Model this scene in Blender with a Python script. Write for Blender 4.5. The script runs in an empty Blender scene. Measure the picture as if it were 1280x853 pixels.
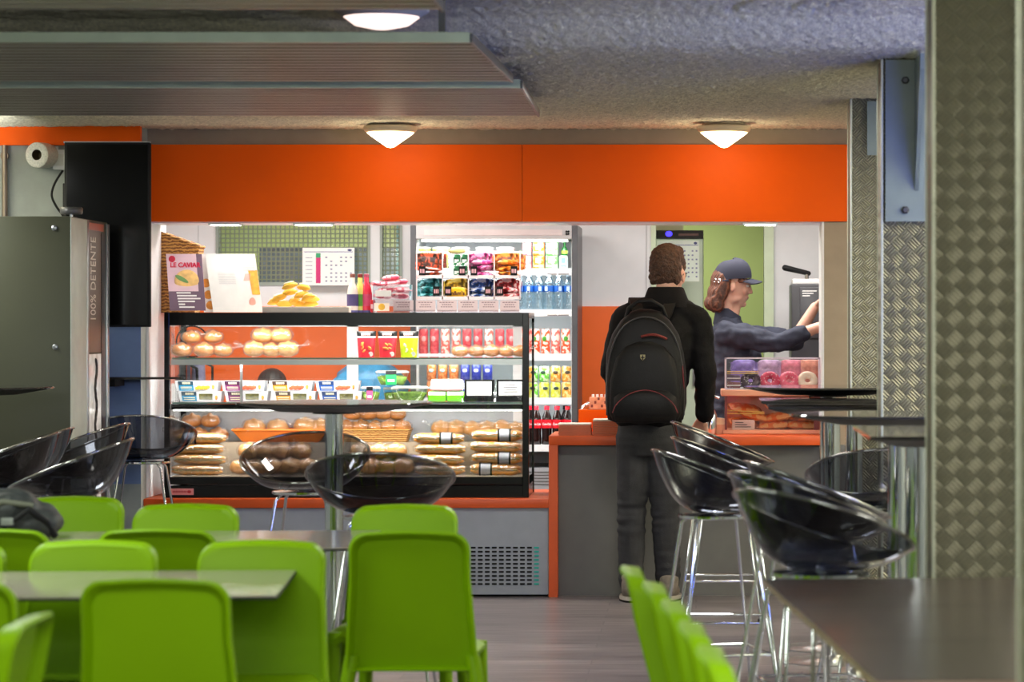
import bpy, bmesh, math, random
from mathutils import Vector, Matrix, Euler, noise

random.seed(11)
PI = math.pi
C = bpy.context.scene.collection
# survey of the place: a camera 1.44 m above the floor at the origin looks along +Y
FPX, AX, AY, EYE = 3600.0, 870.0, 405.0, 1.44


def wx(px, s): return (px - AX) / s
def wz(py, s): return EYE - (py - AY) / s
def wy(s): return FPX / s


# ---------------------------------------------------------------- materials
def lin(c):
    out = []
    for v in c[:3]:
        v = v / 255.0
        out.append(v / 12.92 if v <= 0.04045 else ((v + 0.055) / 1.055) ** 2.4)
    return tuple(out) + (1.0,)


MATS = {}


def base_mat(name):
    m = bpy.data.materials.new(name)
    m.use_nodes = True
    nt = m.node_tree
    nt.nodes.clear()
    out = nt.nodes.new('ShaderNodeOutputMaterial')
    return m, nt, out


def N(nt, kind, **kw):
    n = nt.nodes.new('ShaderNode' + kind)
    for k, v in kw.items():
        if k.startswith('i_'):
            n.inputs[int(k[2:])].default_value = v
        else:
            setattr(n, k, v)
    return n


def mat(name, col, rough=0.5, metal=0.0, vary=0.06, vscale=12.0, bump=0.0, bscale=60.0,
        emit=0.0, ecol=None, coat=0.0, spec=0.5, sub=0.0, stretch=None, bdist=0.004):
    """principled surface with a faint noise in its colour and, if asked, a noise bump"""
    if name in MATS:
        return MATS[name]
    m, nt, out = base_mat(name)
    b = N(nt, 'BsdfPrincipled')
    nt.links.new(b.outputs[0], out.inputs[0])
    c = lin(col)
    tc = N(nt, 'TexCoord')
    src = tc.outputs['Object']
    if stretch:
        mp = N(nt, 'Mapping')
        mp.inputs['Scale'].default_value = stretch
        nt.links.new(src, mp.inputs[0])
        src = mp.outputs[0]
    tn = N(nt, 'TexNoise')
    tn.inputs['Scale'].default_value = vscale
    tn.inputs['Detail'].default_value = 4
    nt.links.new(src, tn.inputs['Vector'])
    rp = N(nt, 'ValToRGB')
    rp.color_ramp.elements[0].position = 0.3
    rp.color_ramp.elements[1].position = 0.7
    rp.color_ramp.elements[0].color = tuple(max(0, x * (1 - vary)) for x in c[:3]) + (1,)
    rp.color_ramp.elements[1].color = tuple(min(1, x * (1 + vary)) for x in c[:3]) + (1,)
    nt.links.new(tn.outputs['Fac'], rp.inputs[0])
    nt.links.new(rp.outputs[0], b.inputs['Base Color'])
    b.inputs['Roughness'].default_value = rough
    b.inputs['Metallic'].default_value = metal
    b.inputs['Specular IOR Level'].default_value = spec
    b.inputs['Coat Weight'].default_value = coat
    if sub:
        b.inputs['Subsurface Weight'].default_value = sub
        b.inputs['Subsurface Radius'].default_value = (0.01, 0.004, 0.002)
    if bump:
        t2 = N(nt, 'TexNoise')
        t2.inputs['Scale'].default_value = bscale
        t2.inputs['Detail'].default_value = 3
        nt.links.new(src, t2.inputs['Vector'])
        bp = N(nt, 'Bump')
        bp.inputs['Strength'].default_value = bump
        bp.inputs['Distance'].default_value = bdist
        nt.links.new(t2.outputs['Fac'], bp.inputs['Height'])
        nt.links.new(bp.outputs[0], b.inputs['Normal'])
    if emit:
        b.inputs['Emission Color'].default_value = lin(ecol or col)
        b.inputs['Emission Strength'].default_value = emit
    MATS[name] = m
    return m


def wave_mat(name, c1, c2, scale, axis='X', rough=0.5, metal=0.0, bump=0.5, dist=1.5, bdist=0.004, detail=2):
    """bands of two tones (wicker, planks, brushed metal) along one axis"""
    if name in MATS:
        return MATS[name]
    m, nt, out = base_mat(name)
    b = N(nt, 'BsdfPrincipled')
    nt.links.new(b.outputs[0], out.inputs[0])
    tc = N(nt, 'TexCoord')
    w = N(nt, 'TexWave', wave_type='BANDS', bands_direction=axis)
    w.inputs['Scale'].default_value = scale
    w.inputs['Distortion'].default_value = dist
    w.inputs['Detail'].default_value = detail
    w.inputs['Detail Scale'].default_value = 3
    nt.links.new(tc.outputs['Object'], w.inputs['Vector'])
    rp = N(nt, 'ValToRGB')
    rp.color_ramp.elements[0].color = lin(c1)
    rp.color_ramp.elements[1].color = lin(c2)
    nt.links.new(w.outputs['Fac'], rp.inputs[0])
    nt.links.new(rp.outputs[0], b.inputs['Base Color'])
    bp = N(nt, 'Bump')
    bp.inputs['Strength'].default_value = bump
    bp.inputs['Distance'].default_value = bdist
    nt.links.new(w.outputs['Fac'], bp.inputs['Height'])
    nt.links.new(bp.outputs[0], b.inputs['Normal'])
    b.inputs['Roughness'].default_value = rough
    b.inputs['Metallic'].default_value = metal
    MATS[name] = m
    return m


def patchy(name, c1, c2, scale=34, rough=0.28, c3=None):
    """printed film: irregular patches of two or three inks"""
    if name in MATS:
        return MATS[name]
    m, nt, out = base_mat(name)
    b = N(nt, 'BsdfPrincipled')
    nt.links.new(b.outputs[0], out.inputs[0])
    tc = N(nt, 'TexCoord')
    tn = N(nt, 'TexNoise')
    tn.inputs['Scale'].default_value = scale
    tn.inputs['Detail'].default_value = 1.5
    nt.links.new(tc.outputs['Object'], tn.inputs['Vector'])
    rp = N(nt, 'ValToRGB')
    e = rp.color_ramp.elements
    e[0].position, e[0].color = .52, lin(c1)
    e[1].position, e[1].color = .56, lin(c2)
    if c3:
        n = rp.color_ramp.elements.new(.40)
        n.color = lin(c1)
        e[0].position, e[0].color = .36, lin(c3)
    nt.links.new(tn.outputs['Fac'], rp.inputs[0])
    nt.links.new(rp.outputs[0], b.inputs['Base Color'])
    bp = N(nt, 'Bump')
    bp.inputs['Strength'].default_value = 0.5
    bp.inputs['Distance'].default_value = 0.006
    nt.links.new(tn.outputs['Fac'], bp.inputs['Height'])
    nt.links.new(bp.outputs[0], b.inputs['Normal'])
    b.inputs['Roughness'].default_value = rough
    MATS[name] = m
    return m


def thin(name, tint, f0=0.05, rough=0.02, crinkle=0.0, milk=0.0, cscale=70.0, gmax=1.0):
    """thin clear sheet: tinted see-through with a mirror sheen that grows towards grazing angles"""
    if name in MATS:
        return MATS[name]
    m, nt, out = base_mat(name)
    tr = N(nt, 'BsdfTransparent')
    tr.inputs[0].default_value = tuple(tint) + (1,)
    gl = N(nt, 'BsdfGlossy')
    gl.inputs['Color'].default_value = (1, 1, 1, 1)
    gl.inputs['Roughness'].default_value = rough
    lw = N(nt, 'LayerWeight')
    lw.inputs['Blend'].default_value = 0.5
    p = N(nt, 'Math', operation='POWER')
    p.inputs[1].default_value = 5
    nt.links.new(lw.outputs['Facing'], p.inputs[0])
    ma = N(nt, 'Math', operation='MULTIPLY_ADD')
    ma.inputs[1].default_value = gmax - f0
    ma.inputs[2].default_value = f0
    nt.links.new(p.outputs[0], ma.inputs[0])
    mx = N(nt, 'MixShader')
    nt.links.new(ma.outputs[0], mx.inputs[0])
    nt.links.new(tr.outputs[0], mx.inputs[1])
    nt.links.new(gl.outputs[0], mx.inputs[2])
    last = mx
    if crinkle:
        tc = N(nt, 'TexCoord')
        tn = N(nt, 'TexNoise')
        tn.inputs['Scale'].default_value = cscale
        tn.inputs['Detail'].default_value = 3
        nt.links.new(tc.outputs['Object'], tn.inputs['Vector'])
        bp = N(nt, 'Bump')
        bp.inputs['Strength'].default_value = crinkle
        bp.inputs['Distance'].default_value = 0.01
        nt.links.new(tn.outputs['Fac'], bp.inputs['Height'])
        nt.links.new(bp.outputs[0], gl.inputs['Normal'])
        nt.links.new(bp.outputs[0], lw.inputs['Normal'])
    if milk:
        df = N(nt, 'BsdfTranslucent')
        df.inputs[0].default_value = (0.9, 0.9, 0.9, 1)
        d2 = N(nt, 'BsdfDiffuse')
        d2.inputs[0].default_value = (0.9, 0.9, 0.9, 1)
        m3 = N(nt, 'MixShader', i_0=0.5)
        nt.links.new(df.outputs[0], m3.inputs[1])
        nt.links.new(d2.outputs[0], m3.inputs[2])
        m2 = N(nt, 'MixShader', i_0=milk)
        nt.links.new(last.outputs[0], m2.inputs[1])
        nt.links.new(m3.outputs[0], m2.inputs[2])
        last = m2
    nt.links.new(last.outputs[0], out.inputs[0])
    MATS[name] = m
    return m


def mth(nt, op, a, b=None, c=None):
    n = N(nt, 'Math', operation=op)
    for i, v in enumerate((a, b, c)):
        if v is None:
            continue
        if isinstance(v, (int, float)):
            n.inputs[i].default_value = v
        else:
            nt.links.new(v, n.inputs[i])
    return n.outputs[0]


def tread_plate(name, col, cell):
    """embossed tread plate: cells of short parallel bars that turn by a right angle from cell to cell"""
    m, nt, out = base_mat(name)
    b = N(nt, 'BsdfPrincipled')
    nt.links.new(b.outputs[0], out.inputs[0])
    tc = N(nt, 'TexCoord')
    sx = N(nt, 'SeparateXYZ')
    nt.links.new(tc.outputs['Object'], sx.inputs[0])
    h = mth(nt, 'ADD', sx.outputs[0], sx.outputs[1])
    k = 0.7071 / cell
    u = mth(nt, 'MULTIPLY', mth(nt, 'ADD', h, sx.outputs[2]), k)
    v = mth(nt, 'MULTIPLY', mth(nt, 'SUBTRACT', h, sx.outputs[2]), k)
    u = mth(nt, 'ADD', u, 100.0)
    v = mth(nt, 'ADD', v, 100.0)
    chk = mth(nt, 'MODULO', mth(nt, 'ADD', mth(nt, 'FLOOR', u), mth(nt, 'FLOOR', v)), 2.0)
    fu, fv = mth(nt, 'FRACT', u), mth(nt, 'FRACT', v)

    def bars(a, c):
        s = mth(nt, 'ABSOLUTE', mth(nt, 'SINE', mth(nt, 'MULTIPLY', a, PI * 4)))
        s = mth(nt, 'POWER', s, 1.5)
        e = mth(nt, 'SINE', mth(nt, 'MULTIPLY', c, PI))
        return mth(nt, 'MULTIPLY', s, mth(nt, 'POWER', e, 0.5))
    A, B = bars(fu, fv), bars(fv, fu)
    mixd = mth(nt, 'ADD', mth(nt, 'MULTIPLY', A, chk), mth(nt, 'MULTIPLY', B, mth(nt, 'SUBTRACT', 1.0, chk)))
    bp = N(nt, 'Bump')
    bp.inputs['Strength'].default_value = 1.0
    bp.inputs['Distance'].default_value = 0.005
    nt.links.new(mixd, bp.inputs['Height'])
    nt.links.new(bp.outputs[0], b.inputs['Normal'])
    rp = N(nt, 'ValToRGB')
    c = lin(col)
    rp.color_ramp.elements[0].color = tuple(x * 0.55 for x in c[:3]) + (1,)
    rp.color_ramp.elements[1].color = c
    nt.links.new(mixd, rp.inputs[0])
    nt.links.new(rp.outputs[0], b.inputs['Base Color'])
    b.inputs['Metallic'].default_value = 0.55
    b.inputs['Roughness'].default_value = 0.5
    MATS[name] = m
    return m


def grid_glass(name, cell, tint, wire):
    """wired glass: a see-through pale sheet with a fine square wire net in it"""
    m, nt, out = base_mat(name)
    tc = N(nt, 'TexCoord')
    sx = N(nt, 'SeparateXYZ')
    nt.links.new(tc.outputs['Object'], sx.inputs[0])
    fx = mth(nt, 'FRACT', mth(nt, 'ADD', mth(nt, 'DIVIDE', sx.outputs[0], cell), 500))
    fz = mth(nt, 'FRACT', mth(nt, 'ADD', mth(nt, 'DIVIDE', sx.outputs[2], cell), 500))
    g = mth(nt, 'MAXIMUM', mth(nt, 'LESS_THAN', fx, 0.26), mth(nt, 'LESS_THAN', fz, 0.26))
    tr = N(nt, 'BsdfTransparent')
    tr.inputs[0].default_value = tuple(tint) + (1,)
    gl = N(nt, 'BsdfGlossy')
    gl.inputs['Roughness'].default_value = 0.15
    m0 = N(nt, 'MixShader', i_0=0.1)
    nt.links.new(tr.outputs[0], m0.inputs[1])
    nt.links.new(gl.outputs[0], m0.inputs[2])
    wr = N(nt, 'BsdfDiffuse')
    wr.inputs[0].default_value = lin(wire)
    mx = N(nt, 'MixShader')
    nt.links.new(g, mx.inputs[0])
    nt.links.new(m0.outputs[0], mx.inputs[1])
    nt.links.new(wr.outputs[0], mx.inputs[2])
    nt.links.new(mx.outputs[0], out.inputs[0])
    MATS[name] = m
    return m


def plank_floor(name):
    m, nt, out = base_mat(name)
    b = N(nt, 'BsdfPrincipled')
    nt.links.new(b.outputs[0], out.inputs[0])
    tc = N(nt, 'TexCoord')
    br = N(nt, 'TexBrick')
    br.offset = 0.37
    br.inputs['Color1'].default_value = lin((136, 127, 129))
    br.inputs['Color2'].default_value = lin((112, 104, 108))
    br.inputs['Mortar'].default_value = lin((100, 94, 98))
    br.inputs['Scale'].default_value = 1.0
    br.inputs['Mortar Size'].default_value = 0.003
    br.inputs['Brick Width'].default_value = 1.2
    br.inputs['Row Height'].default_value = 0.16
    nt.links.new(tc.outputs['Object'], br.inputs['Vector'])
    mp = N(nt, 'Mapping')
    mp.inputs['Scale'].default_value = (1.2, 22, 1)
    nt.links.new(tc.outputs['Object'], mp.inputs[0])
    tn = N(nt, 'TexNoise')
    tn.inputs['Scale'].default_value = 2.0
    tn.inputs['Detail'].default_value = 6
    nt.links.new(mp.outputs[0], tn.inputs['Vector'])
    rp = N(nt, 'ValToRGB')
    rp.color_ramp.elements[0].position = 0.3
    rp.color_ramp.elements[1].position = 0.7
    rp.color_ramp.elements[0].color = (0.32, 0.32, 0.32, 1)
    rp.color_ramp.elements[1].color = (1.45, 1.45, 1.45, 1)
    nt.links.new(tn.outputs['Fac'], rp.inputs[0])
    mx = N(nt, 'Mix', data_type='RGBA', blend_type='MULTIPLY')
    mx.inputs['Factor'].default_value = 1.0
    nt.links.new(br.outputs['Color'], mx.inputs[6])
    nt.links.new(rp.outputs[0], mx.inputs[7])
    nt.links.new(mx.outputs[2], b.inputs['Base Color'])
    bp = N(nt, 'Bump')
    bp.inputs['Strength'].default_value = 0.3
    bp.inputs['Distance'].default_value = 0.002
    nt.links.new(tn.outputs['Fac'], bp.inputs['Height'])
    nt.links.new(bp.outputs[0], b.inputs['Normal'])
    b.inputs['Roughness'].default_value = 0.3
    MATS[name] = m
    return m


# ---------------------------------------------------------------- mesh building
class MB:
    """collects shapes into one mesh; mi is the material slot the next shapes use"""

    def __init__(self):
        self.bm = bmesh.new()
        self.mi = 0

    def _faces(self, verts, faces, M=None):
        vs = [self.bm.verts.new(M @ Vector(v) if M is not None else Vector(v)) for v in verts]
        for f in faces:
            try:
                fc = self.bm.faces.new([vs[i] for i in f])
                fc.material_index = self.mi
            except ValueError:
                pass
        return vs

    def box(self, x0, x1, y0, y1, z0, z1, M=None, bev=0.0):
        if bev <= 0:
            v = [(x0, y0, z0), (x1, y0, z0), (x1, y1, z0), (x0, y1, z0), (x0, y0, z1), (x1, y0, z1), (x1, y1, z1), (x0, y1, z1)]
            f = [(3, 2, 1, 0), (4, 5, 6, 7), (0, 1, 5, 4), (1, 2, 6, 5), (2, 3, 7, 6), (3, 0, 4, 7)]
            self._faces(v, f, M)
            return self
        t = bmesh.new()
        bmesh.ops.create_cube(t, size=1)
        for v in t.verts:
            v.co = Vector((x0 + (v.co.x + .5) * (x1 - x0), y0 + (v.co.y + .5) * (y1 - y0), z0 + (v.co.z + .5) * (z1 - z0)))
        bmesh.ops.bevel(t, geom=list(t.edges), offset=bev, segments=2, profile=0.5, affect='EDGES', clamp_overlap=True)
        self.add_bm(t, M)
        return self

    def add_bm(self, t, M=None):
        t.verts.index_update()
        vs = [self.bm.verts.new(M @ v.co if M is not None else v.co.copy()) for v in t.verts]
        for f in t.faces:
            try:
                fc = self.bm.faces.new([vs[v.index] for v in f.verts])
                fc.material_index = self.mi
            except ValueError:
                pass
        t.free()

    def loft(self, rings, cap0=True, cap1=True, closed=True, M=None):
        n = len(rings[0])
        verts = [p for r in rings for p in r]
        faces = []
        for i in range(len(rings) - 1):
            for j in range(n if closed else n - 1):
                k = (j + 1) % n
                faces.append((i * n + j, i * n + k, (i + 1) * n + k, (i + 1) * n + j))
        if cap0:
            faces.append(tuple(range(n - 1, -1, -1)))
        if cap1:
            faces.append(tuple((len(rings) - 1) * n + j for j in range(n)))
        self._faces(verts, faces, M)
        return self

    def lathe(self, prof, seg=20, o=(0, 0, 0), M=None, cap0=True, cap1=True):
        rings = []
        for r, z in prof:
            rings.append([(o[0] + r * math.cos(2 * PI * j / seg), o[1] + r * math.sin(2 * PI * j / seg), o[2] + z) for j in range(seg)])
        return self.loft(rings, cap0, cap1, M=M)

    def tube(self, pts, r, seg=8, closed=False, cap=True, M=None):
        pts = [Vector(p) for p in pts]
        n = len(pts)
        rad = r if isinstance(r, (list, tuple)) else [r] * n
        rings = []
        up = None
        for i, p in enumerate(pts):
            a = pts[(i - 1) % n] if (closed or i > 0) else p
            b = pts[(i + 1) % n] if (closed or i < n - 1) else p
            d = (b - a).normalized()
            if up is None:
                up = Vector((0, 0, 1)) if abs(d.z) < 0.9 else Vector((0, 1, 0))
            s = d.cross(up)
            if s.length < 1e-5:
                s = d.cross(Vector((1, 0, 0)))
            s.normalize()
            u = s.cross(d).normalized()
            up = u
            rings.append([tuple(p + (s * math.cos(2 * PI * j / seg) + u * math.sin(2 * PI * j / seg)) * rad[i]) for j in range(seg)])
        if closed:
            rings.append(rings[0])
        return self.loft(rings, cap and not closed, cap and not closed, M=M)

    def ball(self, c, r, seg=14, rings=9, rot=None):
        r = (r, r, r) if isinstance(r, (int, float)) else r
        R = rot.to_matrix().to_4x4() if isinstance(rot, Euler) else (rot or Matrix())
        M = Matrix.Translation(Vector(c)) @ R @ Matrix.Diagonal((r[0], r[1], r[2], 1))
        t = bmesh.new()
        bmesh.ops.create_uvsphere(t, u_segments=seg, v_segments=rings, radius=1)
        self.add_bm(t, M)
        return self

    def cap(self, a, b, r0, r1, seg=12):
        """tapered limb with round ends"""
        a, b = Vector(a), Vector(b)
        d = b - a
        L = d.length
        q = Vector((0, 0, 1)).rotation_difference(d.normalized()).to_matrix().to_4x4()
        M = Matrix.Translation(a) @ q
        prof = [(max(1e-4, r0 * math.cos(t)), -r0 * math.sin(t)) for t in (1.5, 1.0, 0.5, 0.0)] + \
               [(max(1e-4, r1 * math.cos(t)), L + r1 * math.sin(t)) for t in (0.0, 0.5, 1.0, 1.5)]
        return self.lathe(prof, seg, M=M)

    def prism(self, pts, y0, y1, M=None):
        """outline in the XZ plane pulled through Y"""
        n = len(pts)
        v = [(p[0], y0, p[1]) for p in pts] + [(p[0], y1, p[1]) for p in pts]
        f = [tuple(range(n)), tuple(range(2 * n - 1, n - 1, -1))]
        f += [(j, n + j, n + (j + 1) % n, (j + 1) % n) for j in range(n)]
        self._faces(v, f, M)
        return self

    def build(self, name, mats, parent=None, smooth=30, loc=None, rot=None, bev=0.0):
        me = bpy.data.meshes.new(name)
        bmesh.ops.recalc_face_normals(self.bm, faces=self.bm.faces)
        self.bm.to_mesh(me)
        self.bm.free()
        for m in (mats if isinstance(mats, (list, tuple)) else [mats]):
            me.materials.append(m)
        if smooth:
            me.polygons.foreach_set('use_smooth', [True] * len(me.polygons))
            me.set_sharp_from_angle(angle=math.radians(smooth))
        o = bpy.data.objects.new(name, me)
        C.objects.link(o)
        if parent is not None:
            o.parent = parent
        if loc is not None:
            o.location = loc
        if rot is not None:
            o.rotation_euler = rot
        if bev:
            md = o.modifiers.new('soft', 'BEVEL')
            md.width = bev
            md.segments = 2
            md.limit_method = 'ANGLE'
        return o


def thing(name, label, cat, loc=(0, 0, 0), rz=0.0, group=None):
    o = bpy.data.objects.new(name, None)
    o.empty_display_size = 0.1
    C.objects.link(o)
    o.location = loc
    o.rotation_euler = (0, 0, rz)
    return tag(o, label, cat, group)


def tag(o, label, cat, group=None, kind=None):
    o['label'] = label
    o['category'] = cat
    if group:
        o['group'] = group
    if kind:
        o['kind'] = kind
    return o


def struct(o):
    o['kind'] = 'structure'
    return o


def dup(root, loc, rz=None, label=None, group=None, rot=None, scale=None):
    def cp(o, par):
        c = o.copy()
        C.objects.link(c)
        if par is not None:
            c.parent = par
        for ch in list(o.children):
            cp(ch, c)
        return c
    r = cp(root, None)
    r.location = loc
    if rz is not None:
        r.rotation_euler = (0, 0, rz)
    if rot is not None:
        r.rotation_euler = rot
    if scale is not None:
        r.scale = scale
    if label:
        r['label'] = label
    if group:
        r['group'] = group
    return r


def bake(o):
    """apply the modifiers of o to its mesh"""
    bpy.context.view_layer.update()
    dg = bpy.context.evaluated_depsgraph_get()
    me = bpy.data.meshes.new_from_object(o.evaluated_get(dg))
    old = o.data
    o.modifiers.clear()
    o.data = me
    if not me.materials:
        for m in old.materials:
            me.materials.append(m)
    me.polygons.foreach_set('use_smooth', [True] * len(me.polygons))
    return o


def meld(o, voxel=0.008, smooth=6, fac=0.5):
    """fuse overlapping closed shapes of o into one continuous skin"""
    r = o.modifiers.new('r', 'REMESH')
    r.mode = 'VOXEL'
    r.voxel_size = voxel
    r.use_smooth_shade = True
    s = o.modifiers.new('s', 'SMOOTH')
    s.iterations = smooth
    s.factor = fac
    return bake(o)


def crease(o, amp, scale, seed=0.0, stretch=(1, 1, 1)):
    """push the skin in and out by a soft noise: folds of cloth"""
    me = o.data
    nr = [v.normal.copy() for v in me.vertices]
    for v, n in zip(me.vertices, nr):
        p = Vector((v.co.x * stretch[0], v.co.y * stretch[1], v.co.z * stretch[2])) * scale + Vector((seed, seed * 2.3, seed * .7))
        v.co += n * amp * noise.noise(p)
    return o


def lettering(name, s, size, m, parent, loc, rot=(PI / 2, 0, 0), depth=0.0006, align='CENTER', sx=1.0, bold=0.0, shear=0.0):
    cu = bpy.data.curves.new(name, 'FONT')
    cu.body = s
    cu.size = size
    cu.align_x = align
    cu.align_y = 'CENTER'
    cu.extrude = depth
    cu.offset = bold
    cu.shear = shear
    t = bpy.data.objects.new(name + '_tmp', cu)
    C.objects.link(t)
    bpy.context.view_layer.update()
    me = bpy.data.meshes.new_from_object(t.evaluated_get(bpy.context.evaluated_depsgraph_get()))
    bpy.data.objects.remove(t)
    bpy.data.curves.remove(cu)
    me.name = name
    me.materials.clear()
    me.materials.append(m)
    o = bpy.data.objects.new(name, me)
    C.objects.link(o)
    o.parent = parent
    o.location = loc
    o.rotation_euler = rot
    o.scale = (sx, 1, 1)
    return o
# ---------------------------------------------------------------- shared materials
ORANGE = mat('orange laminate', (238, 92, 0), spec=0.12, rough=0.5, vary=0.03, vscale=3)
ORANGE2 = mat('orange edge laminate', (214, 84, 24), rough=0.4, vary=0.04)
TAUPE = mat('taupe paint', (150, 134, 116), rough=0.7, bump=0.1)
GREYWALL = mat('grey paint', (150, 156, 152), rough=0.75, bump=0.1)
WHITEP = mat('white paint', (226, 226, 228), rough=0.5, vary=0.02)
WHITEL = mat('white laminate', (236, 236, 238), rough=0.3, vary=0.02)
GREENW = mat('sage green paint', (158, 172, 104), rough=0.7, vary=0.04, vscale=2)
PALEG = mat('pale green paint', (206, 220, 190), rough=0.6)
BLACKG = mat('black gloss', (10, 9, 9), spec=0.3, rough=0.2, vary=0.1)
BLACKM = mat('black matt', (14, 14, 15), spec=0.25, rough=0.6, vary=0.1)
DGREY = mat('dark grey laminate', (98, 97, 96), rough=0.45, vary=0.05)
MGREY = mat('blue grey laminate', (158, 164, 176), rough=0.4, vary=0.04)
FRIDGEG = mat('charcoal enamel', (66, 66, 70), rough=0.35)
CHROME = mat('chrome', (225, 228, 232), rough=0.06, metal=1.0, vary=0.01)
STEEL = mat('brushed steel', (190, 190, 190), rough=0.28, metal=1.0, stretch=(1, 1, 40))
ALU = mat('satin aluminium', (178, 182, 184), rough=0.3, metal=0.9)
CLEAR = thin('clear glass', (0.97, 0.98, 0.975), f0=0.04, rough=0.005)
ACRYL = thin('clear acrylic', (0.96, 0.95, 0.96), f0=0.06, rough=0.03)
GREENEDGE = mat('green glass edge', (126, 168, 146), rough=0.1)
LEDW = mat('white lit strip', (255, 252, 246), emit=9.0)
LEDS = mat('soft lit strip', (255, 250, 242), emit=4.0)
PAPER = mat('white paper', (240, 238, 234), rough=0.7, vary=0.01)
INK = mat('dark ink', (70, 66, 74), rough=0.7)
GREENP = mat('apple green plastic', (122, 164, 0), rough=0.45, vary=0.03, vscale=4, spec=0.2)
SMOKE = thin('smoky clear plastic', (0.17, 0.185, 0.22), f0=0.06, rough=0.02)
SMOKERIM = thin('smoky plastic rim', (0.34, 0.35, 0.37), f0=0.3, rough=0.06)
WRAP = thin('cellophane', (0.96, 0.96, 0.96), f0=0.11, rough=0.12, crinkle=1.0, cscale=45, milk=0.05, gmax=0.7)

# ---------------------------------------------------------------- the room
YW = 15.25           # face of the serving hatch wall
XL = -2.91           # left edge of the hatch
CEIL = 2.475

b = MB(); b.box(-5.0, 3.4, 0.2, 20.4, -0.05, 0.0)
struct(b.build('floor', plank_floor('wood effect vinyl'), smooth=0))

plaster = mat('sprayed ceiling plaster', (226, 221, 196), rough=0.95, vary=0.22, vscale=60, bump=.6, bscale=90, bdist=0.01)
# low ceiling near the hatch with a soft step up towards the viewer; the plaster is knobbly
b = MB()


def ceil_z(y):
    pts = [(.2, 2.62), (10.55, 2.62), (10.68, 2.612), (10.78, 2.585), (10.88, 2.52), (10.95, 2.487), (11.05, 2.476), (16, CEIL)]
    for (a, za), (c, zc) in zip(pts, pts[1:]):
        if a <= y <= c:
            return za + (zc - za) * (y - a) / (c - a)
    return CEIL


ys = [.2, 3, 6, 8, 8.6]
while ys[-1] < 15.26:
    ys.append(ys[-1] + (.022 if ys[-1] < 9.3 else .0125))
ys += [15.6, 16.5, 18, 20.4]
xs_ = [-5, -4.4, -4]
while xs_[-1] < -.85:
    xs_.append(xs_[-1] + .026)
while xs_[-1] < 1.0:
    xs_.append(xs_[-1] + .0115)
xs_ += [1.2, 1.6, 2.4, 3.4]
rings = []
for y in ys:
    ring = []
    z0_ = ceil_z(y)
    dense = 8.6 < y < 15.27
    for x in xs_:
        w = .012 * noise.noise(Vector((x * .9, y * .7, 0))) if y < 15.2 else 0
        if dense:
            q = Vector((x, y, 0))
            w += .0095 * noise.noise(q * 36) + .0085 * noise.noise(q * 78)
            if x > -.75 and 10.2 < y < 10.75:   # trowel marks on the step
                for xm_, sl in ((.12, .35), (.33, .4), (.44, .4)):
                    d_ = abs((x - xm_) - sl * (10.75 - y)) / .02
                    if d_ < 1:
                        w += .022 * (1 - d_)
        ring.append((x, y, z0_ + w))
    rings.append(ring)
b.loft(rings, False, False, closed=False)
b.box(-5.0, 3.4, .2, 20.4, 2.66, 2.70)
struct(b.build('ceiling', plaster, smooth=60))

b = MB()
b.box(-5.0, XL, 15.10, 15.75, 0, 2.5)
struct(b.build('wall_left', GREYWALL, smooth=0))
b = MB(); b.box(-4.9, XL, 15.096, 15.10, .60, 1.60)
struct(b.build('trim_7', mat('blue wall paint', (104, 126, 172), rough=.7), smooth=0))  # blue light on the lower wall, painted as a band of colour
b = MB(); b.box(-5.0, -4.9, 1.5, 15.1, 0, 2.7); struct(b.build('wall_side', GREYWALL, smooth=0))
b = MB(); b.box(3.3, 3.4, 1.5, 20.4, 0, 2.7); struct(b.build('wall_right', GREYWALL, smooth=0))
# orange band on top of the left wall
b = MB(); b.box(-4.5, -2.905, 15.05, 15.10, 2.375, 2.485)
struct(b.build('trim_1', ORANGE, smooth=0))
# taupe wall right of the hatch and above it
XR = wx(1030, 236)
b = MB()
b.box(XR, 3.3, YW, YW + 0.35, 0, 1.98)
b.box(XL, 3.3, YW + 0.03, YW + 0.35, 1.99, 2.50)
struct(b.build('wall_front', TAUPE, smooth=0))
# orange fascia over the hatch with a joint in the middle
XF = wx(1062, 236)
xm = wx(653, 236)
b = MB()
b.box(XL + 0.02, xm - 0.0012, YW - 0.015, YW + 0.03, 1.982, 2.389)
b.box(xm + 0.0012, XF, YW - 0.015, YW + 0.03, 1.982, 2.389)
struct(b.build('trim_2', ORANGE, smooth=0))
# white lining of the hatch
b = MB()
b.box(XL, XL + 0.012, YW + 0.0, YW + 0.5, 0.52, 1.98)
b.box(XR - 0.012, XR, YW - 0.004, YW + 0.35, 0.85, 1.98)
b.box(XL + 0.02, XR, YW + 0.03, YW + 0.35, 1.974, 1.989)
struct(b.build('trim_3', WHITEL, smooth=0))
for (a, c, nm) in ((267, 302, 'above the menu cards'), (372, 416, 'above the round snack shelf'), (931, 969, 'above the cap of the woman')):
    t = thing('recessed_light', {'above the menu cards': 'slim lit lamp panel under the orange fascia above the menu cards',
                                 'above the round snack shelf': 'slim lit lamp panel under the orange fascia above the wall calendar',
                                 'above the cap of the woman': 'slim lit lamp panel under the orange fascia above the woman'}[nm], 'light',
              ((wx(a, 234) + wx(c, 234)) / 2, YW + 0.075, 1.962))
    hw = (wx(c, 234) - wx(a, 234)) / 2
    b = MB(); b.box(-hw - .012, hw + .012, -.045, .045, .004, .012); b.build('lamp_frame', ALU, t, smooth=0)
    b = MB(); b.box(-hw, hw, -.04, .04, 0, .004); b.build('diffuser', LEDW, t, smooth=0)

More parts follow.
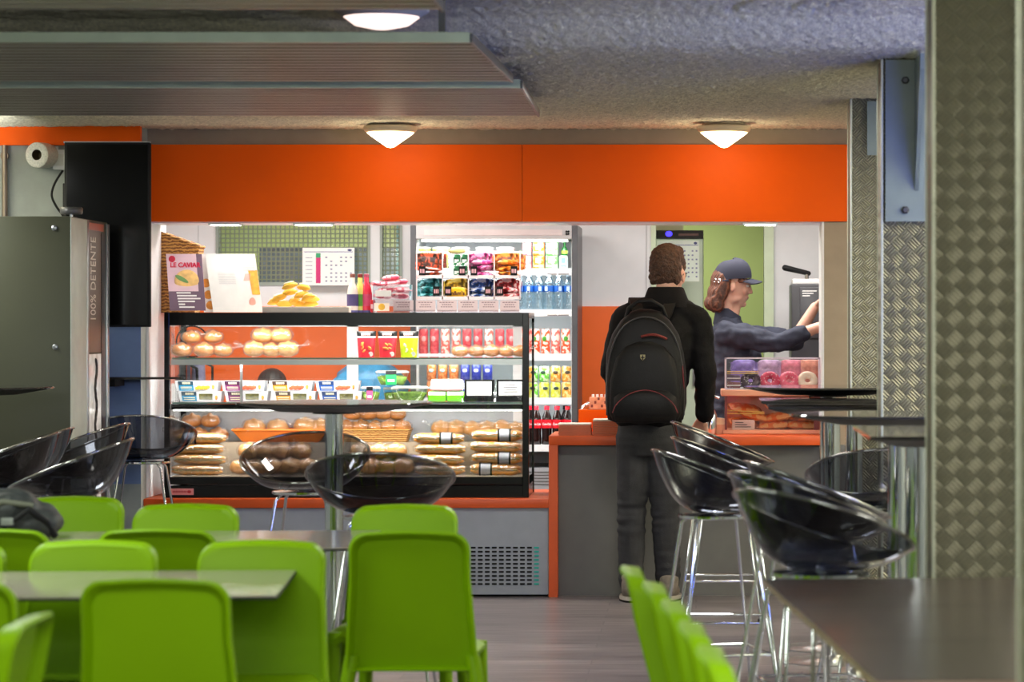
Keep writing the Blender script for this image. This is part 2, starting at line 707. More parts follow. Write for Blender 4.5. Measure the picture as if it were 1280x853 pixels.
# kitchen behind the hatch
YB = 17.6
sB = FPX / YB
kx = lambda px: wx(px, sB)
b = MB()
w1a, w1b, w2a, w2b = kx(270), kx(463), kx(475), kx(503)
z0, z1 = 1.675, 2.36
b.box(-3.6, w1a, YB, YB + .1, 0, CEIL + .02)
b.box(w1a, w2b, YB, YB + .1, 0, z0)
b.box(w1a, w2b, YB, YB + .1, z1, CEIL + .02)
b.box(w1b, w2a, YB, YB + .1, z0, z1)
b.box(w2b, kx(820), YB, YB + .1, 0, CEIL + .02)
b.box(kx(820), kx(955), YB, YB + .1, 2.32, CEIL + .02)
b.box(kx(955), 3.3, YB, YB + .1, 0, CEIL + .02)
struct(b.build('wall_back', WHITEP, smooth=0))
b = MB(); b.box(-3.7, -3.6, 15.75, YB + .1, 0, CEIL); struct(b.build('wall_kitchen', WHITEP, smooth=0))
b = MB(); b.box(-3.6, kx(808), YB - .02, YB, 0.0, 1.547); struct(b.build('trim_4', mat('orange wall panel', (238, 100, 14), rough=0.45, vary=0.02), smooth=0))
b = MB()
b.box(kx(248) - .002, kx(248) + .002, YB - .004, YB, 1.55, 2.45)
b.box(kx(808) - .003, kx(808) + .003, YB - .006, YB, 0, 2.45)
struct(b.build('trim_5', mat('joint grey', (190, 190, 192)), smooth=0))
wired = grid_glass('wired glass', 0.028, (0.92, 0.95, 0.88), (128, 136, 116))
for i, (a, c) in enumerate(((w1a, w1b), (w2a, w2b))):
    b = MB()
    for (x0, x1, za, zb) in ((a, c, z0, z0 + .02), (a, c, z1 - .02, z1), (a, a + .015, z0, z1), (c - .015, c, z0, z1)):
        b.box(x0, x1, YB - .01, YB + .09, za, zb)
    fr = struct(b.build('window_%d' % (i + 1), mat('grey green frame', (150, 160, 150)), smooth=0))
    b = MB(); b.box(a + .015, c - .015, YB + .03, YB + .036, z0 + .02, z1 - .02)
    b.build('window_glass', wired, fr, smooth=0)
# doorway frame and the green room beyond
b = MB()
b.box(kx(955), kx(967), YB - .02, YB + .12, 0, 2.32)
b.box(kx(820) - .03, kx(820), YB - .02, YB + .12, 0, 2.32)
b.box(kx(820), kx(955), YB - .02, YB + .12, 2.26, 2.32)
struct(b.build('door_1', PALEG, smooth=0))
b = MB(); b.box(-4.9, 3.3, 20.3, 20.4, 0, CEIL); struct(b.build('wall_far', GREENW, smooth=0))

# ---------------------------------------------------------------- ceiling trays
rib = mat('dull ribbed metal', (150, 146, 136), rough=0.42, metal=0.85, vary=0.25, vscale=2.5, stretch=(1, 60, 1))
lip = mat('pale green lip', (168, 182, 164), rough=0.4, metal=0.2)


def tray(label, xr0, xr1, y0, y1, z, n):
    t = thing('ceiling_tray', label, 'ceiling panel', ((-4.4 + xr1) / 2, (y0 + y1) / 2, z), group='hanging ribbed ceiling panels')
    ox, oy = t.location.x, t.location.y
    prof = []
    st = (y1 - y0) / n
    for i in range(n):
        ya = y0 + st * i
        prof += [(ya + st * .04, 0.0), (ya + st * .60, 0.0), (ya + st * .64, 0.008), (ya + st * .96, 0.008)]
    bot = [(y, zz) for y, zz in prof]
    rings = []
    for side in (0, 1):
        r = []
        for (y, zz) in [(y0, .028)] + bot + [(y1, .028)]:
            f = (y - y0) / (y1 - y0)
            x = -4.4 if side == 0 else xr0 + (xr1 - xr0) * f
            r.append((x - ox, y - oy, zz))
        rings.append(r)
    b = MB(); b.loft(rings, True, True)
    b.build('ribbed_panel', rib, t, smooth=0)
    b = MB(); b.box(-4.4 - ox, xr0 - ox, y0 - oy - .012, y0 - oy, -.002, .032)
    b.build('front_lip', lip, t, smooth=0)
    b = MB()
    b._faces([(xr0 - ox, y0 - oy, -.002), (xr0 - ox + .01, y0 - oy, -.002), (xr1 - ox + .01, y1 - oy, -.002), (xr1 - ox, y1 - oy, -.002),
              (xr0 - ox, y0 - oy, .03), (xr0 - ox + .01, y0 - oy, .03), (xr1 - ox + .01, y1 - oy, .03), (xr1 - ox, y1 - oy, .03)],
             [(0, 1, 2, 3), (7, 6, 5, 4), (0, 4, 5, 1), (1, 5, 6, 2), (2, 6, 7, 3), (3, 7, 4, 0)])
    b.build('side_rail', FRIDGEG, t, smooth=0)
    for fx in (0.25, 0.97):
        for yy in (y0 + .2, y1 - .12):
            b = MB()
            x = -4.4 + (xr0 + 4.4) * fx
            b.box(x - ox - .012, x - ox + .012, yy - oy - .012, yy - oy + .012, .026, CEIL + (0.15 if y0 < 10.4 and yy < 10.6 else 0.01) - z)
            b.build('hanger', FRIDGEG, t, smooth=0)


tray('hanging ribbed metal ceiling panel closest to the orange fascia', -.70, -.717, 11.46, 13.04, 2.38, 17)
tray('hanging ribbed metal ceiling panel in the middle of three', -.755, -.72, 9.6, 11.2, 2.38, 14)
tray('hanging ribbed metal ceiling panel farthest from the orange fascia', -.78, -.765, 7.0, 8.66, 2.38, 14)
t = thing('ceiling_light', 'flush round ceiling light glimpsed between two ribbed panels', 'light', (wx(477, 340), FPX / 340, 2.568))
b = MB(); b.lathe([(.14, .0), (.175, .02), (.18, .046)], 28); b.build('lamp_base', WHITEP, t)
b = MB(); b.lathe([(.03, -.045), (.10, -.03), (.14, 0.0)], 28); b.build('diffuser', mat('lit pinkish glass', (255, 225, 215), emit=1.5), t)

# two warm dome lamps by the fascia
warm = mat('lit warm glass', (255, 236, 196), emit=7.0)
for (px, py, lab) in ((488, 155, 'warm lit cone shaped ceiling lamp above the calendar and drinks'),
                      (905, 151, 'warm lit cone shaped ceiling lamp above the woman in the cap')):
    s = 243.0
    zc = 2.468
    t = thing('ceiling_lamp', lab, 'lamp', (wx(px, s), FPX / s, zc), group='dome lamps along the orange fascia')
    b = MB(); b.lathe([(.095, 0.022), (.10, .0)], 32); b.lathe([(.118, -.046), (.134, -.036), (.139, -.022), (.136, -.012), (.10, -.002), (.09, 0)], 32)
    b.build('lamp_base', mat('cream lamp rim', (226, 205, 170), rough=0.4), t, smooth=50)
    b = MB(); b.lathe([(.002, -.122), (.02, -.118), (.06, -.090), (.10, -.062), (.121, -.045)], 32)
    b.build('shade', warm, t, smooth=50)

# ---------------------------------------------------------------- pillars
plate = tread_plate('steel tread plate', (150, 146, 124), 0.042)
trimm = mat('worn corner steel', (186, 188, 168), rough=0.4, metal=0.6, bump=0.3, bscale=90)
PILL = [('nearest', 0.617, 5.30, 0.24), ('second', 0.663, 8.09, 0.245), ('third', 0.722, 11.25, 0.25), ('fourth', 0.706, 13.2, 0.25)]
plabels = ['steel tread plate pillar at the edge of the picture', 'wide blurred steel tread plate pillar behind the dark table',
           'steel tread plate pillar with a bolted bracket behind the square bar table', 'steel tread plate pillar beside the orange fascia']
for (k, x0, y0, w), lab in zip(PILL, plabels):
    t = thing('pillar', lab, 'pillar', (x0 + w / 2, y0 + w / 2, 0), group='row of steel clad pillars')
    b = MB(); b.box(-w / 2 + .004, w / 2 - .004, -w / 2 + .004, w / 2 - .004, 0.0, 2.62 if y0 < 10.5 else 2.49)
    b.build('tread_plate_cladding', plate, t, smooth=0)
    for sx in (-1, 1):
        for sy in (-1, 1):
            b = MB()
            b.box(sx * w / 2 - (.010 if sx > 0 else 0), sx * w / 2 + (.010 if sx < 0 else 0), sy * w / 2 - (.010 if sy > 0 else 0), sy * w / 2 + (.010 if sy < 0 else 0), 0, 2.62 if y0 < 10.5 else 2.49, bev=0.002)
            b.build('corner_trim', trimm, t, smooth=0)
    if k in ('third', 'fourth'):
        s = FPX / (y0 - .02)
        brk = mat('grey green bracket paint', (126, 138, 134), rough=0.45)
        if k == 'third':
            bx0, bx1, bz0, bz1 = wx(1107, s) - t.location.x, wx(1168, s) - t.location.x, wz(277, s), 2.47
        else:
            bx0, bx1, bz0, bz1 = wx(1084, s) - t.location.x, wx(1103, s) - t.location.x, wz(194, s), 2.46
        b = MB(); b.box(bx0, bx1, -w / 2 - .014, -w / 2 - .001, bz0, bz1)
        b.build('bracket', brk, t, smooth=0)
        if k == 'third':
            xg = bx0 + (bx1 - bx0) * .64
            b = MB()
            v = [(xg - .008, -w / 2 - .014, bz1), (xg - .008, -w / 2 - .30, bz1), (xg - .008, -w / 2 - .30, bz1 - .06), (xg - .008, -w / 2 - .014, bz0 + .12)]
            v += [(p[0] + .016, p[1], p[2]) for p in v]
            b._faces(v, [(0, 1, 2, 3), (7, 6, 5, 4), (0, 4, 5, 1), (1, 5, 6, 2), (2, 6, 7, 3), (3, 7, 4, 0)])
            b.build('gusset', brk, t, smooth=0)
            for zz in (bz0 + .045, bz1 - .08):
                b = MB(); b.lathe([(.016, 0), (.016, .01), (.009, .016)], 6, M=Matrix.Translation((xg - .045, -w / 2 - .014, zz)) @ Matrix.Rotation(PI / 2, 4, 'X'))
                b.build('bolt', FRIDGEG, t, smooth=0)

# ---------------------------------------------------------------- counters
sC = 237.5
cx = lambda px: wx(px, sC)
YC = FPX / sC
t = thing('display_counter', 'low blue grey counter with orange top under the glass food case', 'counter', ((XL + cx(686)) / 2, YC, 0))
ox = t.location.x
xa, xb = XL - ox + .002, cx(686) - ox - .001
b = MB(); b.box(xa, xb, 0, .88, .470, .518, bev=.003); b.build('counter_top', ORANGE2, t)
b = MB(); b.box(xa, xb - .002, .03, .86, .012, .470); b.build('body_panel', MGREY, t, smooth=0)
b = MB(); b.box(xa, xb - .01, .05, .84, 0, .012); b.build('plinth', BLACKM, t, smooth=0)
slot = mat('vent slot black', (8, 8, 9), rough=0.9)
teal = mat('teal slot backing', (30, 178, 164), rough=0.4)  # turquoise reflection at the grille's end, put into the slot colour
for (pa, pb, tealcol) in ((587, 675, True), (318, 410, False)):
    n = 10
    b = MB()
    for i in range(n):
        for j in range(10):
            x0 = cx(pa) + (cx(pb) - cx(pa)) * (i + .12) / n - ox
            x1 = cx(pa) + (cx(pb) - cx(pa)) * (i + .80) / n - ox
            zc = wz(685.5, sC) + (wz(731, sC) - wz(685.5, sC)) * j / 9
            b.mi = 1 if tealcol and i == n - 1 else 0
            b.box(x0, x1, .026, .0302, zc - .0045, zc + .0045)
    o = b.build('vent_grille', [slot, teal], t, smooth=0)

t = thing('serving_counter', 'taller dark grey serving counter with orange top and end panel', 'counter', ((cx(686) + cx(1030)) / 2, YC, 0))
ox = t.location.x
xa, xb = cx(686) - ox, XR - ox - .014
b = MB(); b.box(xa, xb, 0, .62, .80, .85, bev=.003); b.build('counter_top', ORANGE2, t)
b = MB(); b.box(xa, xa + .047, .0, .60, 0, .80); b.build('end_panel', ORANGE2, t, smooth=0)
b = MB(); b.box(xa + .047, xb, .10, .60, .0, .80); b.build('body_panel', DGREY, t, smooth=0)
b = MB()
b.box(XR, 1.6, YC + .02, YW, 0.0, 0.80)
struct(b.build('trim_6', DGREY, smooth=0))

# back work counter along the kitchen wall
t = thing('back_counter', 'white work counter along the orange back wall behind the food case', 'counter', (kx(365), YB - .34, 0))
b = MB(); b.box(-.75, .70, -.30, .30, .88, .92); b.build('worktop', WHITEL, t, smooth=0)
b = MB(); b.box(-.73, .68, -.26, .29, 0, .88); b.build('body_panel', WHITEL, t, smooth=0)
t = thing('machine_counter', 'grey counter carrying the black coffee machine', 'counter', (.98, YB - .62, 0))
b = MB(); b.box(-.46, .6, -.30, .55, .88, .92); b.build('worktop', ALU, t, smooth=0)
b = MB(); b.box(-.44, .58, -.27, .53, 0, .88); b.build('body_panel', WHITEL, t, smooth=0)
# ---------------------------------------------------------------- building in room coordinates
def wpart(name, b, m, t, smooth=0, bev=0.0):
    bmesh.ops.translate(b.bm, verts=b.bm.verts, vec=-t.location)
    return b.build(name, m, t, smooth=smooth, bev=bev)


# ---------------------------------------------------------------- glass food case
S0 = 236.0
YF = FPX / S0          # front face of the case
X0, X1 = wx(205, S0), wx(661, S0)
ZB, ZT = .518, wz(391, S0)
YR = YF + .52
case = thing('display_case', 'black framed glass food case on the low counter filled with sandwiches and rolls', 'display case', ((X0 + X1) / 2, YF + .26, ZB))
b = MB()
zg0, zg1 = wz(597, S0), wz(407, S0)
xg0, xg1 = wx(211.5, S0), wx(653, S0)
b.box(X0, xg0, YF, YF + .04, ZB, ZT, bev=.003)
b.box(xg1, X1, YF, YF + .04, ZB, ZT, bev=.003)
b.box(xg0, xg1, YF, YF + .04, zg1, ZT)
b.box(X0, X0 + .03, YR - .03, YR, ZB, ZT)
b.box(X1 - .03, X1, YR - .03, YR, ZB, ZT)
b.box(X0, X1, YR - .03, YR, ZT - .05, ZT)
b.box(X1 - .03, X1, YF + .04, YR - .03, ZT - .03, ZT)
b.box(X0, X0 + .03, YF + .04, YR - .03, ZT - .03, ZT)
wpart('frame', b, BLACKG, case)
b = MB()
b.box(X0 + .004, X1 - .004, YF + .004, YR, ZB, wz(607.5, S0))
b.box(xg0, xg1, YF + .0, YR, wz(606, S0), zg0)
wpart('base', b, BLACKG, case, bev=.002)
b = MB(); b.box(xg0, xg1, YF + .012, YF + .018, zg0, zg1); wpart('front_glass', b, CLEAR, case)
b = MB()
b.box(X0 + .006, X0 + .011, YF + .04, YR - .03, zg0, ZT - .03)
b.box(X1 - .011, X1 - .006, YF + .04, YR - .03, zg0, ZT - .03)
wpart('side_glass', b, CLEAR, case)
b = MB(); b.box(X0 + .002, X1 - .002, YF + .04, YR - .03, ZT - .008, ZT); wpart('top_panel', b, mat('case top white', (230, 228, 226), rough=.3), case)
# sliding back doors: white posts and clear glass; a grey sheet closes the lower third
b = MB()
for pa, pc in ((433, 447), (641, 652), (213, 217)):
    b.box(wx(pa, 229), wx(pc, 229), YR - .03, YR - .012, zg0, ZT - .05)
b.box(X0 + .03, X1 - .03, YR - .03, YR - .012, ZT - .075, ZT - .05)
wpart('back_door_frame', b, WHITEL, case)
b = MB(); b.box(X0 + .03, X1 - .03, YR - .022, YR - .018, 1.03, ZT - .07); wpart('back_glass', b, CLEAR, case)
b = MB(); b.box(X0 + .03, X1 - .03, YR - .026, YR - .012, zg0, 1.0); wpart('back_sheet', b, mat('light grey sheet', (176, 180, 188), rough=.4), case)
ZS1, ZS2, ZD = wz(447.5, S0), wz(503.5, S0), zg0 + .004
for z, nm in ((ZS1, 'upper'), (ZS2, 'lower')):
    sh = None
    b = MB(); b.box(X0 + .035, X1 - .035, YF + .05, YR - .035, z - .008, z)
    sh = wpart('shelf', b, CLEAR, case)
    b = MB(); b.box(X0 + .035, X1 - .035, YF + .046, YF + .05, z - .008, z + .0)
    wpart('shelf_edge', b, GREENEDGE, case).parent = sh
    b = MB(); b.box(X0 + .03, X1 - .03, YF + .036, YF + .044, z - .038, z - .009)
    r = wpart('shelf_rail', b, STEEL if nm == 'upper' else BLACKG, case)
    r.parent = sh
    b = MB(); b.box(X0 + .04, X1 - .04, YF + .046, YF + .054, z - (.034 if nm == 'upper' else .045), z - .026)
    wpart('light_strip', b, LEDW, case).parent = sh
b = MB(); b.box(wx(306, 232), wx(309, 232), YF + .10, YF + .11, ZS2, ZS1 - .01); wpart('shelf_support', b, STEEL, case)
b = MB(); b.box(X0 + .035, X1 - .035, YF + .04, YR - .03, zg0, ZD); b.box(X0 + .035, X1 - .035, YF + .27, YR - .032, ZD, .80)
wpart('deck', b, mat('warm grey deck', (176, 160, 140), rough=.5), case)
ZRI = .80
b = MB(); b.box(X0 + .03, X1 - .03, YF + .05, YF + .075, ZT - .045, ZT - .03); wpart('light_strip', b, LEDW, case)
b = MB(); b.box(wx(213, S0), wx(242, S0), YF - .002, YF + .0035, wz(619, S0), wz(611, S0))
stk = wpart('maker_plate', b, mat('pink plate', (228, 150, 150), rough=.4), case)
b = MB()
for i in range(9):
    b.box(wx(216 + i * 2, S0), wx(217.3 + i * 2, S0), YF - .003, YF - .0019, wz(616.2, S0), wz(613.8, S0))
b.ball((wx(236.5, S0), YF - .0022, wz(615, S0)), (.011, .0008, .008), 12, 6)
wpart('maker_mark', b, mat('dark red ink', (176, 30, 50)), case).parent = stk

# ---------------------------------------------------------------- bread and sandwiches
CRUST = mat('golden crust', (216, 134, 52), rough=.6, vary=.30, vscale=22, bump=.4, bscale=80)
CRUST2 = mat('pale baked dough', (230, 160, 82), rough=.6, vary=.25, vscale=18, bump=.4, bscale=60)
BAG = mat('baguette crust', (212, 142, 46), rough=.55, vary=.28, vscale=16, bump=.4, bscale=70)
FILL = mat('green leaf filling', (122, 112, 40), rough=.6, vary=.5, vscale=40)
LABELG = mat('grey paper band', (148, 150, 158), rough=.6)


def lumpy(b, amp, sc, seed):
    for v in b.bm.verts:
        p = v.co * sc + Vector((seed, seed * 1.7, 0))
        v.co += v.co.normalized() * amp * noise.noise(p)
    return b


def roll_proto(name, label, cat, r, m, group, seed, cuts=True):
    t = thing(name, label, cat, (0, 0, 0), 0, group)
    b = MB(); b.ball((0, 0, r[2] * .98), r, 18, 12)
    for v in b.bm.verts:
        if v.co.z < r[2] * .5:
            v.co.z = r[2] * .5 - (r[2] * .5 - v.co.z) * .75
        a = noise.noise(v.co * 22 + Vector((seed, 0, 0)))
        v.co *= 1 + .06 * a
        if cuts:
            v.co.z += .006 * math.cos(v.co.x * 160 + v.co.y * 60) * max(0, v.co.z / r[2] - 1)
    b.build('bread', m, t, smooth=80)
    b = MB(); b.ball((0, 0, r[2] * 1.08), (r[0] * 1.16, r[1] * 1.14, r[2] * 1.10), 18, 12)
    for v in b.bm.verts:
        a = noise.noise(v.co * 34 + Vector((seed * 3, 5, 0)))
        v.co *= 1 + .09 * a
        if v.co.z < .001:
            v.co.z = .001
    # gathered tail of the bag
    e = r[0] * 1.1
    rings = []
    for k, (dx, rr) in enumerate(((0, .018), (.018, .008), (.034, .016), (.05, .026))):
        rings.append([(e + dx, rr * math.cos(2 * PI * j / 10) * (1 + .3 * math.sin(j * 3.1)), r[2] + .012 + dx * .4 + rr * .6 * math.sin(2 * PI * j / 10)) for j in range(10)])
    b.loft(rings, False, False)
    b.build('wrapper', WRAP, t, smooth=80)
    return t


def baguette_proto(label, group, L=.272, r=.034, band=None):
    t = thing('baguette_sandwich', label, 'sandwich', (0, 0, 0), 0, group)
    for zc, rz_, nm in ((r * .74, r * .72, 'lower_bread'), (r * 1.42, r * .74, 'upper_bread')):
        rings = []
        for k in range(13):
            f = k / 12
            e = max(.25, (1 - abs(2 * f - 1) ** 5) ** .5)
            x = (f - .5) * L
            rings.append([(x, r * e * math.cos(2 * PI * j / 14), zc + rz_ * e * math.sin(2 * PI * j / 14) * (1 + .12 * math.sin(k * 1.9 + zc * 90))) for j in range(14)])
        b = MB(); b.loft(rings); b.build(nm, BAG, t, smooth=60)
    b = MB()
    rings = []
    for k in range(25):
        f = k / 24
        x = (f - .5) * L * .92
        w = r * 1.00
        z = r * 1.06 + .004 * math.sin(k * 2.3)
        rings.append([(x, -w, z - .004), (x, -w - .002 - .003 * math.sin(k * 1.7), z), (x, -w, z + .002), (x, w, z + .002), (x, w, z - .004)])
    b.loft(rings); b.build('filling', FILL, t, smooth=60)
    rings = []
    for k in range(17):
        f = k / 16
        e = max(.35, (1 - abs(2 * f - 1) ** 6) ** .5)
        x = (f - .5) * (L + .03)
        rings.append([(x, r * 1.13 * e * math.cos(2 * PI * j / 16) * (1 + .05 * math.sin(5 * j + k)), r * 1.10 + r * 1.14 * e * math.sin(2 * PI * j / 16) * (1 + .04 * math.sin(7 * j + 2 * k))) for j in range(16)])
    b = MB(); b.loft(rings); b.build('wrapper', WRAP, t, smooth=80)
    if band is not None:
        b = MB()
        rings = [[(x, r * 1.19 * math.cos(2 * PI * j / 20), r * 1.10 + r * 1.22 * math.sin(2 * PI * j / 20)) for j in range(20)] for x in (band - .026, band + .026)]
        b.loft(rings, False, False)
        o = b.build('paper_band', LABELG, t, smooth=80)
        b = MB()
        for k, xx in enumerate((-.031, .031)):
            rings = [[(band + xx + d, r * 1.20 * math.cos(2 * PI * j / 20), r * 1.10 + r * 1.23 * math.sin(2 * PI * j / 20)) for j in range(20)] for d in (-.005, .005)]
            b.loft(rings, False, False)
        b.build('band_edge', BLACKM, t, smooth=80).parent = o
        o2 = b
    return t


def put(proto, first, loc, rz=0.0, label=None, group=None, rot=None, scale=None):
    """the first call moves the prototype itself, later ones copy it"""
    if first.get('used'):
        return dup(proto, loc, rz, label, group, rot, scale)
    first['used'] = True
    proto.location = loc
    proto.rotation_euler = rot if rot is not None else (0, 0, rz)
    if scale is not None:
        proto.scale = scale
    if label:
        proto['label'] = label
    if group:
        proto['group'] = group
    return proto


rnd = random.Random(5)
proto = roll_proto('wrapped_roll', 'x', 'bread roll', (.054, .044, .036), CRUST, 'x', 1.0)
proto2 = roll_proto('wrapped_bun', 'x', 'bread roll', (.056, .048, .040), CRUST2, 'x', 4.0)
u1, u2 = {}, {}


def rolls(spots, z, y, s, label, group, pr=proto, us=u1, sc=1.0):
    """spots: (px, row) - row 1 sits on row 0"""
    for px, row in spots:
        k = sc * rnd.uniform(.92, 1.06)
        put(pr, us, (wx(px, s), y + row * .02 + rnd.uniform(-.006, .006), z + .002 + row * .072 * sc), rnd.choice((0, PI)) + rnd.uniform(-.6, .6), label, group, scale=(k, k, k))


g = 'wrapped rolls heaped at one end of the upper glass shelf'
rolls([(230, 0), (258, 0), (281, 0), (241, 1), (268, 1)], ZS1, YF + .20, 232, 'wrapped bread roll in the heap beside the black beaded ring on the upper glass shelf', g)
rolls([(318, 0), (340, 0), (360, 0), (328, 1), (351, 1)], ZS1, YF + .19, 233, 'wrapped bread roll in the small pyramid before the orange wall on the upper shelf',
      'pyramid of wrapped rolls on the upper glass shelf', proto2, u2)
rolls([(575, 0), (596, 0), (615, 0), (634, 0), (650, 0)], ZS1, YF + .16, 233.5, 'wrapped bread roll in the single row next to the snack pouches, upper shelf',
      'row of wrapped rolls beside the snack pouches', proto, u1, .86)
rolls([(229, 0), (250, 0), (274, 0), (240, 1), (263, 1)], ZRI, YF + .37, 230, 'wrapped bread roll in the heap behind the baguette sandwiches stacked by the maker plate',
      'wrapped rolls behind the end stack of baguettes', proto, u1)
rolls([(552, 0), (571, 0), (590, 0), (609, 0), (627, 0), (645, 0)], ZRI + .03, YF + .37, 230, 'wrapped bread roll in the row behind the two stacks of baguette sandwiches',
      'row of wrapped rolls behind the baguettes', proto2, u2)
# beaded ring
cc = Vector((wx(240, 232), YF + .27, ZS1 + .085))
b = MB()
for k in range(40):
    a = 2 * PI * k / 40
    b.ball(tuple(Vector((.085 * math.cos(a), 0, .083 * math.sin(a)))), .0055, 8, 5)
b.tube([(.085 * math.cos(2 * PI * k / 40), 0, .083 * math.sin(2 * PI * k / 40)) for k in range(40)], .003, 6, closed=True)
o = b.build('beaded_ring', BLACKM, None, loc=cc)
tag(o, 'black beaded ring standing behind wrapped rolls on the upper glass shelf', 'ring')

# snack pouches
def pouch(px, body, pic, label):
    s = 234.5
    t = thing('snack_pouch', label, 'snack pouch', (wx(px, s), FPX / s, ZS1 + .001))
    W, H = .050, .140

    def sec(z):
        f = z / H
        w = W * (.84 + .20 * f)
        d = .030 * (1 - f) ** .7 + .003
        return [(w * math.cos(a) * (abs(math.cos(a)) ** -.35 if abs(math.cos(a)) > .05 else 1), d * math.sin(a), z) for a in [2 * PI * j / 24 for j in range(24)]]
    b = MB()
    zs = [0, .01, .03, .06, .085, .105, .112, .125, H]
    mats_ = [body, PAPER, BLACKG]
    for i in range(len(zs) - 1):
        b.mi = 2 if zs[i] >= .112 else (1 if zs[i] >= .105 else 0)
        b.loft([sec(zs[i]), sec(zs[i + 1])], i == 0, i == len(zs) - 2)
    b.build('pouch', mats_, t, smooth=50)
    b = MB()
    for k in range(9):
        a = rnd.uniform(0, PI)
        b.ball((rnd.uniform(-.026, .022), -.026 + .02 * (k % 3) * .2, .045 + rnd.uniform(-.024, .028)), (.013, .004, .006), 10, 6, Euler((0, a, 0)))
    b.build('nut_picture', pic, t, smooth=60)
    b = MB(); b.lathe([(.013, 0), (.013, .003)], 18, M=Matrix.Translation((.026, -.026, .018)) @ Matrix.Rotation(PI / 2, 4, 'X')); b.build('round_seal', PAPER, t)
    b = MB()
    for k in range(5):
        b.box(-.026 + k * .010, -.018 + k * .010, -.0125, -.008, .118, .129)
    b.build('brand_mark', mat('pale red ink', (240, 190, 180)), t, smooth=0)


RED = mat('red film', (214, 34, 50), rough=.3)
pouch(458, RED, mat('orange nuts', (246, 150, 60), rough=.5), 'red snack pouch beside the white post of the food case')
pouch(484.5, RED, MATS['orange nuts'], 'red snack pouch in the middle of three pouches')
pouch(511, mat('lime film', (196, 224, 20), rough=.3), mat('pale nuts', (250, 244, 180), rough=.5), 'lime green snack pouch next to two red pouches')

# sandwich boxes on the lower glass shelf
cols = [('teal', (22, 140, 188), (30, 62, 84)), ('purple', (134, 44, 108), (72, 26, 60)), ('orange', (244, 150, 36), (74, 52, 44)), ('royal blue', (22, 82, 168), (18, 50, 106))]
s = 234.0
for ci, (nm, colr, dk) in enumerate(cols):
    m1, m2 = mat(nm + ' sleeve', colr, rough=.35), mat(nm + ' dark header', dk, rough=.35)
    for tier in (0, 1):
        pxc = 246 + 58 * ci + (4 if tier == 0 else 0) + (1.5 if ci > 1 else 0)
        lab = '%s labelled sandwich box %s on the lower glass shelf' % (nm, 'stacked on top of its twin' if tier else 'under its twin')
        if True:
            t = thing('sandwich_box', lab, 'sandwich box', (wx(pxc, s), FPX / s + .055, ZS2 + .001 + tier * .0565), group='double row of boxed sandwiches')
        W, D, H = .108, .06, .055
        b = MB()
        # wedge with a leaning front
        v = [(-W, -D + .012, 0), (W, -D + .012, 0), (W, D, 0), (-W, D, 0), (-W - .008, -D - .004, H), (W + .008, -D - .004, H), (W + .008, D, H), (-W - .008, D, H)]
        b._faces(v, [(3, 2, 1, 0), (4, 5, 6, 7), (0, 1, 5, 4), (1, 2, 6, 5), (2, 3, 7, 6), (3, 0, 4, 7)])
        b.build('carton', WHITEL, t, smooth=0)

        def fp(u, w, d=.0012):  # a point on the leaning front
            return ((-W - .008 * w) + u * (2 * W + .016 * w), (-D + .012) - .016 * w - d, w * H)

        def panel(name, m, u0, u1, w0, w1, d=.0012):
            b = MB()
            q = [fp(u0, w0, d), fp(u1, w0, d), fp(u1, w1, d), fp(u0, w1, d)]
            q2 = [fp(u0, w0, 0), fp(u1, w0, 0), fp(u1, w1, 0), fp(u0, w1, 0)]
            b._faces(q + q2, [(0, 1, 2, 3), (0, 4, 5, 1), (1, 5, 6, 2), (2, 6, 7, 3), (3, 7, 4, 0)])
            return b.build(name, m, t, smooth=0)
        panel('sleeve_label', m1, .07, .42, .05, .58)
        panel('sleeve_header', m2, .07, .42, .58, .97)
        b = MB()
        for k in range(6):
            u0 = .16 + k * .033
            b._faces([fp(u0, .68, .002), fp(u0 + .026, .68, .002), fp(u0 + .026, .88, .002), fp(u0, .88, .002)], [(0, 1, 2, 3)])
        for k in range(2):
            b._faces([fp(.11, .18 + .17 * k, .002), fp(.38, .18 + .17 * k, .002), fp(.38, .26 + .17 * k, .002), fp(.11, .26 + .17 * k, .002)], [(0, 1, 2, 3)])
        b.build('brand_mark', mat('cream ink', (236, 226, 190)), t, smooth=0)
        if tier == 0:
            panel('window', mat('box window filling', (104, 100, 50), rough=.15, vary=.5, vscale=45), .48, .80, .2, .78)
        else:
            b = MB()
            for k in range(6):
                x, y, z = fp(.51 + k * .05, .32 + .1 * (k % 2), 0)
                b.ball((x, y, z), (.014, .003, .011), 10, 6)
            b.build('food_picture', [mat('salad picture red', (226, 90, 54)) if ci != 0 else mat('salad picture yellow', (236, 180, 40))], t, smooth=60)
        b = MB()
        x, y, z = fp(.89, .45, 0)
        b.ball((x, y, z), (.008, .003, .016), 10, 6)
        b.build('bread_picture', CRUST, t, smooth=60)

# salad tubs
SALAD = mat('chopped salad leaves', (112, 150, 44), rough=.6, vary=.6, vscale=50, bump=.8, bscale=70)
TUB = thin('clear tub', (0.95, 0.97, 0.94), f0=.08, rough=.04)


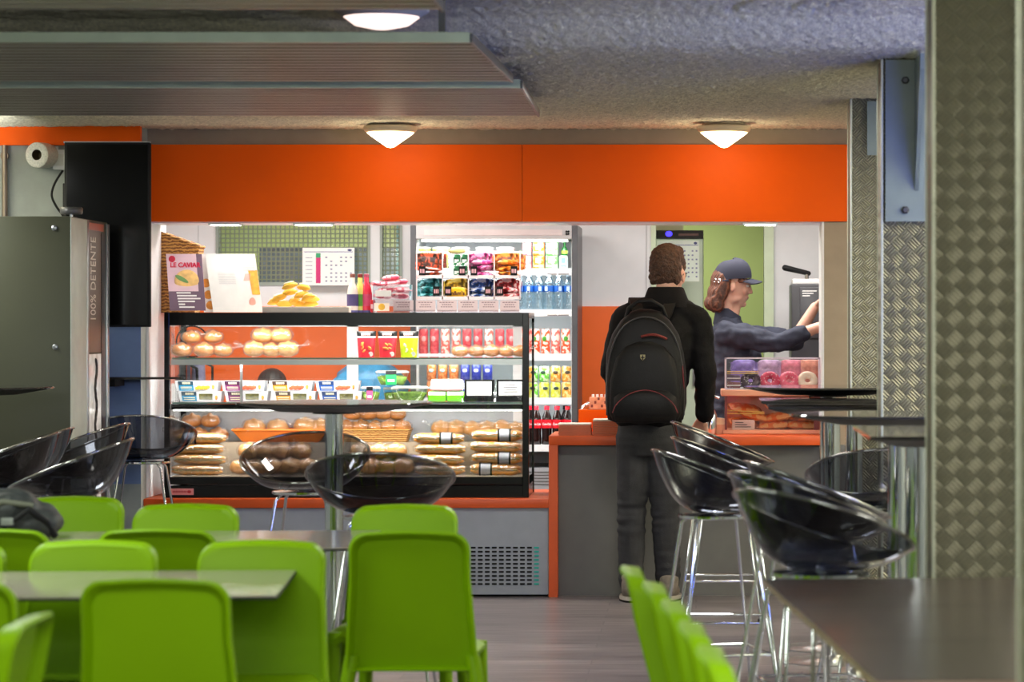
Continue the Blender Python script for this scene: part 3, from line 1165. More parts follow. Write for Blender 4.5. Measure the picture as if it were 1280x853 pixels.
def salad(px, z, rx, H, label, band, y=None, sq=False):
    s = 233.5
    t = thing('salad_tub', label, 'salad tub', (wx(px, s), y or FPX / s, z))
    e = 24

    def ring(k, zz, q=0.0):
        return [(rx * k * math.cos(2 * PI * j / e), min(rx, .062) * k * math.sin(2 * PI * j / e), zz) for j in range(e)]
    b = MB(); b.loft([ring(.72, 0), ring(.86, H * .4), ring(1, H)], True, False); b.build('tub', TUB, t, smooth=60)
    b = MB(); b.loft([ring(.68, .003), ring(.83, H * .4), ring(.93, H * .66), ring(.6, H * .78)])
    lumpy(b, .008, 60, px); b.build('salad', SALAD, t, smooth=80)
    b = MB(); b.loft([ring(1.03, H), ring(1.03, H + .008), ring(.9, H + .014)]); b.build('lid', thin('milky lid', (0.95, 0.95, 0.93), f0=.1, rough=.1, milk=.5), t, smooth=40)
    if band:
        b = MB()
        yy = -min(rx, .062)
        b.box(-rx * .32, rx * .32, yy - .005, yy - .002, .004, H + .012)
        o = b.build('sleeve_label', band, t, smooth=0)
        b = MB(); b.box(-rx * .32, rx * .32, yy - .0065, yy - .005, H - .008, H + .012); b.build('label_header', BLACKM, t, smooth=0).parent = o
        b = MB(); b.box(-rx * .2, rx * .2, yy - .0068, yy - .005, H * .3, H * .5); b.build('brand_mark', PAPER, t, smooth=0).parent = o


PINK = mat('pink card', (226, 84, 140), rough=.4)
salad(463.5, ZS2 + .001, .052, .068, 'clear salad tub with a pink sleeve on the lower glass shelf', PINK)
salad(487, ZS2 + .001, .040, .062, 'small clear salad tub between the pink sleeved tub and the wide tub', None, FPX / 233.5 + .06)
salad(513, ZS2 + .001, .098, .070, 'wide clear salad tub with a milky lid on the lower glass shelf', None, FPX / 233.5 - .03)
salad(490, ZS2 + .088, .088, .066, 'clear salad tub with a green sleeve stacked on other tubs', mat('green card', (20, 150, 74), rough=.4), FPX / 233.5 + .02)
# packs beside the tubs
s = 233.5
PCK = mat('white pack film', (244, 240, 236), rough=.3)
for px, z, W, H, m2, lab, nm in ((547, 0, .050, .056, 'lime green pack', 'green and white snack pack beside the wide salad tub', 'snack_pack'),
                            (570, 0, .048, .056, 'lime green pack', 'green and white snack pack nearer the price cards', 'snack_pack'),
                            (559, .058, .085, .062, 'pink edged pack', 'white pack with a pink edge lying on two green snack packs', 'snack_pack')):
    t = thing(nm, lab, 'snack pack', (wx(px, s), FPX / s, ZS2 + .001 + z))
    b = MB(); b.box(-W, W, -.045, .045, 0, H, bev=.012); b.build('pack', PCK if z else mat('lime green film', (110, 206, 30), rough=.3), t, smooth=40)
    b = MB()
    if z:
        b.box(-W * .96, W * .96, -.0465, -.044, .004, .010); b.box(-W * .96, W * .96, -.0465, -.044, H - .012, H - .006)
        b.build('pack_edge', mat('coral film', (238, 120, 120), rough=.3), t, smooth=0)
    else:
        b.box(-W * .9, W * .9, -.0465, -.044, H * .62, H * .95); b.build('pack_header', PCK, t, smooth=0)
# price cards on wire stands
for px, W, lab in ((600, .074, 'white price card in a black holder next to the snack packs'), (639, .070, 'white price card in a black holder by the corner post of the case')):
    t = thing('price_card_holder', lab, 'price card', (wx(px, s), YF + .13, ZS2 + .001))
    b = MB(); b.box(-W - .006, W + .006, -.05, .05, 0, .030); b.build('holder_base', BLACKG, t, smooth=0, bev=.003)
    b = MB(); b.box(-W - .006, W + .006, .0, .006, .030, .118); b.build('holder_back', BLACKG, t, smooth=0)
    b = MB(); b.box(-W + .006, W - .010, -.004, .0, .034, .108); b.build('card', PAPER, t, smooth=0)
    b = MB()
    for k in range(4):
        b.box(-W * .6, W * (.5 - .1 * (k % 2)), -.005, -.004, .052 + k * .012, .0545 + k * .012)
    b.build('print', INK, t, smooth=0)
    b = MB(); b.tube([(-W - .014, -.04, .0), (-W - .02, 0, .05), (-W - .006, .004, .10)], .002, 6); b.tube([(W + .01, -.04, .0), (W + .014, 0, .05), (W + .004, .004, .10)], .002, 6)
    b.build('wire_stand', CHROME, t)

# baguette sandwiches on the deck
bA = baguette_proto('x', 'x', band=-.052)
bB = baguette_proto('x', 'x', band=.040)
bC = baguette_proto('x', 'x')
uA, uB, uC = {}, {}, {}
gl = 'stack of baguette sandwiches at the maker plate end of the case'
lb = 'wrapped baguette {} the stack by the maker plate'
for k, (pr, us, w) in enumerate(((bC, uC, 'at the bottom of'), (bC, uC, 'second from the bottom of'), (bC, uC, 'third from the bottom of'), (bA, uA, 'with grey band on top of'))):
    put(pr, us, (wx(248 + (3 if k % 2 else 0), 233.5), YF + .12 + .006 * k, ZD + .001 + k * .0555), rnd.uniform(-.03, .03), lb.format(w), gl, rot=(0, rnd.uniform(-.015, .02), rnd.uniform(-.03, .03)), scale=(1, 1, .78))
gl = 'stack of baguette sandwiches next to the wicker tray'
for k, (pr, us, w) in enumerate(((bC, uC, 'at the bottom of'), (bC, uC, 'second from the bottom of'), (bC, uC, 'third from the bottom of'), (bB, uB, 'with grey band on top of'))):
    put(pr, us, (wx(551 - (2 if k % 2 else 0), 233.5), YF + .125 + .006 * k, ZD + .001 + k * .0555), 0, 'wrapped baguette %s the stack next to the wicker tray' % w, gl, rot=(0, rnd.uniform(-.02, .02), rnd.uniform(-.03, .03)), scale=(.98, 1, .78))
gl = 'stack of baguette sandwiches in the corner of the case'
for k, (pr, us, w) in enumerate(((bA, uA, 'with grey band at the bottom of'), (bB, uB, 'with grey band second from the bottom of'), (bC, uC, 'second from the top of'), (bB, uB, 'with grey band on top of'))):
    put(pr, us, (wx(620 + (2 if k % 2 else 0), 233.5), YF + .12 + .006 * k, ZD + .001 + k * .0600), 0, 'wrapped baguette %s the stack in the cola corner' % w, gl, rot=(0, rnd.uniform(-.02, .02), rnd.uniform(-.03, .03)), scale=(.98, 1, .86))

# trays of pastries in the middle of the deck
WICK = wave_mat('woven wicker', (150, 92, 40), (232, 178, 104), 26, 'Z', rough=.6, bump=.8, dist=3.0)


def basket(label, xa, xb, z, H, m, y0, y1, flare=.02):
    t = thing('bread_tray', label, 'tray', ((xa + xb) / 2, (y0 + y1) / 2, z))
    w, d = (xb - xa) / 2, (y1 - y0) / 2
    b = MB()
    r = lambda k, zz, f: [(-w + k - f, -d + k - f, zz), (w - k + f, -d + k - f, zz), (w - k + f, d - k + f, zz), (-w + k - f, d - k + f, zz)]
    b.loft([r(0, 0, -flare), r(0, H, 0), r(.012, H, 0), r(.012, .008, -flare)], True, True)
    b.build('tray_body', m, t, smooth=0)
    b = MB()
    b.tube([(-w, -d, H), (w, -d, H), (w, d, H), (-w, d, H)], .006, 6, closed=True)
    b.build('tray_rim', m, t, smooth=60)
    return t


basket('orange tray of large wrapped pastries in the food case', wx(294, 230), wx(412, 230), ZRI + .001, .066, mat('orange tray plastic', (236, 130, 40), rough=.4), YF + .28, YF + .48, .05)
rolls([(319, 0), (348, 0), (383, 0), (402, 0)], ZRI + .035, YF + .36, 230, 'large pale wrapped pastry in the orange tray', 'wrapped pastries in the orange tray', proto2, u2, 1.1)
basket('wicker tray of wrapped rolls in the food case', wx(425, 230), wx(514, 230), ZRI + .001, .066, WICK, YF + .28, YF + .48)
rolls([(434, 0), (452, 0), (470, 0), (488, 0), (503, 0), (442, 1), (461, 1), (480, 1), (497, 1)], ZRI + .045, YF + .36, 230, 'wrapped roll heaped in the wicker tray', 'wrapped rolls in the wicker tray', proto, u1, .95)
rolls([(300, 0), (320, 0), (341, 0), (363, 0), (385, 0), (440, 0), (462, 0), (484, 0), (504, 0), (310, 1), (331, 1), (352, 1), (374, 1), (451, 1), (473, 1), (494, 1)], ZD, YF + .14, 234, 'wrapped bun on the deck of the case seen through the smoky stools', 'wrapped buns low in the middle of the case', proto2, u2, 1.1)

# ---------------------------------------------------------------- on top of the case
ZTT = ZT + .001
s = 233.0
WICK2 = wave_mat('dark woven wicker', (112, 62, 18), (206, 148, 70), 18, 'Z', rough=.6, bump=1.0, dist=4.0)
t = thing('wicker_basket', 'tall wicker basket with a slanting rim behind the menu cards', 'basket', (wx(225, 229.5), FPX / 229.5, ZTT))
b = MB()
rr = lambda z, w, dz, d=.08: [(-w * 1.0, -d, z + dz), (w, -d, z - dz), (w, d, z - dz), (-w, d, z + dz)]
b.loft([rr(0, .095, 0), rr(.25, .108, .0), rr(.40, .118, .042), rr(.40, .105, .042, .068), rr(.25, .095, 0, .068), rr(.01, .082, 0, .068)])
b.build('woven_body', WICK2, t, smooth=20)
b = MB(); b.tube([(-.118, -.08, .442), (.118, -.08, .358), (.118, .08, .358), (-.118, .08, .442)], .009, 8, closed=True); b.build('rim', WICK2, t, smooth=60)


def menu(name, label, pts, y0, ytop, m):
    """leaning card: pts are its four corners in the photo frame at the case front"""
    t = thing(name, label, 'menu card', (wx(sum(p[0] for p in pts) / 4, s), y0, ZTT))
    o = t.location
    v = []
    for d in (0, .004):
        for (px, py), yy in zip(pts, (ytop, ytop, y0, y0)):
            v.append((wx(px, s) - o.x, yy + d - o.y, wz(py, s) - o.z + (.0)))
    b = MB(); b._faces(v, [(0, 1, 2, 3), (7, 6, 5, 4), (0, 4, 5, 1), (1, 5, 6, 2), (2, 6, 7, 3), (3, 7, 4, 0)])
    b.build('card', m, t, smooth=0)
    base = [Vector(x) for x in v[:4]]

    def at(u, w, d=.0015):
        p = base[3].lerp(base[2], u).lerp(base[0].lerp(base[1], u), w)
        return (p.x, p.y - d, p.z)
    return t, at


def patch(t, at, name, m, u0, u1, w0, w1, d=.0012, skew=0):
    b = MB(); b._faces([at(u0, w0, d), at(u1, w0, d), at(u1 + skew, w1, d), at(u0 + skew, w1, d)], [(0, 1, 2, 3)])
    return b.build(name, m, t, smooth=0)


LILAC = mat('grey lilac print', (112, 90, 108), rough=.5)
BLUSH = mat('blush pink print', (222, 190, 200), rough=.5)
t, at = menu('menu_card', 'pink menu card with a red headline and a burger picture by the wicker basket', [(203, 317), (248, 317), (255.5, 388.5), (210.5, 388.5)], YF + .24, YF + .30, BLUSH)
patch(t, at, 'lower_band', LILAC, .0, 1, .0, .34)
patch(t, at, 'side_band', LILAC, .84, 1.0, .34, 1.0)
b = MB(); x, y, z = at(.53, .52, .002); b.ball((x, y, z), (.066, .004, .062), 24, 12); b.build('burger_picture', mat('burger bun print', (238, 190, 120), vary=.25, vscale=26), t, smooth=60)
b = MB(); x, y, z = at(.42, .55, .006); b.ball((x, y, z), (.045, .003, .013), 16, 8, Euler((0, .5, 0))); b.build('leaf_picture', mat('leaf print', (110, 150, 90)), t, smooth=60)
b = MB(); x, y, z = at(.16, .91, .002); b.lathe([(.018, 0), (.018, .0015)], 20, M=Matrix.Translation((x, y, z)) @ Matrix.Rotation(PI / 2, 4, 'X')); b.build('round_logo', mat('crimson print', (190, 30, 60)), t)
x, y, z = at(.52, .80, .004)
lettering('title', 'LE CAVIAR', .036, mat('magenta red print', (214, 30, 70)), t, (x, y, z), (PI / 2, 0, 0), bold=.001, sx=.95)
b = MB()
for k in range(6):
    u1_ = (.62, .78, .88, .72, .44, .70)[k]
    b._faces([at(.22 + .01 * k, .30 - k * .05, .003), at(u1_, .30 - k * .05, .003), at(u1_, .325 - k * .05, .003), at(.22 + .01 * k, .325 - k * .05, .003)], [(0, 1, 2, 3)])
b.build('small_print', PAPER, t, smooth=0)

t, at = menu('menu_card', 'menu card of golden food pictures mostly hidden behind the big white card', [(246, 317), (262, 317), (330, 390.5), (252, 390.5)], YF + .27, YF + .32, PAPER)
b = MB()
for (u, w) in ((.10, .50), (.12, .30), (.13, .12), (.86, .14), (.8, .3)):
    x, y, z = at(u, w, .003); b.ball((x, y, z), (.026, .003, .024), 14, 8)
b.build('food_picture', mat('golden food print', (232, 150, 60), vary=.3, vscale=30), t, smooth=60)

t, at = menu('menu_card', 'large plain white menu card with small food pictures at its side', [(253, 317), (315.5, 317), (328, 390.5), (266, 390.5)], YF + .21, YF + .28, mat('bright white card', (222, 220, 216), rough=.45))
b = MB()
b._faces([at(.84, .30, .002), at(1.0, .30, .002), at(1.0, .72, .002), at(.82, .72, .002)], [(0, 1, 2, 3)])
b.build('noodle_picture', mat('golden noodle print', (226, 160, 60), vary=.25, vscale=30), t, smooth=0)
b = MB(); x, y, z = at(.82, .17, .002); b.ball((x, y, z), (.018, .002, .026), 16, 8); b.build('egg_picture', mat('dusky pink print', (226, 166, 150), vary=.2), t, smooth=60)
patch(t, at, 'fish_picture', mat('salmon print', (234, 170, 160)), .70, .82, .54, .66, .002, .05)
b = MB()
for k in range(7):
    w = .86 - k * .025
    b._faces([at(.72, w, .002), at(.96, w, .002), at(.96, w + .008, .002), at(.72, w + .008, .002)], [(0, 1, 2, 3)])
for k in range(8):
    w = .66 - k * .025
    b._faces([at(.20, w, .002), at(.55, w, .002), at(.55, w + .006, .002), at(.20, w + .006, .002)], [(0, 1, 2, 3)])
b.build('small_print', mat('faint grey print', (186, 184, 188)), t, smooth=0)

# tray of yellow cakes
t = thing('serving_tray', 'shallow white tray carrying the heap of yellow cakes', 'tray', (wx(385, 234), FPX / 234, ZTT))
b = MB()
b.box(-.225, .225, -.09, .09, 0, .006); b.box(-.225, .225, -.096, -.088, 0, .030); b.box(-.225, .225, .088, .096, 0, .030); b.box(-.23, -.222, -.096, .096, 0, .030); b.box(.222, .23, -.096, .096, 0, .030)
b.build('tray_body', mat('cream tray', (240, 228, 216), rough=.4), t, smooth=0, bev=.002)
t.location.z = ZTT
YEL = mat('golden sponge', (236, 184, 62), rough=.5, vary=.18, vscale=20)
yc = thing('yellow_cake', 'yellow oval cake heaped on the white tray on top of the case', 'cake', (0, 0, 0), 0, 'heap of yellow oval cakes')
b = MB()
rings = []
for k in range(11):
    f = k / 10
    e = max(.12, math.sin(PI * f) ** .6)
    x = (f - .5) * .088
    rings.append([(x, .020 * e * math.cos(2 * PI * j / 14), .020 + .019 * e * math.sin(2 * PI * j / 14) + .006 * math.cos(PI * (f - .5)) - .005) for j in range(14)])
b.loft(rings); o = b.build('sponge', YEL, yc, smooth=60)
b = MB(); b.ball((.0, 0, .036), (.030, .013, .006), 12, 6); b.build('pale_crust', mat('pale icing', (252, 236, 190), rough=.5), yc, smooth=60)
uy = {}
for (px, py, a) in ((345, 378, .1), (356, 381, .4), (372, 381, -.2), (388, 381, .2), (350, 373, .5), (368, 377, .9), (387, 373, -.4), (362, 366, .3), (378, 369, .5), (390, 375, .3), (364, 358, .1), (379, 360, -.5)):
    put(yc, uy, (wx(px, 234), FPX / 234 + rnd.uniform(-.03, .03), wz(py, 234) - .016), 0, rot=(0, rnd.uniform(-.35, .2), a))

# three small bottles of drink
BG = thin('bottle glass', (0.93, 0.95, 0.94), f0=.08, rough=.02)
for (px, liq, lab, nm, hd) in ((441.5, (226, 214, 206), (72, 62, 112), 'purple labelled', (120, 70, 60)), (449.5, (214, 214, 110), (86, 150, 40), 'green labelled', (120, 40, 30)), (457.5, (226, 60, 84), (200, 70, 110), 'pink labelled', (150, 60, 80))):
    t = thing('drink_bottle', nm + ' small juice bottle standing beside the tray of yellow cakes', 'bottle', (wx(px, s), YF + .17 + (.0 if px < 445 else .05), ZTT))
    b = MB(); b.lathe([(.029, 0), (.031, .01), (.030, .10), (.024, .135), (.0125, .16), (.0125, .19)], 20); b.build('bottle_body', mat(nm + ' drink', liq, rough=.12), t, smooth=50)
    b = MB(); b.lathe([(.014, .188), (.0145, .206), (.012, .208)], 16); b.build('cap', mat(nm + ' cap', hd, rough=.4), t, smooth=40)
    b = MB(); b.lathe([(.0308, .035), (.0308, .098)], 20, cap0=False, cap1=False); b.build('bottle_label', mat(nm + ' paper', lab, rough=.5), t, smooth=50)
    b = MB(); b.lathe([(.030, 0), (.0316, .002), (.0316, .012)], 20, cap1=False); b.build('base_band', mat('indigo band', (80, 80, 140)), t, smooth=50)

# acrylic bins of pink sweets and the strip of price cards
t = thing('sweet_bin', 'clear bin holding pink sweet packets beside the small bottles', 'bin', (wx(491, 233), FPX / 233, ZTT))
b = MB()
b.box(-.098, .098, -.085, -.081, 0, .062); b.box(-.098, .098, -.081, -.078, .068, .150); b.box(-.098, -.094, -.08, .08, 0, .15); b.box(.094, .098, -.08, .08, 0, .15); b.box(-.098, .098, .078, .082, 0, .15); b.box(-.098, .098, -.08, .08, 0, .004); b.box(-.098, .098, -.08, .08, .066, .070)
b.build('bin_walls', ACRYL, t, smooth=0)
b = MB(); b.box(-.084, .0, -.090, -.086, .085, .118); b.build('price_card', PAPER, t, smooth=0)
b = MB(); b.box(-.09, -.01, -.090, -.086, .008, .05); o = b.build('picture_card', mat('cream card', (248, 230, 214)), t, smooth=0)
b = MB(); b.lathe([(.018, 0), (.018, .001)], 18, M=Matrix.Translation((-.05, -.09, .03)) @ Matrix.Rotation(PI / 2, 4, 'X')); b.build('yellow_picture', YEL, t, smooth=0).parent = o
PFILM = patchy('rose film', (232, 70, 100), (252, 196, 206), 36)
PFILM2 = patchy('pale rose film', (248, 200, 206), (226, 90, 120), 30)


def packet(label, group, m, L, W, H, edge=None):
    t = thing('sweet_packet', label, 'sweet packet', (0, 0, 0), 0, group)
    n = 12
    rings = []
    for k in range(n + 1):
        f = k / n
        e = max(.10, (1 - abs(2 * f - 1) ** 4) ** .55)
        x = (f - .5) * L
        wv = 1 + (.10 * math.sin(k * 2.1))
        rings.append([(x, W / 2 * (.75 + .25 * e) * math.cos(2 * PI * j / 12), H / 2 + H / 2 * e * math.sin(2 * PI * j / 12) * wv) for j in range(12)])
    b = MB(); b.loft(rings); b.build('film', m, t, smooth=60)
    for sx in (-1, 1):
        b = MB(); b.box(sx * L / 2 - .008, sx * L / 2 + .008, -W * .40, W * .40, H * .46, H * .54)
        b.build('crimped_end', edge or m, t, smooth=0)
    return t


pp = packet('x', 'x', PFILM, .12, .075, .030, PFILM2)
pq = packet('x', 'x', PFILM2, .12, .075, .030, PFILM)
up, uq = {}, {}
for k, (px, z, a, us, pr) in enumerate(((480, .073, .2, up, pp), (500, .073, -.2, uq, pq), (484, .106, .1, uq, pq), (503, .106, .5, up, pp), (488, .140, -.2, up, pp), (476, .140, .4, up, pp), (500, .150, .1, uq, pq), (490, .172, .0, uq, pq))):
    put(pr, us, (wx(px, 232.5), FPX / 233 + rnd.uniform(-.02, .02), ZTT + z), 0, 'pink wrapped sweet packet piled in the clear bin', 'pink packets in the clear bin', rot=(0, rnd.uniform(-.1, .1), a), scale=(.78, .9, 1))
t = thing('sweet_packet', 'single red sweet packet wedged between the bottles and the clear bin', 'sweet packet', (wx(466.5, s), YF + .18, ZTT))
b = MB(); b.box(-.013, .013, -.01, .01, 0, .068, bev=.005); b.build('film', RED, t, smooth=40)
b = MB(); b.box(-.010, .010, -.0112, -.009, .02, .045); b.build('mark', PFILM2, t, smooth=0)

CARD = mat('pinkish price card', (226, 206, 208), rough=.5)
xs = [(493, 518), (521, 545.5), (547.5, 572), (573.5, 598), (600, 624), (626, 650)]
for k, (a, c) in enumerate(xs):
    nth = ('nearest the small bottles', 'second from the small bottles', 'third from the small bottles', 'third from the corner post', 'second from the corner post', 'nearest the corner post')[k]
    t = thing('price_card', 'pinkish price card in the strip under the sweet rack, %s' % nth, 'price card', (wx((a + c) / 2, s), YF + .14, ZTT), group='strip of price cards on the case')
    w = (wx(c, s) - wx(a, s)) / 2
    b = MB(); b.box(-w, w, 0, .003, .006, .066); b.build('card', CARD, t, smooth=0)
    b = MB(); b.box(-w - .001, w + .001, -.004, .02, 0, .008); b.box(-w, w, -.004, -.002, .0, .014); b.build('holder', ACRYL, t, smooth=0)
    b = MB(); b.box(-w * .96, w * .96, -.005, -.0042, .006, .0085)
    for q in range(3):
        h = (.75, .5, .62)[q]
        for r_ in range(5):
            b.box(-w * h + r_ * w * h * .4, -w * h + r_ * w * h * .4 + w * h * .3, -.0008, .0001, .052 - q * .012, .0565 - q * .012)
    b.build('print', mat('mauve ink', (150, 124, 132)), t, smooth=0)

# sweet rack: four columns by two rows of clear compartments
t = thing('sweet_rack', 'clear acrylic sweet rack with eight filled compartments on the food case', 'rack', (wx(585, 232), FPX / 232 + .08, ZTT))
rx = [wx(521 + 32.3 * k, 232) - t.location.x for k in range(5)]
zr = [0.0, .075, .190, .335]
b = MB()
for x in rx:
    b.box(x - .002, x + .002, -.085, .085, 0, .335)
b.box(rx[0], rx[4], .083, .087, 0, .335)
for z in zr[:3]:
    b.box(rx[0], rx[4], -.085, .085, z - .002, z + .002)
b.build('compartment_walls', ACRYL, t, smooth=0)
b = MB()
for z in zr[1:3]:
    b.box(rx[0], rx[4], -.089, -.085, z - .004, z + .012)
for x in rx:
    b.box(x - .003, x + .003, -.089, -.085, 0.07, .335)
b.build('front_edges', mat('frosted acrylic edge', (246, 226, 226), rough=.3), t, smooth=0)
for k in range(4):
    for z in (.205, .096):
        b = MB()
        xq = rx[k] + (.012 if (k + (z < .15)) % 2 == 0 else .088)
        b.box(xq, xq + .036, -.0925, -.089, z - .004, z + .045)
        o = b.build('price_tag', BLACKM, t, smooth=0)
        b = MB()
        for j in range(3):
            b.box(xq + .006 + j * .009, xq + .012 + j * .009, -.0932, -.0925, z + .008, z + .03)
        b.build('chalk_print', mat('chalk pink', (226, 170, 176)), t, smooth=0).parent = o
comp = [(0, 1, 'brown chocolate bar', (120, 58, 34), (226, 96, 60), 'bar'), (1, 1, 'green box of sweets', (24, 140, 74), (236, 240, 236), 'box'), (2, 1, 'magenta bag of sweets', (232, 70, 160), (250, 190, 225), 'bag'),
        (3, 1, 'orange bag of sweets', (246, 124, 24), (252, 190, 90), 'bag'), (0, 0, 'teal bag of sweets', (20, 140, 140), (120, 200, 210), 'bag'), (1, 0, 'yellow bag of sweets', (250, 196, 20), (250, 224, 110), 'bag'),
        (2, 0, 'blue and white bag of sweets', (40, 96, 190), (226, 232, 244), 'bag'), (3, 0, 'red and white bag of sweets', (206, 50, 56), (246, 216, 216), 'bag')]
for (ci, row, nm, c1, c2, kind) in comp:
    xc = t.location.x + (rx[ci] + rx[ci + 1]) / 2
    z0 = ZTT + (zr[2] if row else zr[1]) + .003
    yy = t.location.y
    m1, m2 = patchy(nm + ' film', c1, c2, 38, c3=tuple(int(v * .45) for v in c1)), patchy(nm + ' second film', c2, c1, 30)
    grp = nm + 's in the sweet rack'
    if kind == 'box':
        for j in range(2):
            for q in range(2):
                k = thing('sweet_box', 'green box of sweets in the upper row of the sweet rack', 'sweet box', (xc + .004 + j * .042, yy - .04, z0 + q * .062), group=grp)
                b = MB(); b.box(-.019, .019, -.02, .02, 0, .060, bev=.002); b.build('carton', m1, k, smooth=0)
                b = MB(); b.box(-.012, .012, -.0212, -.02, .014, .032); b.build('mark', m2, k, smooth=0)
        k = thing('sweet_bag', 'cream bag of sweets lying on the green boxes in the sweet rack', 'sweet bag', (xc, yy + .01, z0 + .127))
        b = MB(); b.ball((0, 0, .014), (.05, .04, .016), 14, 8); lumpy(b, .006, 40, 3); b.build('film', mat('cream film', (236, 226, 150), rough=.25), k)
        continue
    pr = packet('%s in the %s row of the sweet rack' % (nm, 'upper' if row else 'lower'), grp, m1, .112, .10, .030 if kind == 'bag' else .024, m2)
    us = {}
    nq = 4 if row else 3
    for q in range(2):      # two lie flat, two or three stand behind them
        put(pr, us, (xc + rnd.uniform(-.004, .004), yy - (.028 if (ci, row) != (1, 0) else .008) + rnd.uniform(-.008, .008), z0 + q * .031), 0, rot=(rnd.uniform(-.10, .10), rnd.uniform(-.14, .14), rnd.uniform(-.15, .15)))
    for q in range(nq - 1):
        put(pr, us, (xc + (q - (nq - 2) / 2) * .022 + rnd.uniform(-.004, .004), yy + .03 + q * .016, z0 + (.080 if row else .056)), 0, rot=(PI / 2 - .10 - .08 * q, rnd.uniform(-.12, .12), rnd.uniform(-.2, .2)))
    if ci == 1 and row == 0:
        k = thing('sweet_bag', 'bright yellow bag with brown lettering in front of its compartment in the sweet rack', 'sweet bag', (xc + .008, yy - .074, z0))
        b = MB(); b.ball((0, 0, .030), (.050, .009, .030), 18, 10); b.build('film', mat('bright yellow film', (250, 198, 16), rough=.3), k)
        lettering('print', "m&m's", .030, mat('brown print', (110, 60, 20)), k, (0, -.0095, .026), (PI / 2, 0, 0), bold=.0012)
    if ci in (2, 3) and row == 1:
        top_ = packet('pale %s on top of its pile in the sweet rack' % nm, grp, m2, .112, .10, .03, m1)
        top_.location = (xc, yy - .02, z0 + .064)
# ---------------------------------------------------------------- drinks fridge
sFr = 214.3
YFr = FPX / sFr
fx0, fx1 = wx(513, sFr), wx(722, sFr)
ZF = wz(281, sFr)
fr = thing('drinks_fridge', 'tall open drinks fridge with charcoal frame and white lit shelves', 'fridge', ((fx0 + fx1) / 2, YFr + .35, 0))
fi = mat('fridge white lining', (236, 242, 244), rough=.35, vary=.01)
b = MB()
b.box(fx0, fx0 + .032, YFr, YFr + .68, .02, ZF, bev=.003)
b.box(fx1 - .034, fx1, YFr, YFr + .68, .02, ZF, bev=.003)
b.box(fx0 + .032, fx1 - .034, YFr + .60, YFr + .68, .02, ZF)
b.box(fx0 + .032, fx1 - .034, YFr + .0, YFr + .6, 0.02, .60)
wpart('cabinet', b, FRIDGEG, fr)
b = MB()
b.box(fx0 + .032, fx0 + .036, YFr + .03, YFr + .6, .60, ZF - .05); b.box(fx1 - .038, fx1 - .034, YFr + .03, YFr + .6, .60, ZF - .05)
b.box(fx0 + .036, fx1 - .038, YFr + .590, YFr + .599, .60, ZF - .05)
wpart('lining', b, fi, fr)
b = MB(); b.box(fx0 + .032, fx1 - .034, YFr - .002, YFr + .60, 1.935, ZF)
h = wpart('header', b, mat('pearl grey header', (150, 147, 147), rough=.35), fr, bev=.004)
b = MB(); b.box(fx0 + .08, fx1 - .09, YFr - .004, YFr - .002, 1.955, 1.99); wpart('header_band', b, mat('rose grey band', (168, 154, 152)), fr).parent = h
b = MB()
for k in range(4):
    b.ball((fx1 - .065 + .012 * (k % 2), YFr - .005, 1.965 + .014 * (k // 2)), .006, 8, 6)
wpart('control_knob', b, BLACKM, fr, smooth=60).parent = h
b = MB(); b.box(fx0 + .06, fx1 - .06, YFr + .05, YFr + .08, 1.92, 1.934); wpart('light_strip', b, LEDS, fr)
b = MB(); b.box(fx0 + .034, fx1 - .036, YFr - .004, YFr, .40, .60)
gp = wpart('lower_panel', b, mat('grey louvre panel', (170, 172, 178), rough=.4), fr)
b = MB()
for k in range(5):
    b.box(fx0 + .05, fx1 - .05, YFr - .006, YFr - .004, .50 + k * .018, .506 + k * .018)
wpart('louvre_grille', b, DGREY, fr).parent = gp
sI = 212.0
shel = [wz(337, sI), wz(388, sI), wz(443, sI), wz(497.5, sI), wz(556, sI)]
for k, z in enumerate(shel):
    b = MB(); b.box(fx0 + .037, fx1 - .039, YFr + .08, YFr + .575, z - .012, z)
    sh = wpart('shelf', b, fi, fr)
    b = MB(); b.box(fx0 + .037, fx1 - .039, YFr + .070, YFr + .080, z - .036, z + .004)
    wpart('price_rail', b, mat('white price rail', (244, 246, 250), rough=.3), fr).parent = sh
    if k < 2:
        b = MB(); b.box(fx1 - .18, fx1 - .05, YFr + .067, YFr + .070, z - .030, z - .008); wpart('price_strip', b, PAPER, fr).parent = sh
        b = MB(); b.box(fx1 - .18, fx1 - .125, YFr + .065, YFr + .067, z - .031, z - .027); b.box(fx1 - .115, fx1 - .055, YFr + .065, YFr + .067, z - .031, z - .027); wpart('rail_mark', b, INK, fr).parent = sh
# rear strip lights stay inside: the fridge light

YI = YFr + .12
def prow(x_first, n, pitch): return [x_first + pitch * k for k in range(n)]


def can_proto(nm, label, r, H, c1, c2, c3, group, slim=True):
    t = thing('drink_can', label, 'drink can', (0, 0, 0), 0, group)
    m1, m2, m3 = patchy(nm + ' print', c1, c2, 44), patchy(nm + ' lower print', c2, c1, 52), mat(nm + ' leaf print', c3, rough=.3)
    b = MB()
    b.mi = 1; b.lathe([(r * .8, 0), (r, .008), (r, H * .52)], 18, cap1=False)
    b.mi = 0; b.lathe([(r, H * .52), (r, H - .012), (r * .84, H - .002)], 18, cap0=False)
    b.build('can_body', [m1, m2], t, smooth=40)
    b = MB(); b.lathe([(r * .84, H - .003), (r * .84, H), (r * .78, H - .002)], 18); b.build('can_lid', ALU, t, smooth=40)
    b = MB(); b.ball((0, -r * .88, H * .60), (r * .52, r * .22, H * .13), 10, 6); b.build('printed_mark', m3, t, smooth=60)
    return t


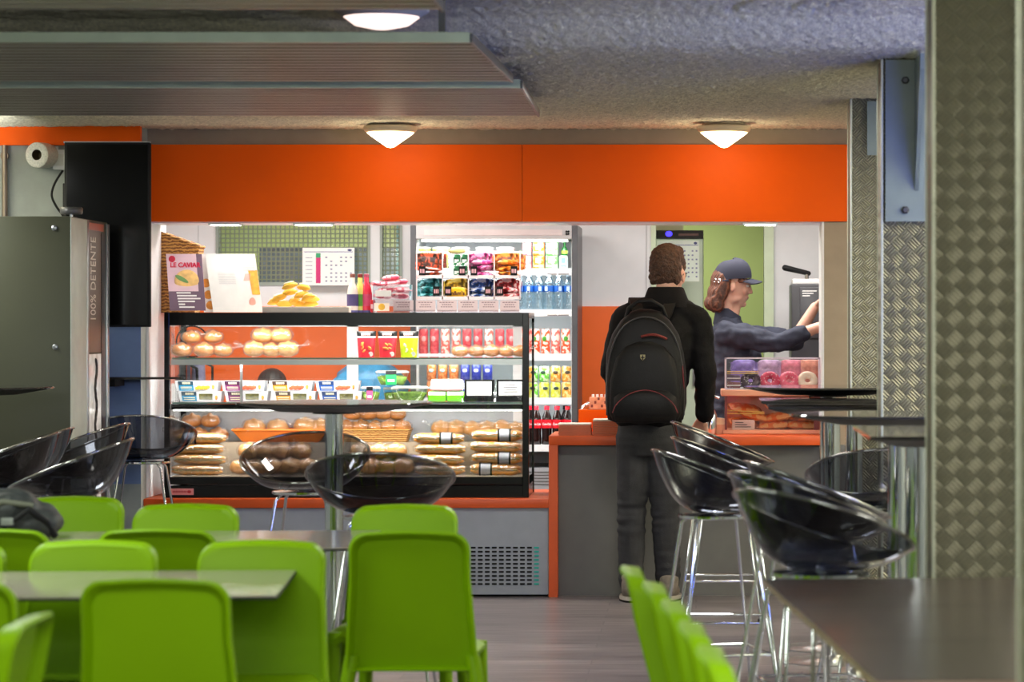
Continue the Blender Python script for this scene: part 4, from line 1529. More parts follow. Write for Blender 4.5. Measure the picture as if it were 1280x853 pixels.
# juice cans
pA = can_proto('orange red can', 'x', .0265, .150, (240, 214, 200), (236, 74, 30), (60, 140, 40), 'x')
pB = can_proto('blush can', 'x', .0265, .150, (238, 200, 190), (222, 96, 84), (250, 240, 236), 'x')
pC = can_proto('ruby can', 'x', .0265, .150, (206, 80, 84), (188, 44, 60), (236, 160, 160), 'x')
ua, ub, uc = {}, {}, {}
for k, px in enumerate([663 + 12.6 * i for i in range(5)]):
    pr, us, nm = ((pA, ua, 'orange and red'), (pA, ua, 'orange and red'), (pA, ua, 'orange and red'), (pB, ub, 'blush pink'), (pA, ua, 'orange and red'))[k]
    put(pr, us, (wx(px - 6, sI), YI + .03, shel[2] + .001), rnd.uniform(-.4, .4), '%s juice can on the middle shelf of the drinks fridge' % nm, '%s juice cans in the fridge' % nm)
for k in range(9):
    pr, us, nm = ((pB, ub, 'blush pink') if k in (2, 3, 6) else (pC, uc, 'ruby red'))
    pr, us, nm = (pr, us, nm)
    put(pr, us, (wx(530 + 13.6 * k, sI), YI + .03, shel[2] + .001), rnd.uniform(-.4, .4), '%s juice can %s' % (nm, 'on the middle shelf of the drinks fridge' if us is ub else 'in the fridge seen through the food case'), '%s juice cans in the fridge' % nm)
# short cans in two tiers
qs = [can_proto('green can', 'x', .031, .093, (210, 232, 196), (104, 190, 60), (40, 70, 50), 'x'), can_proto('lime can', 'x', .031, .093, (206, 222, 130), (196, 196, 60), (40, 60, 60), 'x'), can_proto('amber can', 'x', .031, .093, (232, 206, 140), (226, 150, 50), (70, 60, 40), 'x')]
us3 = [{}, {}, {}]
names = ['green', 'lime', 'amber']
pat = [[0, 1, 1, 2], [0, 0, 2, 2]]
for tier in (0, 1):
    for k in range(4):
        i = pat[tier][k]
        put(qs[i], us3[i], (wx(668 + 14.2 * k - 1.5, sI) if True else 0, YI + .03, shel[3] + .001 + tier * .094), rnd.uniform(-.3, .3), '%s drink can in the two tiers beside the corner post of the food case' % names[i], '%s cans in two tiers' % names[i])
qb = can_proto('blue can', 'x', .028, .100, (60, 70, 160), (40, 50, 150), (226, 230, 244), 'x')
qo = can_proto('copper can', 'x', .028, .100, (232, 150, 90), (206, 110, 50), (180, 210, 220), 'x')
ubb, uoo = {}, {}
for k in range(6):
    pr, us, nm = ((qo, uoo, 'copper') if k < 3 else (qb, ubb, 'blue'))
    put(pr, us, (wx(540 + 14 * k, sI), YI + .03, shel[3] + .101), 0, '%s drink can seen through the food case above the salad tubs' % nm, '%s cans seen through the case' % nm)
    put(pr, us, (wx(540 + 14 * k, sI), YI + .03, shel[3] + .001), 0, '%s drink can seen through the food case above the salad tubs' % nm, '%s cans seen through the case' % nm)
# water bottles
wt = thing('water_bottle', 'clear water bottle with a blue label on the second shelf of the fridge', 'bottle', (0, 0, 0), 0, 'row of water bottles in the fridge')
b = MB(); b.lathe([(.026, 0), (.029, .006), (.029, .03), (.0275, .036), (.029, .042), (.029, .12), (.0275, .126), (.029, .132), (.028, .16), (.018, .186), (.0125, .192), (.0125, .205)], 18)
b.build('bottle_body', thin('water bottle plastic', (0.80, 0.88, 0.92), f0=.12, rough=.05), wt, smooth=50)
b = MB(); b.lathe([(.0296, .108), (.0296, .142)], 18, cap0=False, cap1=False); b.build('bottle_label', mat('deep blue label', (28, 92, 180), rough=.35), wt, smooth=50)
b = MB(); b.box(-.010, .008, -.0305, -.0296, .112, .138); b.build('label_mark', mat('pale blue mark', (190, 214, 240)), wt, smooth=0)
b = MB(); b.lathe([(.0145, .198), (.0145, .214), (.012, .215)], 14); b.build('cap', mat('ice blue cap', (196, 214, 226), rough=.4), wt, smooth=40)
uw = {}
for row in (0, 1):
    for k in range(6):
        put(wt, uw, (wx(649.5 + 12.4 * k, sI) + (.0 if row else .0), YI + .0 + row * .075, shel[1] + .001), rnd.uniform(-.5, .5))
# top shelf packs
def pack(px, w, tier, c, c2, lab, H=.078):
    k = thing('drink_carton', lab, 'carton', (wx(px, sI), YI + .02, shel[0] + .001 + tier * (H + .001)))
    b = MB(); b.box(-w, w, -.03, .03, 0, H, bev=.004); b.build('carton_body', patchy('pack %d %d %d' % c, c, tuple(int(v + (255 - v) * .45) for v in c), 44), k, smooth=30)
    b = MB(); b.box(-w * .55, w * .45, -.0312, -.03, H * .45, H * .85); b.box(-w * .7, w * .7, -.0312, -.03, H * .16, H * .30); b.build('carton_mark', mat('pack mark %d %d %d' % c2, c2, rough=.4), k, smooth=0)


for tier in (0, 1):
    w_ = 'upper' if tier else 'lower'
    pack(659.5, .026, tier, (222, 120, 124), (250, 226, 226), 'pink carton, the %s of two on the top shelf of the fridge' % w_)
    pack(674, .033, tier, (232, 120, 30), (252, 224, 190), 'orange carton, the %s of two on the top shelf of the fridge' % w_)
    pack(690.5, .036, tier, (110, 190, 100), (230, 244, 226), 'pale green carton, the %s of two on the top shelf of the fridge' % w_)
pack(705, .024, 0, (226, 240, 244), (130, 200, 190), 'white carton next to the fridge frame on the top shelf')
t = thing('green_bottle', 'small dark green bottle on the white carton in the fridge', 'bottle', (wx(706, sI), YI + .03, shel[0] + .081))
b = MB(); b.lathe([(.018, 0), (.019, .004), (.018, .035), (.008, .055), (.008, .082)], 16); b.build('bottle_body', mat('bottle green', (30, 120, 50), rough=.12), t, smooth=50)
b = MB(); b.lathe([(.0195, .01), (.0195, .03)], 16, cap0=False, cap1=False); b.build('bottle_label', mat('yellow green label', (190, 214, 90)), t, smooth=50)
for px, c, nm in ((528, (226, 232, 110), 'yellow'), (552, (214, 226, 120), 'lime'), (576, (230, 240, 236), 'white'), (606, (240, 244, 246), 'pearl'), (632, (240, 226, 216), 'cream')):
    k = thing('salad_bowl', '%s lidded bowl on the top shelf of the fridge above the sweet rack' % nm, 'bowl', (wx(px, sI), YI + .05, shel[0] + .001))
    b = MB(); b.lathe([(.035, 0), (.05, .05), (.052, .12)], 20); b.build('bowl', mat('tub ' + nm, c, rough=.3, vary=.2, vscale=40), k, smooth=40)
    b = MB(); b.lathe([(.054, .12), (.054, .128), (.03, .134)], 20); b.build('lid', WHITEL, k, smooth=40)
# cola bottles
ck = thing('cola_bottle', 'dark cola bottle with red label and red cap on the bottom fridge shelf', 'bottle', (0, 0, 0), 0, 'row of cola bottles in the fridge')
b = MB(); b.lathe([(.024, 0), (.029, .006), (.030, .03), (.0285, .07), (.030, .10), (.030, .135), (.026, .165), (.014, .195), (.0125, .21)], 18); b.build('bottle_body', mat('dark cola', (28, 12, 10), rough=.08), ck, smooth=50)
b = MB(); b.lathe([(.0305, .098), (.0305, .148)], 18, cap0=False, cap1=False); b.build('bottle_label', mat('cola red label', (222, 16, 36), rough=.3), ck, smooth=50)
b = MB(); b.lathe([(.0145, .205), (.0150, .226), (.012, .228)], 14); b.build('cap', mat('cola red label', (222, 16, 36)), ck, smooth=40)
lettering('label_script', 'Coca-Cola', .019, PAPER, ck, (0, -.0312, .122), (PI / 2, 0, 0), shear=.3, sx=.62, bold=.0004)
uk = {}
for k in range(5):
    put(ck, uk, (wx(658 + 13 * k, sI), YI + .02, shel[4] + .001), 0)
ck2 = thing('cola_bottle', 'dark cola bottle with a black cap at the end of the bottom fridge shelf', 'bottle', (wx(712.5, sI) - .03, YI + .10, shel[4] + .001))
b = MB(); b.lathe([(.024, 0), (.029, .006), (.030, .135), (.026, .165), (.014, .195), (.0125, .21)], 18); b.build('bottle_body', MATS['dark cola'], ck2, smooth=50)
b = MB(); b.lathe([(.0145, .205), (.0150, .226), (.012, .228)], 14); b.build('cap', BLACKM, ck2, smooth=40)

# ---------------------------------------------------------------- kitchen things behind the hatch
# wall calendar on the wired window
sW = 205.5
def calendar(name, label, xa, xb, ya, yb, s, m, stripe):
    t = thing(name, label, 'calendar', ((wx(xa, s) + wx(xb, s)) / 2, FPX / s, wz(yb, s)))
    W, H = (wx(xb, s) - wx(xa, s)) / 2, wz(ya, s) - wz(yb, s)
    b = MB(); b.box(-W, W, 0, .004, 0, H); b.build('sheet', m, t, smooth=0)
    b = MB(); b.box(-W * .94, W * .94, -.001, 0, H * .885, H * .90); b.build('header_line', mat('indigo line', (70, 70, 150)), t, smooth=0)
    b = MB(); b.ball((W * .82, -.001, H * .94), (W * .09, .001, H * .03), 14, 6); b.build('oval_logo', mat('navy ink', (40, 50, 110)), t)
    if stripe:
        b = MB()
        b.mi = 0; b.box(-W * .48, -W * .30, -.001, 0, H * .06, H * .80)
        b.mi = 1; b.box(-W * .48, -W * .30, -.0012, 0, H * .74, H * .86)
        b.build('month_strip', [mat('magenta strip', (200, 40, 110)), mat('green strip', (40, 150, 100))], t, smooth=0)
    b = MB()
    for i in range(6):
        for j in range(7):
            if rnd.random() < .75:
                x = -W * .12 + i * W * .19
                z = H * .10 + j * H * .105
                b.box(x, x + W * .08, -.0008, 0, z, z + H * .035)
    for j in range(7):
        b.box(-W * .88, -W * .62, -.0008, 0, H * (.1 + .105 * j), H * (.115 + .105 * j))
    b.build('dot_pattern', mat('soft grey print', (120, 124, 156)), t, smooth=0)


calendar('wall_calendar', 'white wall calendar with a magenta month strip on the wired window', 378, 443, 310, 357, sW, PAPER, True)
# cupboard and hoses seen through the wired window
t = thing('steel_cupboard', 'blue grey steel cupboard dimly seen through the wired window', 'cupboard', (-2.45, 18.6, 0))
b = MB(); b.box(-.34, .62, -.2, .2, 0, 1.93); b.build('cupboard_body', mat('slate blue enamel', (70, 90, 124), rough=.4), t, smooth=0, bev=.005)
b = MB(); b.box(-.33, .13, -.215, -.2, .05, 1.90); b.build('door', mat('pale slate enamel', (104, 126, 160), rough=.4), t, smooth=0, bev=.004)
b = MB(); b.box(.15, .61, -.215, -.2, .05, 1.90); b.build('door', MATS['pale slate enamel'], t, smooth=0, bev=.004)
t = thing('blue_post', 'turquoise post seen through the narrow wired window next to the fridge', 'post', (wx(499.5, 200), 18.0, 0))
b = MB(); b.box(-.02, .02, -.02, .02, 0, 2.3, bev=.004); b.build('post', mat('turquoise paint', (60, 160, 180), rough=.4), t)
b = MB(); b.box(-.05, .05, -.05, .05, 0, .02); b.build('foot_plate', ALU, t, smooth=0)

# tall white fridge with a calendar and a black control panel
sK = 199.0
t = thing('tall_fridge', 'tall pale fridge cabinet with a black control panel in the doorway', 'fridge', (wx(848, sK), FPX / sK + .3, 0))
W = wx(879.5, sK) - t.location.x
b = MB(); b.box(-W, W, -.28, .3, .05, wz(289, sK), bev=.006); b.build('cabinet', PALEG, t)
b = MB(); b.box(-W + .004, W - .004, -.30, -.28, .08, wz(299, sK), bev=.006); d = b.build('door', mat('pale mint door', (212, 224, 202), rough=.35), t)
b = MB(); b.box(W - .07, W - .05, -.335, -.30, 1.05, 1.35, bev=.004); b.build('handle', ALU, t).parent = d
b = MB(); b.box(-W + .002, W - .002, -.302, -.28, wz(298.5, sK), wz(288, sK)); p = b.build('control_panel', BLACKG, t, smooth=0)
b = MB(); b.ball((-.06, -.303, wz(292.5, sK)), (.022, .003, .018), 12, 8); b.build('indicator_light', mat('blue indicator', (60, 50, 230), emit=2.5), t).parent = p
b = MB(); b.box(0, W * .8, -.304, -.302, wz(295, sK), wz(292, sK)); b.build('display', mat('brown display', (96, 50, 34), rough=.3), t, smooth=0).parent = p
for sx in (-1, 1):
    for y in (-.2, .22):
        b = MB(); b.lathe([(.025, 0), (.02, .05)], 12, o=(sx * (W - .06), y, 0)); b.build('foot', BLACKM, t)
calendar('wall_calendar', 'white calendar with small icons on the tall pale fridge', 822, 874, 301, 352, sK + 3.6, mat('mint paper', (222, 232, 218)), False)
t = thing('storage_box', 'flat beige box on top of the tall pale fridge', 'box', (wx(836, 198), 18.35, wz(289, sK) + .001))
b = MB(); b.box(-.09, .09, -.1, .1, 0, .036, bev=.003); b.build('box_body', mat('beige card', (196, 184, 150)), t)
b = MB(); b.box(-.092, .092, -.102, .102, .032, .05, bev=.002); b.build('box_lid', mat('beige card lid', (206, 196, 166)), t)

# coffee machine on its counter
sM = 213.0
YM = FPX / sM
t = thing('coffee_machine', 'black coffee machine with a long tap handle behind the hatch', 'coffee machine', (wx(1018, sM), YM + .2, .921))
xl = wx(989, sM) - t.location.x
zt = wz(355, sM) - .921
b = MB(); b.box(xl, xl + .34, -.2, .2, .04, zt, bev=.01); b.build('machine_body', mat('graphite plastic', (58, 58, 62), rough=.35), t)
b = MB(); b.box(xl + .05, xl + .30, -.208, -.2, zt - .32, zt - .02, bev=.004); d = b.build('door_panel', mat('graphite panel', (70, 70, 74), rough=.3), t)
b = MB()
for k in range(3):
    b.box(xl + .065, xl + .15 - .02 * k, -.2095, -.208, zt - .045 - k * .014, zt - .039 - k * .014)
b.build('panel_print', PAPER, t, smooth=0).parent = d
b = MB(); b.box(xl + .01, xl + .34, -.18, .18, zt, zt + .03, bev=.004); b.build('top_tray', mat('white tray', (226, 224, 222), rough=.3), t)
b = MB(); b.lathe([(.012, zt + .03), (.012, zt + .07)], 10, o=(xl + .10, 0, 0)); b.build('tap_stem', CHROME, t)
b = MB(); b.cap((xl + .11, 0, zt + .065), (xl - .03, 0, zt + .098), .014, .018, 10); b.build('tap_handle', BLACKM, t, smooth=50)
b = MB(); b.box(xl + .03, xl + .32, -.26, -.2, .04, .10, bev=.004); b.build('drip_tray', ALU, t)
for q1 in (xl + .05, xl + .28):
    for q2 in (-.12, .12):
        b = MB(); b.lathe([(.02, 0), (.02, .04)], 10, o=(q1, q2, 0)); b.build('foot', BLACKM, t)

# blue sack, dark bowl and crate on the back counter
s = 207.0
t = thing('blue_sack', 'crumpled blue plastic sack seen through the food case', 'sack', (wx(462, s), FPX / s, .921))
b = MB()
rings = []
for k in range(9):
    f = k / 8
    e = math.sin(PI * (.12 + .88 * f)) ** .5 if f < 1 else .2
    rings.append([(.235 * e * math.cos(2 * PI * j / 28) * (1 + .08 * math.sin(5 * j + k * 2)), .13 * e * math.sin(2 * PI * j / 28) * (1 + .1 * math.sin(3 * j - k)), .30 * f) for j in range(28)])
b.loft(rings); b.build('sack_body', mat('sky blue plastic', (70, 160, 214), rough=.3, vary=.2, vscale=20, bump=.8, bscale=30), t, smooth=60)
b = MB(); b.tube([(.05 * math.cos(a), .03 * math.sin(a), .30) for a in [2 * PI * j / 12 for j in range(12)]], .012, 6, closed=True); b.build('tied_neck', mat('deep sky plastic', (50, 130, 190), rough=.3), t)
t = thing('dark_bowl', 'dark ribbed bowl turned upside down behind the boxed sandwiches', 'bowl', (wx(340, s), FPX / s, .921))
b = MB(); b.box(-.10, .10, -.09, .09, 0, .16, bev=.006); b.build('stand', WHITEL, t)
b = MB()
rings = []
for k in range(8):
    a = (PI / 2) * k / 7.4
    rings.append([(.088 * math.cos(a) * (1 + .03 * math.cos(16 * 2 * PI * j / 48)) * math.cos(2 * PI * j / 48), .088 * math.cos(a) * (1 + .03 * math.cos(16 * 2 * PI * j / 48)) * math.sin(2 * PI * j / 48), .16 + .092 * math.sin(a)) for j in range(48)])
b.loft(rings); b.build('ribbed_dome', mat('dark brown glaze', (52, 36, 34), rough=.5), t, smooth=50)
t = thing('thermos', 'dark slate insulated flask seen through the end of the food case', 'flask', (wx(227, s), FPX / s - .05, .921))
b = MB(); b.lathe([(.062, 0), (.064, .01), (.064, .30), (.05, .335)], 24); b.build('flask_body', mat('dark slate enamel', (60, 64, 78), rough=.3), t, smooth=40)
b = MB(); b.lathe([(.045, .335), (.045, .37), (.03, .385)], 20); b.build('lid', BLACKM, t, smooth=40)
b = MB(); b.tube([(.06, 0, .27), (.10, 0, .25), (.105, 0, .15), (.06, 0, .08)], .009, 8); b.build('handle', BLACKM, t, smooth=50)
t = thing('kettle', 'lilac grey jug standing next to the dark flask behind the case', 'jug', (wx(241, s) + .03, FPX / s + .02, .921))
b = MB(); b.lathe([(.05, 0), (.052, .01), (.04, .28), (.045, .32)], 22); b.build('jug_body', mat('lilac grey enamel', (140, 140, 170), rough=.3), t, smooth=40)
b = MB(); b.tube([(.045, 0, .28), (.085, 0, .26), (.085, 0, .14), (.048, 0, .10)], .008, 8); b.build('handle', BLACKM, t, smooth=50)

# ---------------------------------------------------------------- things on the serving counter
s = 236.0
for k, (xa, xb, H, lab) in enumerate(((699, 739, .062, 'stack of orange leaflets on the serving counter beside the fridge'), (741, 778, .085, 'taller stack of orange leaflets on the serving counter beside the man'))):
    t = thing('leaflet_stack', lab, 'leaflets', ((wx(xa, s) + wx(xb, s)) / 2, YC + .14, .851))
    w = (wx(xb, s) - wx(xa, s)) / 2
    n = 9
    for q in range(n):
        z = H * q / n
        b = MB(); b.box(-w + rnd.uniform(-.004, .004), w + rnd.uniform(-.004, .004), -.10, .10, z, z + H / n * .82)
        b.build('leaflet', mat('terracotta print', (206, 110, 70), vary=.1) if q < n - 1 else mat('cream leaflet', (244, 226, 208)), t, smooth=0)
t = thing('tissue_box', 'plain orange box behind the leaflet stacks', 'box', (wx(754, 230), FPX / 230 - .06, .851))
w = wx(786, 230) - t.location.x
b = MB(); b.box(-w * .93, w, -.05, .05, 0, .125, bev=.003); b.build('box_body', ORANGE, t)
b = MB(); b.box(-w * .6, w * .7, -.02, .02, .125, .127); b.build('slot', BLACKM, t, smooth=0)
t = thing('sugar_box', 'open carton of sachets behind the orange box', 'carton', (wx(756, 227), FPX / 227, .851))
w = wx(775, 227) - t.location.x
b = MB(); b.box(-w, w, -.04, .04, 0, .185, bev=.002); b.build('carton_body', mat('peach carton', (226, 150, 110), vary=.2, vscale=30), t)
b = MB()
for k in range(8):
    b.box(-w * .9 + k * w * .22, -w * .9 + k * w * .22 + w * .14, -.0415, -.04, .13 + .02 * (k % 3), .145 + .02 * (k % 3))
b.build('carton_print', mat('brown red print', (120, 50, 40)), t, smooth=0)
b = MB()
for k in range(6):
    b.box(-w * .85 + k * w * .28, -w * .85 + k * w * .28 + .012, -.03, .03, .17, .20)
b.build('sachets', PAPER, t, smooth=0)
b = MB(); b.tube([(-w - .05, 0, 0), (-w - .05, 0, .09), (-w - .04, 0, .13), (-w - .01, 0, .15), (-w + .01, 0, .14)], .012, 10)
o = b.build('curved_pipe', CHROME, None, smooth=50, loc=(t.location.x + .004, t.location.y - .01, .851)); tag(o, 'curved grey steel tube beside the carton of sachets', 'tube')

# two tier glazed pastry box at the end of the counter
s = 234.0
xa, xb = wx(906, s), wx(1026, s)
Y1 = FPX / s
ZC = .851
t = thing('snack_box', 'wooden framed clear snack box of golden bags on the serving counter', 'food box', ((xa + xb) / 2, Y1 + .17, ZC))
PINKW = mat('peach lacquer', (226, 160, 130), rough=.35)
b = MB(); b.box(xa - .012, xb, Y1, Y1 + .34, ZC, ZC + .022, bev=.003); b.box(xa, xb, Y1 + .31, Y1 + .33, ZC + .022, wz(497, s)); wpart('base', b, PINKW, t)
z1, z2 = wz(495.5, s), wz(487.5, s)
b = MB(); b.box(xa, xa + .004, Y1 + .02, Y1 + .31, ZC + .022, z1); b.box(xb - .03, xb - .026, Y1 + .02, Y1 + .31, ZC + .022, z1); b.box(xa, xb - .026, Y1 + .012, Y1 + .016, ZC + .022, z1); wpart('glazing', b, ACRYL, t)
b = MB(); b.box(xa, xa + .012, Y1 + .004, Y1 + .012, ZC + .022, z1); b.box(xb - .036, xb - .024, Y1 + .004, Y1 + .012, ZC + .022, z1); b.box(xb - .024, xb - .0, Y1 + .0, Y1 + .32, ZC + .022, z1); wpart('corner_posts', b, mat('dark red lacquer', (110, 44, 40), rough=.4), t)
b = MB(); b.box(xa - .02, xb, Y1 - .012, Y1 + .34, z1, z2, bev=.005); wpart('lid', b, PINKW, t)
b = MB(); b.box(xa + .04, xa + .16, Y1 + .03, Y1 + .034, ZC + .023, ZC + .075); pcx = wpart('price_card', b, mat('pink price paper', (236, 206, 196)), t)
b = MB()
for k in range(3):
    b.box(xa + .055, xa + .14 - .02 * k, Y1 + .028, Y1 + .0302, ZC + .035 + k * .012, ZC + .039 + k * .012)
wpart('print', b, INK, t).parent = pcx
GOLD = patchy('amber snack bag', (206, 104, 30), (150, 70, 20), 26)
GOLD2 = patchy('orange snack bag', (236, 120, 50), (246, 176, 110), 22)
gp_, g1_ = packet('x', 'x', GOLD, .17, .12, .045, GOLD2), packet('x', 'x', GOLD2, .17, .12, .045, GOLD)
ug, uh = {}, {}
for (px, z, a) in ((932, .03, .2), (968, .026, -.1), (1002, .026, .05), (940, .075, .35), (975, .07, -.3), (1004, .068, .1), (930, .11, .2)):
    k = rnd.random() < .5
    if k or z > .1:
        put(g1_, uh, (wx(px, 231), Y1 + .19 + rnd.uniform(-.02, .02), ZC + z), 0, 'orange bag of snacks lying in the wooden framed snack box', 'orange snack bags in the wooden box', rot=(.3, a * .6, a))
    else:
        put(gp_, ug, (wx(px, 231), Y1 + .19 + rnd.uniform(-.02, .02), ZC + z), 0, 'amber bag of snacks lying in the wooden framed snack box', 'amber snack bags in the wooden box', rot=(.3, a * .6, a))
k = thing('wooden_tongs', 'pale wooden tongs lying in the wooden framed snack box', 'tongs', (wx(932, 233), Y1 + .05, ZC + .105))
b = MB(); b.box(-.11, .10, -.006, .006, .0, .006, bev=.002); b.build('lower_arm', mat('pale wood', (232, 190, 96)), k)
b = MB(); b.box(-.11, .10, -.006, .006, .012, .018, M=Matrix.Rotation(.05, 4, 'Y'), bev=.002); b.build('upper_arm', MATS['pale wood'], k)

ZL = z2 + .001
t = thing('doughnut_box', 'clear acrylic doughnut box standing on the wooden framed snack box', 'food box', ((xa + xb) / 2, Y1 + .16, ZL))
zt = wz(447.5, s)
b = MB()
b.box(xa, xb - .004, Y1 + .005, Y1 + .012, ZL, zt); b.box(xa, xa + .008, Y1 + .012, Y1 + .30, ZL, zt); b.box(xb - .012, xb - .004, Y1 + .012, Y1 + .30, ZL, zt); b.box(xa, xb - .004, Y1 + .30, Y1 + .306, ZL, zt); b.box(xa + .008, xb - .012, Y1 + .012, Y1 + .30, zt - .006, zt)
wpart('acrylic_walls', b, ACRYL, t)
b = MB()
b.box(xa - .001, xa + .009, Y1 + .002, Y1 + .006, ZL, zt + .001); b.box(xb - .014, xb - .003, Y1 + .002, Y1 + .006, ZL, zt + .001); b.box(xa, xb - .004, Y1 + .002, Y1 + .006, zt - .006, zt + .002)
wpart('edge', b, mat('frosted lilac edge', (226, 210, 226), rough=.3), t)
b = MB(); b.box(xa + .01, xb - .014, Y1 + .02, Y1 + .29, ZL, ZL + .006); wpart('tray', b, WHITEL, t)
b = MB(); b.box(xa + .25, xa + .34, Y1 + .001, Y1 + .0045, ZL + .004, ZL + .014); wpart('brand_mark', b, mat('navy ink', (40, 50, 110)), t)
dn = thing('doughnut', 'x', 'doughnut', (0, 0, 0))


def doughnut(px, icing, label, z=.006, tilt=1.05, y=.09):
    k = thing('doughnut', label, 'doughnut', (wx(px, 232), Y1 + y, ZL + z + .040))
    k.rotation_euler = (tilt, 0, 0)
    b = MB()
    R, r = .034, .019
    b.tube([(R * math.cos(2 * PI * j / 28), R * math.sin(2 * PI * j / 28), 0) for j in range(28)], r, 14, closed=True)
    b.build('dough', CRUST, k, smooth=80)
    b = MB()
    rings = []
    for j in range(29):
        a = 2 * PI * j / 28
        ring = []
        for q in range(9):
            c = -.15 + (PI + .3) * q / 8
            rr = R + (r + .0022) * math.cos(c)
            ring.append((rr * math.cos(a), rr * math.sin(a), (r + .0022) * math.sin(c)))
        rings.append(ring)
    b.loft(rings, False, False, closed=False)
    b.build('icing', icing, k, smooth=80)
    b = MB()
    for q in range(22):
        a, c = rnd.uniform(0, 2 * PI), rnd.uniform(.5, 2.6)
        rr = R + (r + .003) * math.cos(c)
        b.ball((rr * math.cos(a), rr * math.sin(a), (r + .003) * math.sin(c)), .0022, 6, 4)
    b.build('sprinkles', PAPER, k, smooth=0)


bpy.data.objects.remove(dn)
doughnut(938, mat('dark chocolate icing', (66, 44, 60), rough=.25), 'chocolate iced doughnut in the clear acrylic box')
doughnut(962, mat('raspberry icing', (196, 60, 90), rough=.25), 'raspberry iced doughnut beside the chocolate one in the acrylic box')
doughnut(986, mat('strawberry icing', (226, 96, 120), rough=.25), 'strawberry iced doughnut between the raspberry and cream ones in the acrylic box')
doughnut(1009, mat('cream icing', (246, 226, 196), rough=.25), 'cream iced doughnut at the end of the row in the acrylic box')
for q, (px, z, c, nm) in enumerate(((917, .007, (120, 70, 70), 'brown'), (917, .045, (96, 70, 90), 'plum'))):
    k = thing('cake_slice', '%s cake slice %s beside the doughnuts' % (nm, 'on top of another' if q else 'under another'), 'cake', (wx(px, 232), Y1 + .08, ZL + z))
    b = MB(); b.prism([(-.035, 0), (.035, 0), (.035, .03), (-.035, .034)], -.03, .03); b.build('sponge', mat(nm + ' sponge', c, bump=.4, vary=.2, vscale=40), k, smooth=0)
    b = MB(); b.box(-.036, .036, -.031, .031, .012, .017); b.build('cream_layer', PAPER, k, smooth=0)
k = thing('wooden_tongs', 'pale wooden tongs lying on the cake slices in the acrylic box', 'tongs', (wx(925, 233), Y1 + .08, ZL + .082))
b = MB(); b.box(-.07, .10, -.006, .006, 0, .005, bev=.002); b.build('lower_arm', MATS['pale wood'], k)
b = MB(); b.box(-.07, .10, -.006, .006, .010, .015, bev=.002); b.build('upper_arm', MATS['pale wood'], k)
CH = mat('lilac crisp bag', (190, 160, 200), rough=.25, vary=.4, vscale=30)
for (px, m, nm) in ((930, mat('violet snack bag', (130, 110, 190), rough=.25, vary=.4, vscale=30), 'violet'), (962, CH, 'lilac'), (990, mat('rose snack bag', (226, 130, 150), rough=.25, vary=.4, vscale=30), 'rose'), (1011, mat('amber rose bag', (240, 150, 130), rough=.25, vary=.4, vscale=30), 'coral')):
    k = packet('%s snack bag standing behind the doughnuts in the acrylic box' % nm, None, m, .13, .14, .04, m)
    k.location = (wx(px, 230), Y1 + .26, ZL + .085); k.rotation_euler = (PI / 2 - .15, 0, rnd.uniform(-.1, .1))
    k.name = 'snack_bag'; k['category'] = 'snack bag'
# pump bottle and napkin holder between the man and the snack box
t = thing('pump_bottle', 'chrome pump dispenser between the man and the snack box', 'dispenser', (wx(889, 235), YC + .22, .851))
b = MB(); b.lathe([(.030, 0), (.031, .004), (.031, .10), (.018, .13), (.012, .135)], 20); b.build('bottle_body', CHROME, t, smooth=40)
b = MB(); b.lathe([(.012, .135), (.012, .16), (.006, .165), (.006, .195)], 14); b.build('pump_neck', CHROME, t, smooth=40)
b = MB(); b.tube([(-.006, 0, .195), (.02, 0, .20), (.045, 0, .192)], .007, 8); b.build('spout', CHROME, t, smooth=50)
t = thing('napkin_holder', 'small holder of pale napkins beside the snack box', 'napkins', (wx(899, 233), YC + .26, .851))
b = MB(); b.box(-.03, .03, -.02, .02, 0, .012); b.box(-.03, .03, -.022, -.018, 0, .05); b.box(-.03, .03, .018, .022, 0, .05); b.build('holder', PINKW, t, smooth=0)
b = MB(); b.box(-.026, .026, -.016, .016, .012, .085, M=Matrix.Rotation(.12, 4, 'Y')); b.build('napkins', mat('peach napkins', (246, 220, 190)), t, smooth=0)

# ---------------------------------------------------------------- television, spot lamp and fittings on the left wall
sT = 243.5
YT = FPX / sT
t = thing('television', 'black television hung upright beside the orange fascia', 'television', ((wx(82, sT) + wx(187, sT)) / 2, YT, wz(409, sT)))
W = (wx(187, sT) - wx(80, sT)) / 2
H = wz(178, sT) - wz(409, sT)
scr = mat('dark screen', (8, 8, 8), spec=.25, rough=.16, vary=.05)
b = MB(); b.box(-W, W, -.012, .03, 0, H, bev=.004); b.build('case', BLACKM, t)
b = MB(); b.box(-W + .012, W - .012, -.0135, -.0115, .012, H - .012); b.build('screen', scr, t, smooth=0)
b = MB(); b.box(-W - .004, W + .002, -.010, .01, H - .004, H + .004); b.build('top_trim', ALU, t, smooth=0)
b = MB(); b.box(-W - .018, W * .5, .03, .07, .10, H * .78, bev=.004); b.build('rear_housing', BLACKM, t)
b = MB(); b.box(-.10, .10, .07, 15.099 - YT, H * .35, H * .65); b.build('wall_mount', FRIDGEG, t, smooth=0)
b = MB()
pts = [(wx(74, 243) , wz(212, 243)), (wx(64, 243), wz(228, 243)), (wx(60, 243), wz(243, 243)), (wx(65, 243), wz(256, 243)), (wx(73, 243), wz(267, 243)), (wx(80, 243), wz(276, 243)), (wx(88, 243), wz(280, 243))]
cur = []
